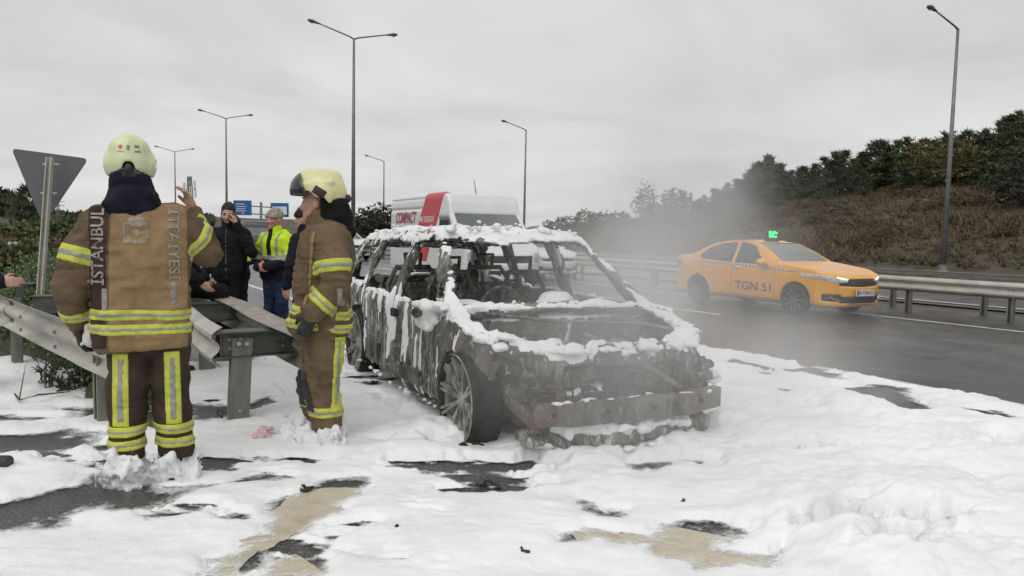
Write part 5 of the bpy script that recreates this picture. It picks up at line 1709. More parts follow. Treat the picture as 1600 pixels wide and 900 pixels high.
M_glove = MAT("dark_glove", (0.012, 0.012, 0.015), (0.035, 0.035, 0.04), 0.7, scale=20, bump=.4)
M_paleglove = MAT("pale_glove", (0.52, 0.49, 0.44), (0.66, 0.64, 0.60), 0.7, scale=20, bump=.4)
M_boot = MAT("black_boot", (0.010, 0.010, 0.011), (0.03, 0.03, 0.032), 0.45, scale=14, bump=.2)
M_visor = MAT("dark_visor", (0.010, 0.012, 0.011), (0.02, 0.022, 0.02), 0.12, scale=3, coat=.7)
M_phone = MAT("phone_black", (0.01, 0.01, 0.011), (0.02, 0.02, 0.022), 0.2, scale=5)
M_knee = MAT("black_knee_pad", (0.010, 0.011, 0.015), (0.035, 0.036, 0.042), 0.6, scale=14, bump=.4)

def Rz(a): c, s = math.cos(a), math.sin(a); return np.array([[c, -s, 0], [s, c, 0], [0, 0, 1.0]])
def Rx(a): c, s = math.cos(a), math.sin(a); return np.array([[1.0, 0, 0], [0, c, -s], [0, s, c]])
def Ry(a): c, s = math.cos(a), math.sin(a); return np.array([[c, 0, s], [0, 1.0, 0], [-s, 0, c]])
def unit(v): v = np.array(v, float); return v / np.linalg.norm(v)

def head(f, c, R, s=1.0):
    """face towards R @ +y"""
    P = lambda x, y, z: np.array(c) + R @ (np.array([x, y, z]) * s)
    f.ell(P(0, -.012, .035), (.077 * s, .097 * s, .103 * s), .02, R=R)
    f.ell(P(0, .030, -.02), (.064 * s, .068 * s, .095 * s), .03, R=R)
    f.cone(P(0, .02, -.06), P(0, .06, -.09), .052 * s, .036 * s, .03)
    f.ell(P(0, .078, -.10), (.026 * s, .022 * s, .020 * s), .02, R=R)
    for x in (-1, 1):
        f.ell(P(x * .036, .075, -.02), (.028 * s, .022 * s, .026 * s), .02, R=R)
        f.ell(P(x * .079, -.008, -.005), (.013 * s, .026 * s, .033 * s), .01, R=R)
    f.cone(P(-.042, .080, .034), P(.042, .080, .034), .013 * s, .013 * s, .015)
    for x in (-1, 1): f.ell(P(x * .031, .103, .012), (.019 * s, .014 * s, .011 * s), .008, cut=True, R=R)
    f.cone(P(0, .090, .018), P(0, .112, -.030), .010 * s, .016 * s, .012)
    f.ell(P(0, .100, -.036), (.021 * s, .014 * s, .010 * s), .01, R=R)
    f.cone(P(-.020, .092, -.062), P(.020, .092, -.062), .008 * s, .008 * s, .008)
    f.cone(P(-.017, .090, -.073), P(.017, .090, -.073), .009 * s, .009 * s, .008)
    return P

def eyes(P, parent, R, s=1.0):
    mb = MB()
    for x in (-1, 1):
        mb.lathe([(0, .006 * s), (.008 * s, .004 * s), (.011 * s, 0), (0, -.004)], P(x * .031, .088, .012), R @ np.array([0, 1, 0]), 10)
    mb.build("eyes", M_hair, parent, True)
    mb = MB()
    for x in (-1, 1): mb.tube([P(x * .012, .094, .031), P(x * .032, .096, .037), P(x * .052, .084, .031)], [.004, .005, .002], 5)
    mb.build("eyebrows", M_hair, parent, True)

def hand(f, w, d, n, thumb, curl=.5, s=1.0, k=.008):
    """wrist w, direction d, palm normal n, thumb side vector"""
    d, n, t = unit(d), unit(n), unit(thumb)
    w = np.array(w, float)
    f.cone(w, w + d * .035 * s, .026 * s, .030 * s, .012)
    for q in (-1, -.33, .33, 1): f.cone(w + d * .03 * s + t * q * .018 * s, w + d * .088 * s + t * q * .028 * s, .017 * s, .0145 * s, .012)
    for q, L in zip((-1, -.33, .33, 1), (.062, .076, .082, .072)):
        b = w + d * .088 * s + t * q * .028 * s
        dr, p = d.copy(), b
        for seg, rr in ((.45, .0105), (.32, .0095), (.25, .0085)):
            ang = curl * (1.1 if seg < .4 else .75)
            dr = unit(dr * math.cos(ang) + n * math.sin(ang))
            e = p + dr * L * seg * s
            f.cone(p, e, rr * s, rr * .92 * s, .004); p = e
    b = w + d * .025 * s + t * .026 * s
    dr = unit(t * .75 + d * .55 + n * .35)
    e = b + dr * .042 * s; f.cone(b, e, .014 * s, .012 * s, .01)
    dr = unit(t * .2 + d * .85 + n * (.35 + curl * .4)); f.cone(e, e + dr * .035 * s, .0115 * s, .0095 * s, .004)

def slab(f, a, d, s0, w, R=9.0):
    """region: slice of width w around point a+d*s0 perpendicular to d, within R of the axis"""
    d = unit(d); a = np.array(a, float)
    px, py, pz = f.X - a[0], f.Y - a[1], f.Z - a[2]
    t = px * d[0] + py * d[1] + pz * d[2]
    q = np.abs(t - s0) - w / 2
    if R < 5:
        rr = np.sqrt(np.maximum(px * px + py * py + pz * pz - t * t, 0)) - R
        q = np.maximum(q, rr)
    return q

def band(f, name, parent, reg, mat, off=.006, thick=.035):
    return fobj(name, f, mat, parent, np.maximum(np.maximum(f.F - off, -(f.F + thick)), reg))

def stripes(f, name, parent, a, d, s0, w, R=9.0, extra=None, off=.006):
    """lime band with a silver strip along its middle"""
    r = slab(f, a, d, s0, w, R); r2 = slab(f, a, d, s0, w * .36, R)
    if extra is not None: r = np.maximum(r, extra); r2 = np.maximum(r2, extra)
    o = band(f, name, parent, r, M_lime, off)
    band(f, "silver_strip", o, r2, M_silver, off + .003)
    return o

def foam_feet(parent, legs, seed, top=.30):
    """froth clinging to boots and lower legs: an uneven coat, thicker towards the ground"""
    P = np.array([q for l in legs for q in l], float)
    f = Field(P.min(0) - (.42, .42, .12), P.max(0) + (.42, .42, .15), .0105)
    for l in legs:
        f.cone(l[0], l[1], .105, .10, .02); f.cone(l[1], l[2], .085, .07, .05)
    zz = f.Z + 0 * f.X + 0 * f.Y
    f.F = f.F - .055 * sstep(.22, .0, zz)
    m = np.abs(f.F) < .10
    i, j, k = np.nonzero(m); x, y, z = f.ax[0][i], f.ax[1][j], f.ax[2][k]
    n = fbm(x * 9 + seed, y * 9, z * 6, 4, .6) + .35 * np.abs(vnoise(x * 26, y * 26, z * 20))
    f.F[m] -= .085 * n * sstep(top + .22, .05, z) - .028 - .10 * sstep(top - .16, top + .10, z)
    fobj("foam_clump", f, M_foam, parent, kind="stuff")

# ------------------------------------------------------------------ firefighter seen from behind
ff1 = thing("person", "firefighter seen from behind in tan turnout coat with ISTANBUL ITFAIYESI on the back", "person", (-2.10, 4.25, 0), math.atan2(2.10, 4.25) * .9)
ff1.scale = (.90, .93, 1.0)
b = Field((-.62, -.35, 0), (.55, .50, 2.02), .0085)
R1 = Rz(0.05)
P1 = head(b, (-.09, .02, 1.80), R1)
b.cone((-.09, .01, 1.74), (-.07, 0, 1.55), .062, .075, .03)
b.chain([(-.06, 0, 1.5), (-.04, 0, 1.2), (0, 0, .95)], [.15, .14, .15], .04)
b.chain([(-.28, 0, 1.50), (-.42, -.02, 1.20), (-.405, .05, .95)], [.06, .05, .032], .03); hand(b, (-.405, .05, .95), (.12, .1, -1), (1, .1, .1), (0, 1, .1), .6, 1.08)
b.chain([(.18, 0, 1.52), (.35, .10, 1.36), (.275, .20, 1.60)], [.06, .05, .033], .03)
hand(b, (.27, .20, 1.60), (-.30, .1, 1), (-.75, -.5, -.3), (-.5, .8, .3), .62, 1.1)
for s in (-1, 1): b.chain([(s * .11, 0, .92), (s * .125, .01, .48), (s * .14, 0, .06)], [.085, .06, .045], .03)
fobj("body", b, M_skin, ff1)
j = Field((-.66, -.34, .70), (.60, .42, 1.78), .0105)
j.box((-.035, 0, 1.165), (.56, .37, .78), .15, .05)
j.cone((-.24, 0, 1.52), (.16, 0, 1.54), .105, .105, .06, sq=(1, .85, 1)); j.cone((-.10, 0, 1.55), (-.085, .0, 1.66), .13, .085, .06)
j.ell((-.03, -.08, 1.35), (.24, .12, .25), .06)
La = [(-.27, 0, 1.50), (-.385, -.02, 1.33), (-.425, -.03, 1.17), (-.41, .05, .97)]
j.chain(La, [.115, .108, .102, .082], .035)
Ra = [(.17, 0, 1.52), (.28, .04, 1.44), (.355, .09, 1.36)]
j.chain(Ra, [.115, .112, .10], .03); j.cone((.355, .10, 1.37), (.285, .19, 1.565), .098, .07, .03)
# flare of the hem
j.cone((-.17, 0, .86), (.11, 0, .86), .155, .155, .05, sq=(1, .9, 1))
j.F = smax(j.F, (.785 - j.Z + .02 * np.cos(j.X * 6)) + 0 * j.Y, .02)
j.wrinkle(.015, 4.2, 5.0, 3, .08, (1, 1, 1.5)); j.wrinkle(.010, 8, 2.2, 2, .08, (.7, 1, 1.9), True); j.wrinkle(.003, 30, 1.2, 2)
coat = fobj("coat", j, M_brown, ff1)
back = np.maximum(np.maximum(j.Y + .02, j.X - .235), np.maximum(-.205 - j.X + .03 * (j.Z - 1.2), .80 - j.Z + 0 * j.X))
back = np.maximum(back, j.Z - 1.63)
band(j, "back_panel", coat, back, M_tan, .005)
strip = np.maximum(np.maximum(j.Y + .02, j.X + .213 - .03 * (j.Z - 1.2)), np.maximum(-.315 - j.X + .0 * j.Z, .82 - j.Z))
strip = np.maximum(strip, j.Z - 1.61)
band(j, "side_panel", coat, strip, M_panelb, .004)
body_only = np.maximum(np.abs(j.X + .035) - .29, 0 * j.Z - 1) + 0 * j.Y
stripes(j, "reflective_band", coat, (0, 0, 0), (0.02, 0, 1), 1.005, .062, extra=body_only, off=.009)
stripes(j, "reflective_band", coat, (0, 0, 0), (0.02, 0, 1), .925, .062, extra=body_only, off=.009)
stripes(j, "sleeve_band", coat, La[1], np.array(La[2]) - La[1], -.005, .095, .17, extra=j.X + .30 + 0 * j.Z)
stripes(j, "sleeve_band", coat, La[2], np.array(La[3]) - La[2], .175, .055, .15, extra=j.X + .30 + 0 * j.Z)
stripes(j, "sleeve_band", coat, Ra[1], np.array(Ra[2]) - Ra[1], .0, .075, .18, extra=.20 - j.X + 0 * j.Z)
stripes(j, "sleeve_band", coat, (.355, .10, 1.37), np.array((.285, .19, 1.565)) - (.355, .10, 1.37), .155, .05, .12)
for txt, hgt, L, x, zc, up in (("İSTANBUL", .10, .42, -.262, 1.385, 1), ("İTFAİYESİ", .088, .40, .155, 1.40, -1)):
    V, F = text_mesh(txt, hgt, 0, .0015, width=L)
    ex, ey = ((0, 0, 1), (-1, 0, 0)) if up > 0 else ((0, 0, -1), (1, 0, 0))
    vv_, ff_ = drape(V, F, (x, -.6, zc), ex, ey, (0, 1, 0), coat, .012)
    MB().add(vv_, ff_).build("lettering", M_fadedprint, coat)
for x0, x1, z0, z1 in ((-.245, -.21, 1.03, 1.16), (.135, .17, 1.06, 1.19)):
    reg = np.maximum(np.maximum(x0 - j.X, j.X - x1), np.maximum(z0 - j.Z, j.Z - z1)); reg = np.maximum(reg, j.Y)
    band(j, "reflective_tab", coat, reg, M_fadedprint, .010)
# faded emblem on the back: block with a domed, towered top
em = np.maximum(np.maximum(-.125 - j.X, j.X - .02), np.maximum(1.40 - j.Z, j.Z - 1.52))
em = np.minimum(em, np.sqrt((j.X + .052) ** 2 + (j.Z - 1.53) ** 2) - .045)
em = np.minimum(em, np.maximum(np.abs(j.X + .052) - .012, np.abs(j.Z - 1.57) - .045))
for x in (-.10, -.005): em = np.maximum(em, -np.maximum(np.abs(j.X - x) - .007, np.abs(j.Z - 1.47) - .03))
em = np.maximum(em, -(np.abs(np.sqrt((j.X + .052) ** 2 + (j.Z - 1.46) ** 2) - .03) - .006))
band(j, "emblem", coat, np.maximum(em, j.Y), M_badge, .010)
# trousers
t_ = Field((-.40, -.28, .05), (.40, .30, 1.0), .0105)
t_.box((0, 0, .86), (.42, .30, .24), .11, .05)
for s in (-1, 1): t_.chain([(s * .115, 0, .86), (s * .12, .0, .60), (s * .13, .015, .42), (s * (.135 if s < 0 else .15), 0, .20)], [.135, .122, .115, .112], .02)
t_.F = smax(t_.F, .15 - t_.Z + 0 * t_.X + 0 * t_.Y, .01)
t_.wrinkle(.011, 5.5, 3.0, 3, .07, (1, 1, 1.4)); t_.wrinkle(.006, 11, 7.0, 2, .07, (.8, .8, 2.2), True)
tr_ = fobj("trousers", t_, M_darkbrown, ff1)
for s in (-1, 1):
    sgn = np.where(s * t_.X > 0, -1.0, 1.0)
    xc = -.155 if s < 0 else .135
    r = np.maximum(np.maximum(np.abs(t_.X - xc - (s * .06 * (.8 - t_.Z)) * .3) - .048, t_.Y + .02), np.maximum(.36 - t_.Z, t_.Z - .79))
    o = band(t_, "leg_stripe", tr_, r, M_lime, .006)
    band(t_, "silver_strip", o, r + .028, M_silver, .009)
    for zc in (.335, .255):
        stripes(t_, "leg_band", tr_, (0, 0, 0), (s * .03, 0, 1), zc, .06, extra=sgn + 0 * t_.Z + 0 * t_.Y, off=.008)
# boots
for s in (-1, 1):
    f = Field((s * .14 - .16, -.22, 0), (s * .14 + .16, .30, .36), .011)
    f.cone((s * .14, 0, .30), (s * .14, 0, .08), .085, .075, .02); f.cone((s * .14, -.04, .055), (s * .155, .18, .05), .06, .05, .03)
    f.F = np.maximum(f.F, .004 - f.Z + 0 * f.X)
    fobj("boot", f, M_boot, ff1)
foam_feet(ff1, [[(-.135, 0, .36), (-.14, 0, .09), (-.15, .16, .05)], [(.15, 0, .36), (.14, 0, .09), (.15, .16, .05)]], 3, .34)
# helmet
h = Field((-.32, -.26, 1.66), (.14, .30, 2.06), .0085)
hc = np.array([-.09, .03, 1.855])
h.ell(hc, (.140, .172, .155), .02)
h.cone(hc + (0, -.10, .095), hc + (0, .10, .115), .05, .05, .05)
for s in (-1, 1): h.ell(hc + (s * .118, -.01, -.01), (.026, .085, .06), .03); h.ell(hc + (s * .06, -.07, .085), (.045, .06, .04), .04)
h.F = smax(h.F, -(h.Z - (1.805 + .12 * (h.Y - .03) * -1 * 0 + .035 - .55 * np.abs(h.X - hc[0]) ** 1.2) ) + 0 * h.Y - .02, .012)
inner = Field((-.32, -.26, 1.66), (.14, .30, 2.06), .0085); inner.ell(hc - (0, 0, .01), (.126, .158, .14), 0)
h.F = np.maximum(h.F, -inner.F)
# cut-out above the rear knob
h.ell(hc + (0.0, -.168, -.045), (.035, .05, .045), .008, cut=True)
hel = fobj("helmet", h, M_helmet, ff1)
rim = Field((-.32, -.26, 1.66), (.14, .30, 2.06), .0085)
rim.ell(hc - (0, .0, .0), (.136, .168, .15), 0)
rz_ = 1.80 + .02 - .55 * np.abs(rim.X - hc[0]) ** 1.2
rim.F = np.maximum(np.maximum(rim.F, np.abs(rim.Z - rz_ + .012) - .02 + 0 * rim.Y), rim.Y - .10)
fobj("rim_band", rim, M_visor, hel)
kn = Field((-.16, -.24, 1.72), (-.02, -.08, 1.92), .007); kn.ell(hc + (0, -.158, -.045), (.027, .022, .036), .01); kn.cone(hc + (-.02, -.15, -.075), hc + (.02, -.15, -.075), .018, .018, .01)
fobj("adjuster_knob", kn, M_boot, hel)
for s in (-1, 1):
    sp_ = Field(hc + (s * .14 - .05, -.08, -.06), hc + (s * .14 + .05, .08, .06), .008); sp_.box(hc + (s * .138, .0, -.005), (.022, .055, .075), .008)
    fobj("side_mount", sp_, M_boot, hel)
def sticker(x, z, w, hh, mat):
    r = np.maximum(np.maximum(np.abs(h.X - hc[0] - x) - w, np.abs(h.Z - hc[2] - z) - hh), h.Y - hc[1] + .05)
    fobj("sticker", h, mat, hel, np.maximum(np.maximum(h.F - .003, -(h.F + .015)), r))
M_stred = MAT("sticker_red", (0.42, 0.10, 0.06), (0.55, 0.30, 0.18), .4, scale=60); M_stgrey = MAT("sticker_grey", (0.16, 0.17, 0.14), (0.40, 0.42, 0.30), .4, scale=70)
sticker(-.043, .080, .014, .013, M_stred); sticker(-.045, .052, .022, .005, M_stred); sticker(.0, .072, .009, .020, M_stgrey); sticker(.047, .083, .014, .011, M_stgrey); sticker(.050, .056, .022, .006, M_stgrey)
nk = Field((-.32, -.24, 1.50), (.16, .22, 1.88), .0095)
nk.cone((-.09, .0, 1.82), (-.09, -.01, 1.72), .115, .120, .03); nk.cone((-.09, -.01, 1.72), (-.08, -.02, 1.635), .125, .172, .03, sq=(1, 1.15, 1))
nk.cone((-.085, -.09, 1.66), (-.065, -.125, 1.585), .06, .03, .04)
nk.wrinkle(.010, 7, 4, 2, .06, (1, 1, 2), True)
nk.F = np.maximum(nk.F, (nk.Z - 1.85) + 0 * nk.X + 0 * nk.Y)
fobj("neck_guard", nk, M_navycloth, ff1)
gv = Field((-.52, -.08, .78), (-.30, .22, 1.0), .008); hand(gv, (-.40, .045, .94), (.15, .1, -1), (1, .1, .1), (0, 1, .1), .55, 1.22)
fobj("glove", gv, M_glove, ff1)
pg = Field((-.42, -.10, .78), (-.24, .12, .98), .008); pg.cone((-.335, -.02, .93), (-.32, -.03, .85), .022, .035, .02); pg.ell((-.335, -.02, .87), (.035, .03, .03), .02); pg.cone((-.33, -.02, .86), (-.37, -.04, .84), .02, .012, .01); pg.wrinkle(.008, 25, 1, 2)
wipe = fobj("white_wipe", pg, M_paleglove, ff1)

# ------------------------------------------------------------------ firefighter in profile
ff2 = thing("person", "firefighter in profile facing left, brown turnout suit, beside the barrier end", "person", (-1.30, 5.10, 0), 0.14)
ff2.scale = (.96, .93, .99)
b = Field((-.45, -.48, 0), (.40, .42, 1.95), .0085)
R2 = Rz(math.radians(82))
hc2 = np.array([-.045, 0, 1.695])
P2 = head(b, hc2, R2, 1.03)
b.cone((-.02, 0, 1.64), (.03, 0, 1.48), .062, .075, .03)
b.chain([(.02, 0, 1.42), (.02, 0, 1.15), (.03, 0, .90)], [.14, .14, .15], .04)
b.chain([(.04, -.22, 1.45), (.105, -.28, 1.16), (-.05, -.30, .97)], [.06, .05, .033], .03)
b.chain([(.04, .22, 1.45), (.06, .28, 1.16), (-.10, .26, .97)], [.06, .05, .033], .03); hand(b, (-.10, .26, .97), (-.5, 0, -.8), (0, -1, 0), (-.5, 0, .3), .7, 1.1)
b.chain([(.03, -.11, .88), (.0, -.11, .47), (.05, -.10, .06)], [.085, .06, .045], .03); b.chain([(.02, .11, .88), (-.07, .12, .46), (-.06, .12, .06)], [.085, .06, .045], .03)
bo2 = fobj("body", b, M_skin, ff2)
eyes(P2, bo2, R2)
j = Field((-.46, -.52, .66), (.42, .46, 1.72), .0105)
j.box((.0, 0, 1.18), (.37, .50, .72), .15, .05)
j.cone((.04, -.19, 1.46), (.04, .19, 1.46), .11, .11, .06); j.cone((.02, 0, 1.48), (-.0, 0, 1.60), .14, .10, .05)
j.ell((.05, 0, 1.33), (.16, .22, .22), .05); j.ell((-.08, 0, 1.10), (.13, .22, .25), .06)
j.cone((-.10, -.10, .88), (-.10, .10, .88), .15, .15, .05); j.cone((.06, -.10, .86), (.06, .10, .86), .14, .14, .05)
La = [(.05, -.21, 1.45), (.10, -.275, 1.29), (.115, -.30, 1.15), (-.035, -.32, .985)]
j.chain(La, [.112, .108, .10, .082], .03)
j.chain([(.05, .21, 1.45), (.07, .29, 1.16), (-.08, .27, .99)], [.11, .10, .08], .03)
j.F = smax(j.F, .755 - j.Z + .15 * j.X + 0 * j.Y, .02)
j.wrinkle(.013, 4.5, 9.0, 3, .08, (1, 1, 1.5)); j.wrinkle(.008, 9.5, 3.2, 2, .08, (.7, .7, 2.2), True); j.wrinkle(.003, 30, 4.2, 2)
coat2 = fobj("coat", j, M_brown, ff2)
notarm = np.maximum(-(j.Y + .245), -1) + 0 * j.Z + 0 * j.X
stripes(j, "reflective_band", coat2, (0, 0, 0), (.12, 0, 1), .945, .062, extra=notarm, off=.008)
stripes(j, "reflective_band", coat2, (0, 0, 0), (.12, 0, 1), .855, .062, extra=notarm, off=.008)
arm = (j.Y + .17) + 0 * j.Z + 0 * j.X
stripes(j, "sleeve_band", coat2, La[1], np.array(La[2]) - La[1], .02, .085, .16, extra=arm)
stripes(j, "sleeve_band", coat2, La[2], np.array(La[3]) - La[2], .145, .075, .14, extra=arm)
for x0, x1, z0, z1 in ((.125, .16, 1.0, 1.14),):
    band(j, "reflective_tab", coat2, np.maximum(np.maximum(np.maximum(x0 - j.X, j.X - x1), np.maximum(z0 - j.Z, j.Z - z1)), j.Y), M_fadedprint, .006)
pk = np.maximum(np.maximum(np.abs(j.X + .125) - .05, np.abs(j.Z - 1.18) - .10), j.Y + .05)
band(j, "chest_pocket", coat2, pk, M_brown, .016)
st_ = np.maximum(np.maximum(np.abs(j.X + .06 - .1 * (j.Z - 1.3)) - .014, np.maximum(1.02 - j.Z, j.Z - 1.5)), j.Y + .05)
band(j, "chest_strap", coat2, st_, M_tan, .012)
cl = Field((-.22, -.22, 1.46), (.22, .22, 1.70), .0095); cl.cone((.01, 0, 1.48), (-.01, 0, 1.565), .135, .115, .02); cl.cone((-.02, 0, 1.56), (-.05, 0, 1.72), .10, .085, .0, cut=True); cl.F = np.maximum(cl.F, cl.Z - 1.615 + .5 * cl.X + 0 * cl.Y)
cl.wrinkle(.007, 9, 2, 2); fobj("collar", cl, M_brown, coat2)
t_ = Field((-.36, -.34, .04), (.36, .36, .98), .0105)
t_.box((.02, 0, .84), (.33, .42, .22), .12, .05)
t_.chain([(.02, -.11, .84), (.01, -.115, .60), (-.01, -.115, .46), (.035, -.11, .20)], [.145, .132, .12, .112], .02)
t_.chain([(.0, .11, .84), (-.05, .12, .60), (-.085, .12, .44), (-.06, .12, .20)], [.135, .125, .115, .105], .02)
t_.F = smax(t_.F, .14 - t_.Z + 0 * t_.X + 0 * t_.Y, .01)
t_.wrinkle(.012, 5.5, 13.0, 3, .07, (1, 1, 1.4)); t_.wrinkle(.008, 10, 17.0, 2, .07, (.8, .8, 2.4), True)
tr2 = fobj("trousers", t_, M_brown, ff2)
r = np.maximum(np.maximum(np.abs(t_.X - .125 + .06 * (.7 - t_.Z)) - .032, t_.Y + .08), np.maximum(.30 - t_.Z, t_.Z - .79))
o = band(t_, "leg_stripe", tr2, r, M_lime, .008); band(t_, "silver_strip", o, r + .02, M_silver, .011)
for zc in (.27,): 
    stripes(t_, "leg_band", tr2, (0, 0, 0), (0, 0, 1), zc, .07, off=.008, extra=np.where(t_.Y < .0, -1., 1.) + 0 * t_.X + 0 * t_.Z)
    stripes(t_, "leg_band", tr2, (0, 0, 0), (0, 0, 1), zc + .02, .07, off=.008, extra=np.where(t_.Y >= .0, -1., 1.) + 0 * t_.X + 0 * t_.Z)
for cx, cy, sx in ((-.075, -.13, .05), (-.16, .11, .05)):
    kp = np.maximum(np.maximum(t_.X - cx - .25 * (.42 - t_.Z), np.maximum(.27 - t_.Z, t_.Z - .54)), np.abs(t_.Y - cy) - .10)
    band(t_, "knee_pad", tr2, kp, M_knee, .012)
for (x, y) in ((.05, -.10), (-.06, .12)):
    f = Field((x - .30, y - .14, 0), (x + .17, y + .14, .36), .011)
    f.cone((x, y, .28), (x, y, .08), .08, .07, .02); f.cone((x + .04, y, .055), (x - .17, y, .05), .06, .05, .03)
    f.F = np.maximum(f.F, .004 - f.Z + 0 * f.X); fobj("boot", f, M_boot, ff2)
foam_feet(ff2, [[(.045, -.11, .34), (.05, -.10, .09), (-.12, -.10, .05)], [(-.06, .12, .34), (-.06, .12, .09), (-.22, .12, .05)]], 5, .28)
gv = Field((-.24, -.46, .74), (.05, -.18, 1.02), .0075)
hand(gv, (-.05, -.325, .95), (-.42, .0, -.95), (.2, 1, .1), (-.9, .1, .3), .85, 1.25); gv.cone((-.01, -.32, 1.0), (-.055, -.325, .945), .058, .045, .02)
g2 = fobj("glove", gv, M_glove, ff2)
fobj("cuff_stripe", gv, M_lime, g2, np.maximum(np.maximum(gv.F - .004, -(gv.F + .02)), slab(gv, (-.03, -.32, .975), (-.9, 0, -1.0), .0, .018)))
# helmet with raised visor
h = Field((-.34, -.24, 1.55), (.24, .24, 2.0), .0085)
hc = np.array([-.02, 0, 1.775])
h.ell(hc, (.178, .143, .150), .02); h.cone(hc + (-.10, 0, .10), hc + (.09, 0, .105), .05, .045, .05)
for s in (-1, 1): h.ell(hc + (.02, s * .125, -.03), (.075, .028, .075), .02); h.cone(hc + (-.10, s * .10, .04), hc + (.08, s * .115, .065), .022, .018, .02)
h.F = smax(h.F, -(h.Z - (1.735 + .10 * (h.X + .02) + .045 * sstep(-.03, -.10, h.X) - .055 * sstep(.0, .06, h.X))) + 0 * h.Y, .012)
inner = Field((-.34, -.24, 1.55), (.24, .24, 2.0), .0085); inner.ell(hc, (.165, .130, .136), 0); h.F = np.maximum(h.F, -inner.F)
hel2 = fobj("helmet", h, M_helmet2, ff2)
v = Field((-.34, -.24, 1.60), (.24, .24, 2.02), .0085); v.ell(hc + (-.035, 0, .012), (.185, .146, .148), .0)
vr = np.maximum(v.X + .125 + .35 * (v.Z - 1.80), 1.745 - v.Z) + 0 * v.Y
v.F = np.maximum(np.maximum(v.F, -(v.F + .02)), vr)
fobj("visor", v, M_visor, hel2)
for s in (-1, 1):
    q = np.maximum(np.abs((h.X - hc[0] - .005) * .85 + (h.Z - hc[2] + .0) * -.5) - .045, np.abs((h.X - hc[0]) * .5 + (h.Z - hc[2] + .005) * .85) - .028)
    q = np.maximum(q, .06 - s * h.Y)
    fobj("side_vent", h, M_boot, hel2, np.maximum(np.maximum(h.F - .008, -(h.F + .02)), q))
kn = Field((.10, -.06, 1.68), (.24, .06, 1.82), .008); kn.ell((.165, 0, 1.735), (.025, .035, .03), .01); fobj("adjuster_knob", kn, M_boot, hel2)
nk = Field((-.22, -.22, 1.40), (.26, .22, 1.76), .0095)
nk.cone((.02, 0, 1.70), (.05, 0, 1.60), .115, .125, .03, sq=(1, .9, 1)); nk.cone((.10, -.0, 1.66), (.17, 0, 1.50), .09, .055, .04)
nk.cone((-.05, 0, 1.66), (-.10, 0, 1.78), .105, .125, .01, cut=True)
nk.wrinkle(.010, 8, 5, 2, .06, (1, 1, 1), True)
fobj("neck_guard", nk, M_blackcloth, ff2)
sf = Field((-.2, -.16, 1.52), (.1, .16, 1.68), .009); sf.cone((-.01, 0, 1.53), (-.03, 0, 1.585), .10, .08, .02); sf.wrinkle(.008, 12, 3, 2, .06, (1, 1, 2.5), True); fobj("scarf", sf, M_tan, ff2)

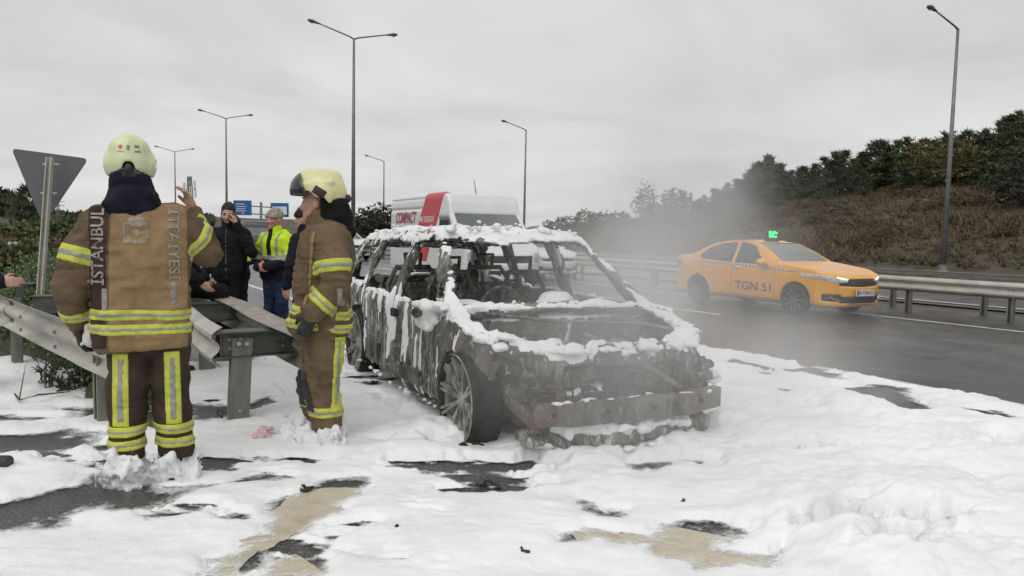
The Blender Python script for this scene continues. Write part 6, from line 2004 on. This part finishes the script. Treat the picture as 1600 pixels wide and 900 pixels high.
# ------------------------------------------------------------------ bystanders
def bystander(label, loc, face, H, arms, jm, tm, hat, group=None, hivis=False, legs=None, skin=None, lean=0.0, headyaw=0.0, beard=False, pitch=0.0, coatlen=.80, hands=True):
    """local x = right, y = forward, z = up; face = heading angle of the local y axis"""
    k = H / 1.78
    root = thing("person", label, "person", loc, face, group)
    S = lambda p: np.array(p, float) * k
    b = Field(S((-.75, -.45, 0)), S((.75, .75, 1.86)), .011)
    R = Rz(headyaw) @ Rx(-pitch)
    hcx = S((0, lean + .02, 1.645))
    P = head(b, hcx, R, k)
    b.cone(S((0, lean, 1.58)), S((0, lean * .8, 1.44)), .058, .07, .03)
    b.chain([S((0, lean * .8, 1.38)), S((0, lean * .4, 1.15)), S((0, 0, .93))], [.105, .105, .11], .04)
    for s in (-1, 1):
        a = arms[s]
        b.chain([S((s * .19, lean * .8, 1.42)), S(a[0]), S(a[1])], [.055, .045, .03], .02)
        if hands: hand(b, S(a[1]), a[2], a[3], a[4], a[5] if len(a) > 5 else .7, 1.05)
    lg = legs or {-1: [(-.10, 0, .50), (-.10, -.02, .07)], 1: [(.10, 0, .50), (.10, -.02, .07)]}
    for s in (-1, 1): b.chain([S((s * .09, 0, .92)), S(lg[s][0]), S(lg[s][1])], [.08, .055, .04], .02)
    bo = fobj("body", b, skin or M_skin, root)
    eyes(P, bo, R, k)
    j = Field(S((-.75, -.45, .55)), S((.75, .75, 1.60)), .0125)
    j.box(S((0, lean * .5, 1.16)), S((.42, .27, .60)), .11, .05); j.cone(S((-.15, lean * .8, 1.40)), S((.15, lean * .8, 1.40)), .085, .085, .05); j.cone(S((0, lean * .8, 1.42)), S((0, lean + .01, 1.53)), .115, .086, .03)
    j.cone(S((-.08, 0, .93)), S((.08, 0, .93)), .14, .14, .04, sq=(1, 1.15, 1))
    for s in (-1, 1): j.chain([S((s * .18, lean * .8, 1.40)), S(arms[s][0]), S(arms[s][1])], [.085, .073, .055], .025)
    j.F = smax(j.F, coatlen * k - j.Z + 0 * j.X + 0 * j.Y, .02)
    j.wrinkle(.011, 6, loc[0] * 3, 3, .07, (1, 1, 1.5)); j.wrinkle(.006, 13, loc[0], 2, .07, (.8, .8, 2), True)
    co = fobj("jacket", j, jm, root)
    t_ = Field(S((-.45, -.45, .02)), S((.45, .75, 1.0)), .0125)
    t_.box(S((0, 0, .90)), S((.34, .24, .2)), .09, .04)
    for s in (-1, 1): t_.chain([S((s * .09, 0, .90)), S(lg[s][0]), S(lg[s][1])], [.10, .082, .072], .02)
    t_.wrinkle(.010, 7, loc[1], 3, .06, (1, 1, 1.3)); t_.wrinkle(.005, 14, loc[1], 2, .06, (.8, .8, 2), True)
    fobj("trousers", t_, tm, root)
    for s in (-1, 1):
        p = S(lg[s][1]); f = Field(p - (.12, .15, .10), p + (.12, .30, .12), .012)
        f.cone(p + (0, -.03, -.01), p + (0, .15, -.025), .05, .04, .02); f.cone(p + (0, 0, .05), p + (0, -.02, 0), .05, .05, .02)
        fobj("shoe", f, M_boot, root)
    q = Field(hcx - .19, hcx + .19, .008)
    C = lambda x, y, z: hcx + R @ (np.array([x, y, z]) * k)
    if hat == "hair":
        q.ell(C(0, -.02, .050), (.086 * k, .106 * k, .108 * k), .01, R=R)
        q.box(C(0, .13, -.04), (.4, .17, .21), .02, .015, cut=True, R=R); q.box(C(0, 0, -.16), (.4, .4, .21), .02, .015, cut=True, R=R)
        q.wrinkle(.008, 30, 3, 2); fobj("hair", q, M_hair, bo)
        if beard:
            q2 = Field(hcx - .17, hcx + .17, .007); q2.cone(C(-.06, .02, -.06), C(0, .085, -.09), .03, .028, .015); q2.cone(C(.06, .02, -.06), C(0, .085, -.09), .03, .028, .015); q2.cone(C(-.025, .098, -.05), C(.025, .098, -.05), .008, .008, .006)
            q2.cone(C(-.018, .10, -.065), C(.018, .10, -.065), .010, .010, .004, cut=True)
            fobj("beard", q2, M_hair, bo)
    elif hat in ("beanie", "knit"):
        q.ell(C(0, -.012, .062), (.092 * k, .112 * k, .105 * k), .01, R=R); q.cone(C(-.05, .055, .045), C(.05, .055, .045), .045, .045, .03)
        q.box(C(0, .12, -.08), (.4, .16, .20), .02, .01, cut=True, R=R); q.box(C(0, 0, -.15), (.4, .4, .30 if hat == "beanie" else .20), .02, .01, cut=True, R=R)
        q.wrinkle(.006, 22, 1, 2); fobj("beanie" if hat == "beanie" else "knitted_hat", q, M_maroon if hat == "beanie" else M_knit, bo)
    if hivis:
        low = np.maximum(j.Z - 1.14 * k, -1) + 0 * j.X + 0 * j.Y
        ctr = np.maximum(np.abs(j.X) - .035, -(j.Y - .02)) + 0 * j.Z
        inn = np.maximum(np.abs(j.X) - .24, 0 * j.Y - 1) + 0 * j.Z
        band(j, "dark_hem", co, low, M_navycloth, .004)
        band(j, "zip_flap", co, np.maximum(ctr, 1.1 * k - j.Z), M_navycloth, .006)
        band(j, "reflective_band", co, np.maximum(np.abs(j.Z - 1.165 * k) - .028 + 0 * j.X + 0 * j.Y, inn), M_silver, .008)
        for s in (-1, 1):
            band(j, "reflective_band", co, np.maximum(np.abs(j.X - s * .12) - .022 + 0 * j.Y + 0 * j.Z, 1.17 * k - j.Z), M_silver, .007)
            a = S(arms[s][0]); d = S(arms[s][1]) - a
            band(j, "sleeve_band", co, slab(j, a, d, .05, .045, .13), M_silver, .007)
        hd = Field(S((-.2, lean - .2, 1.36)), S((.2, lean + .16, 1.62)), .0125); hd.cone(S((-.09, lean - .06, 1.47)), S((.09, lean - .06, 1.47)), .06, .06, .03); hd.cone(S((-.09, lean - .06, 1.47)), S((-.05, lean + .07, 1.45)), .045, .035, .03); hd.cone(S((.09, lean - .06, 1.47)), S((.05, lean + .07, 1.45)), .045, .035, .03); fobj("hood", hd, jm, co)
        cl = Field(S((-.15, lean - .12, 1.42)), S((.15, lean + .15, 1.6)), .011); cl.cone(S((0, lean + .01, 1.46)), S((0, lean + .01, 1.53)), .088, .075, .02); fobj("collar", cl, M_navycloth, co)
    return root, j, co, P, bo, S

rest = {s: [(s * .27, -.01, 1.14), (s * .27, .06, .90), (0, .15, -1), (-s, 0, 0), (0, 1, .2), .5] for s in (-1, 1)}
# man on the phone: his left hand (image right) at the ear, facing the camera
pz = D(358, 400, 9.3)
r_, j_, co_, P_, bo_, S_ = bystander("bearded man in black coat holding a phone to his ear", (pz[0], pz[1], 0), math.pi + .10, 1.80,
    {-1: [(-.30, .12, 1.20), (-.125, .14, 1.52), (.25, .0, 1), (1, -.2, 0), (.2, 1, .1), .75], 1: rest[1]}, M_blackcloth, M_blackcloth, "hair", beard=True, headyaw=.12, pitch=.20, coatlen=.74)
ph = thing("mobile_phone", "dark mobile phone held at the bearded man's ear", "phone", (pz[0], pz[1], 0), math.pi + .10)
MB().box(S_((-.098, .075, 1.60)), (.012, .075, .15), Rx(.3)).build("case", M_phone, ph)
band(j_, "zip", co_, np.maximum(np.abs(j_.X) - .006 + 0 * j_.Z, -(j_.Y)), M_silver, .006)
band(j_, "chest_zip", co_, np.maximum(np.maximum(np.abs(j_.X + .09) - .006 + 0 * j_.Z, np.abs(j_.Z - 1.25) - .06), -(j_.Y)), M_silver, .006)
# hi-vis man with knitted hat
hv = D(431, 400, 9.4)
bystander("man in lime hi-vis jacket, beige knitted hat and jeans", (hv[0], hv[1], 0), math.pi - .42, 1.74,
    {-1: [(-.27, .05, 1.16), (-.06, .23, 1.06), (.8, .3, -.1), (0, -1, 0), (0, .2, 1), .7], 1: [(.27, .05, 1.16), (.07, .24, 1.04), (-.8, .3, -.1), (0, -1, 0), (0, .2, 1), .7]},
    M_hivis, M_jeans, "knit", hivis=True, skin=M_skinred, headyaw=-.1)
# man in beanie behind the profile firefighter
bn = D(478, 400, 8.3)
bystander("man in dark coat and maroon beanie partly hidden behind the profile firefighter", (bn[0], bn[1], 0), math.radians(70), 1.74, rest, M_navycloth, M_blackcloth, "beanie", headyaw=.3)
# second hi-vis worker behind the phone man
h2 = D(366, 400, 10.1)
bystander("hi-vis worker mostly hidden behind the man on the phone", (h2[0], h2[1], 0), math.pi - .1, 1.66,
    {-1: [(-.34, .0, 1.20), (-.14, .16, 1.05), (.7, .3, -.4), (0, -1, 0), (0, .2, 1), .7], 1: rest[1]}, M_hivis, M_navycloth, "hair", hivis=True)
# dark figure stepping behind the tan-coated firefighter
st3 = D(303, 400, 7.6)
bystander("person in black clothes stepping with bent knee behind the tan-coated firefighter", (st3[0] - .14, st3[1], 0), math.radians(-75), 1.70, 
    {-1: [(-.27, .05, 1.14), (-.2, .22, 1.0), (0, .6, -.6), (1, 0, 0), (0, 1, .2), .5], 1: [(.27, .05, 1.14), (.2, .22, 1.0), (0, .6, -.6), (-1, 0, 0), (0, 1, .2), .5]},
    M_blackcloth, M_blackcloth, "hair", lean=-.05, legs={-1: [(-.11, .40, .86), (-.11, .30, .44)], 1: [(.10, .02, .50), (.10, -.05, .07)]}, coatlen=.86)
# man at the left edge reaching in
e_ = np.array([-4.62, 6.25, 0.0])
hnd = D(14, 441, 5.9)
an = math.radians(-80)
loc_of = lambda p: Rz(-an) @ (np.array(p) - e_)
wl = loc_of(hnd - (0.07, 0, 0.0)) / (1.78 / 1.78)
bystander("person in navy sleeve reaching in at the left edge, only the hand showing", e_, an, 1.78,
    {-1: rest[-1], 1: [(.24, .12, 1.17), tuple(wl), (0.1, 1, .05), (-1, 0, -.3), (0, .1, 1), .45]}, M_navycloth, M_blackcloth, "hair")

# =================================================================== FOAM ON THE GROUND
HOLES = [[(-80, 778), (60, 768), (165, 731), (178, 757), (245, 770), (330, 770), (402, 748), (430, 752), (395, 762), (250, 784), (180, 799), (110, 823), (-80, 828)],
         [(-80, 688), (30, 681), (100, 676), (175, 684), (165, 700), (90, 710), (-80, 722)],
         [(-80, 652), (20, 650), (60, 657), (20, 664), (-80, 672)],
         [(95, 640), (160, 638), (170, 652), (110, 658)],
         [(290, 642), (420, 622), (445, 630), (400, 645), (330, 655), (290, 662)],
         [(452, 772), (480, 756), (562, 750), (576, 768), (560, 792), (452, 836), (330, 905), (262, 910), (330, 868), (420, 826), (432, 800)],
         [(358, 912), (385, 878), (440, 874), (504, 884), (512, 912)],
         [(912, 788), (1003, 800), (985, 807), (930, 805)],
         [(902, 834), (1010, 838), (1080, 824), (1168, 838), (1150, 850), (1236, 862), (1205, 887), (1105, 893), (1090, 870), (1020, 862), (1000, 850), (902, 852)],
         [(1222, 606), (1290, 612), (1300, 626), (1240, 622)],
         [(1310, 604), (1420, 606), (1440, 628), (1452, 641), (1400, 646), (1330, 622)],
         [(1135, 559), (1200, 572), (1330, 587), (1320, 596), (1200, 583), (1140, 571)],
         [(1515, 640), (1600, 646), (1600, 656), (1530, 652)],
         [(1556, 700), (1620, 703), (1620, 728), (1575, 716)],
         [(738, 752), (800, 756), (834, 768), (780, 765)],
         [(975, 735), (1098, 732), (1092, 741), (985, 743)],
         [(560, 598), (600, 594), (604, 602), (570, 606)],
         [(440, 655), (470, 650), (468, 658)]]
MOUNDS = [(1200, 690, .10, .45), (1335, 652, .12, .30), (1450, 720, .12, .7), (1300, 790, .09, .5), (1520, 815, .13, .45), (1420, 870, .09, .4), (1255, 628, .10, .20), (1300, 640, .10, .22),
          (415, 600, .12, .45), (590, 640, .10, .4), (70, 600, .07, .5), (920, 712, .04, .6), (660, 690, .05, .4), (1160, 640, .10, .35), (930, 706, .07, .28), (1050, 704, .08, .28), (100, 700, .03, .3), (1560, 690, .09, .5), (1400, 640, .06, .4)]

def foam_height(x, y):
    u, v = uv_of(x, y)
    wx = x + .13 * fbm(x * 2.6, y * 2.6, 1, 4); wy = y + .13 * fbm(x * 2.6, y * 2.6, 9, 4)
    d = np.full(x.shape, 9.0, np.float32)
    for h in HOLES:
        P = [tuple(G(*p)[:2]) for p in h]
        P2 = np.array(P); m = (x > P2[:, 0].min() - .8) & (x < P2[:, 0].max() + .8) & (y > P2[:, 1].min() - .8) & (y < P2[:, 1].max() + .8)
        if m.any(): d[m] = np.minimum(d[m], poly2(wx[m], wy[m], P))
    edge = np.minimum(7.55 - v, 9.6 - u + .9 * fbm(x * .6, y * .6, 4, 3)) + .16 * fbm(x * 1.4, y * 1.4, 2, 4)
    isl_ = .45 - np.minimum((x - L0[0]) * LIN[0] + (y - L0[1]) * LIN[1] - .2, .55 - v)
    edge = np.minimum(edge, isl_ + .15 * fbm(x * 2, y * 2, 6, 3))
    d = np.minimum(d, edge)
    d = d - .025 + .035 * fbm(x * 7, y * 7, 3, 3)
    # scattered small openings
    sp = fbm(x * 1.1 + 7, y * 2.4, 8, 5, .6)
    d = np.minimum(d, (.80 - sp) * .5)
    rough = np.zeros_like(x); hgt = np.zeros_like(x)
    for px, py, a, r in MOUNDS:
        g = G(px, py); q = np.exp(-((x - g[0]) ** 2 + (y - g[1]) ** 2) / (r * r))
        hgt = hgt + a * q; rough = np.maximum(rough, q)
    rough = np.clip(rough * 1.2 + .10 + .5 * sstep(.9, 2.2, x), 0, 1)
    # foam is pushed flat and trodden where the bodywork and boots are
    ax_, ay_ = x + .12 * vnoise(x * 3, y * 3, 1), y + .12 * vnoise(x * 3, y * 3, 6)
    bil = np.abs(vnoise(ax_ * 1.9, ay_ * 1.9, 1.5)) * .095 + np.abs(vnoise(ax_ * 4.3, ay_ * 4.3, 4.0)) * .035 + np.abs(vnoise(ax_ * 11, ay_ * 11, 2.0)) * .009 + np.abs(vnoise(ax_ * 26, ay_ * 26, 7.0)) * .004
    flow = .016 * fbm(x * 1.2 + .4 * y, y * 3.2, 2, 3) + .006 * np.abs(vnoise(x * 5 + y * 2, y * 16, 3))
    T = .026 + hgt * .85 + bil * rough * 1.05 + flow + .007 * fbm(x * 14, y * 14, 5, 3) * (.25 + rough)
    T = np.maximum(T, .010)
    m = np.clip(d / (.10 + .8 * T), 0, 1)
    z = T * np.sqrt(np.clip(1 - (1 - m) ** 2, 0, 1))
    z = np.where(d > 0, np.maximum(z, .009), np.where(d > -.22, .009, -.02))
    thick = np.where(d > 0, np.maximum(z, .011 * np.clip(d / .05, 0, 1) + .009), .009 * (1 + np.clip(d, -.22, 0) / .22))
    return z, thick

tt_ = np.concatenate([np.linspace(-1.5, -.80, 60)[:-1], np.linspace(-.80, .80, 800), np.linspace(.80, 1.6, 60)[1:]])
yy_ = np.geomspace(1.7, 12.2, 430)
TX, TY = np.meshgrid(tt_, yy_, indexing='ij')
FX, FY = (TX * TY).astype(np.float32), TY.astype(np.float32)
FZ, FT = foam_height(FX, FY)
n1, n2 = FX.shape
idx = np.arange(n1 * n2).reshape(n1, n2)
Q = np.stack([idx[:-1, :-1], idx[1:, :-1], idx[1:, 1:], idx[:-1, 1:]], -1).reshape(-1, 4)
keep = (FZ.reshape(-1)[Q] > -.011).any(1)
Q = Q[keep]
used, inv = np.unique(Q, return_inverse=True)
M_foamg = foam_mat("ground_foam", (0.87, 0.88, 0.885), wet=.38)
t = M_foamg.node_tree; L = t.links; bs = t.nodes["Principled BSDF"]
at_ = t.nodes.new("ShaderNodeAttribute"); at_.attribute_name = "thickness"
nf = noise_tex(t, 16, 7, 0.7, dist=1.0, off=(4, 4, 0))
ma = t.nodes.new("ShaderNodeMath"); ma.operation = 'MULTIPLY_ADD'; ma.inputs[1].default_value = 90.0
L.new(at_.outputs["Fac"], ma.inputs[0]); L.new(nf.outputs[0], ma.inputs[2])
al = N_(t, "ShaderNodeMapRange", **{"From Min": 0.98, "From Max": 1.35, "To Min": 0.0, "To Max": 1.0}); L.new(ma.outputs[0], al.inputs[0]); L.new(al.outputs[0], bs.inputs["Alpha"])
mf_ = mesh_of("foam", np.stack([FX, FY, FZ], -1).reshape(-1, 3)[used], inv.reshape(-1, 4))
ga = mf_.attributes.new("thickness", 'FLOAT', 'POINT'); ga.data.foreach_set("value", FT.reshape(-1)[used].astype(np.float32))
link("foam", mf_, M_foamg, kind="stuff",
     label="thick white fire-fighting foam spread over the wet asphalt", category="foam")

def gz_at(x, y): return float(max(0.0, foam_height(np.array([x], np.float32), np.array([y], np.float32))[0][0]))

# =================================================================== SMALL DEBRIS
def debris(name, label, px, py, size, mat, seed, cat="debris", flat=.5, group="scorched debris in the foam"):
    g = G(px, py); z = gz_at(g[0], g[1])
    s = size
    f = Field((-s * 1.6, -s * 1.6, -s), (s * 1.6, s * 1.6, s * 1.4), s * .09)
    r = np.random.default_rng(seed)
    for k in range(7):
        q = r.normal(size=3) * s * np.array([.45, .45, .15]); f.ell(q + (0, 0, s * .15), s * r.uniform(.2, .5, 3) * np.array([1, 1, flat]), s * .1)
    f.wrinkle(s * .16, 3.5 / s, seed, 3, s)
    o = fobj(name, f, mat, None, smooth=False)
    o.location = (g[0], g[1], z - s * .12)
    o['label'] = label; o['category'] = cat; o['group'] = group
    return o
debris("debris_chunk", "charred black lump beside the wreck's front wheel", 748, 706, .085, M_char, 1)
debris("debris_chunk", "black scrap on bare asphalt left of the cream paint", 478, 768, .05, M_char, 2)
debris("debris_chunk", "dark flat strip in the foam furrow below the front wheel", 765, 760, .055, M_char, 3, flat=.3)
debris("debris_chunk", "small grey lump near the bottom edge of the foam", 818, 870, .028, M_char, 4)
debris("debris_chunk", "tiny dark crumb in the foam left of centre", 622, 836, .018, M_char, 5)
debris("debris_chunk", "dark fragment on the foam right below the wreck's bumper", 1065, 791, .024, M_char, 6)
debris("debris_chunk", "black wreckage fragment half buried at the right edge", 1590, 712, .12, M_char, 7)
debris("debris_chunk", "black scrap on the foam between firefighter and rear wheel", 585, 599, .045, M_char, 8)
M_pink = MAT("pink_rag", (0.55, 0.25, 0.28), (0.72, 0.55, 0.56), .8, scale=14, bump=.4, c3=(0.62, 0.16, 0.24), lo=.3, hi=.72)
debris("pink_rag", "crumpled pink rag lying in the foam between the two firefighters", 408, 692, .11, M_pink, 9, "rag", .45, None)
# coiled wire at the foot of the barrier post
g = G(345, 664); wr = []
for a in np.linspace(0, 14, 60): wr.append((.03 * math.cos(a) * (1 + .3 * math.sin(a * .7)), .045 * math.sin(a * .9), .03 + .04 * abs(math.sin(a * .53))))
w_ = thing("wire_coil", "small tangle of rusty wire at the foot of the barrier post", "wire", (g[0], g[1], gz_at(g[0], g[1])))
MB().tube(wr, .0035, 5).build("wire", M_char, w_)
# hose end at the left edge
g = G(-2, 737)
hz = thing("hose_coupling", "black hose coupling lying on the foam at the left edge", "hose", (g[0], g[1], 0.03))
MB().tube([(-.7, -.1, .03), (-.25, -.03, .03), (-.02, 0, .03)], .03, 12).build("hose", M_boot, hz, True)
MB().lathe([(0, .09), (.034, .09), (.040, .08), (.040, .02), (.034, .0), (0, 0)], (-.02, 0, .03), (1, .05, 0), 16).build("coupling", M_boot, hz)

# =================================================================== STEAM
def steam_mat(blobs, k, scale, lo=.42, hi=.75):
    m = bpy.data.materials.new("steam"); m.use_nodes = True
    t = m.node_tree; t.nodes.clear()
    out = t.nodes.new("ShaderNodeOutputMaterial"); pv = t.nodes.new("ShaderNodeVolumePrincipled")
    pv.inputs["Color"].default_value = (.97, .97, .97, 1); pv.inputs["Anisotropy"].default_value = .25
    t.links.new(pv.outputs[0], out.inputs["Volume"])
    tcn = t.nodes.new("ShaderNodeTexCoord")
    acc = None
    for c, r, a in blobs:
        sb = t.nodes.new("ShaderNodeVectorMath"); sb.operation = 'SUBTRACT'; sb.inputs[1].default_value = c
        t.links.new(tcn.outputs["Object"], sb.inputs[0])
        dv_ = t.nodes.new("ShaderNodeVectorMath"); dv_.operation = 'DIVIDE'; dv_.inputs[1].default_value = r
        t.links.new(sb.outputs[0], dv_.inputs[0])
        le = t.nodes.new("ShaderNodeVectorMath"); le.operation = 'LENGTH'; t.links.new(dv_.outputs[0], le.inputs[0])
        mr = t.nodes.new("ShaderNodeMapRange"); mr.interpolation_type = 'SMOOTHSTEP'
        mr.inputs["From Min"].default_value = 1.0; mr.inputs["From Max"].default_value = .15; mr.inputs["To Min"].default_value = 0; mr.inputs["To Max"].default_value = a
        t.links.new(le.outputs["Value"], mr.inputs[0])
        if acc is None: acc = mr.outputs[0]
        else:
            mx = t.nodes.new("ShaderNodeMath"); mx.operation = 'MAXIMUM'; t.links.new(acc, mx.inputs[0]); t.links.new(mr.outputs[0], mx.inputs[1]); acc = mx.outputs[0]
    n = t.nodes.new("ShaderNodeTexNoise"); n.inputs["Scale"].default_value = scale; n.inputs["Detail"].default_value = 4; n.inputs["Distortion"].default_value = .6
    t.links.new(tcn.outputs["Object"], n.inputs["Vector"])
    mr = t.nodes.new("ShaderNodeMapRange"); mr.inputs["From Min"].default_value = lo; mr.inputs["From Max"].default_value = hi; mr.inputs["To Min"].default_value = .12; mr.inputs["To Max"].default_value = 1.0
    t.links.new(n.outputs[0], mr.inputs[0])
    ml = t.nodes.new("ShaderNodeMath"); ml.operation = 'MULTIPLY'; t.links.new(acc, ml.inputs[0]); t.links.new(mr.outputs[0], ml.inputs[1])
    m2 = t.nodes.new("ShaderNodeMath"); m2.operation = 'MULTIPLY'; m2.inputs[1].default_value = k; t.links.new(ml.outputs[0], m2.inputs[0])
    t.links.new(m2.outputs[0], pv.inputs["Density"])
    return m
blobs = [((.95, 4.75, .80), (1.6, 1.7, 1.05), 1.0), ((1.1, 6.6, 1.35), (1.6, 1.9, 1.2), .9), ((2.0, 9.2, 2.0), (1.35, 2.4, 1.7), .6), ((4.2, 12.0, 1.7), (2.0, 1.8, 1.7), .06), ((1.9, 5.6, .45), (1.3, 1.2, .8), .5)]
st = MB().box((2.7, 8.8, 1.85), (8.6, 11.6, 3.66)).build("steam", steam_mat(blobs, .78, 1.1, .38, .68), None)
st['kind'] = "stuff"; st['label'] = "thin grey steam drifting from the wreck across the road"; st['category'] = "steam"
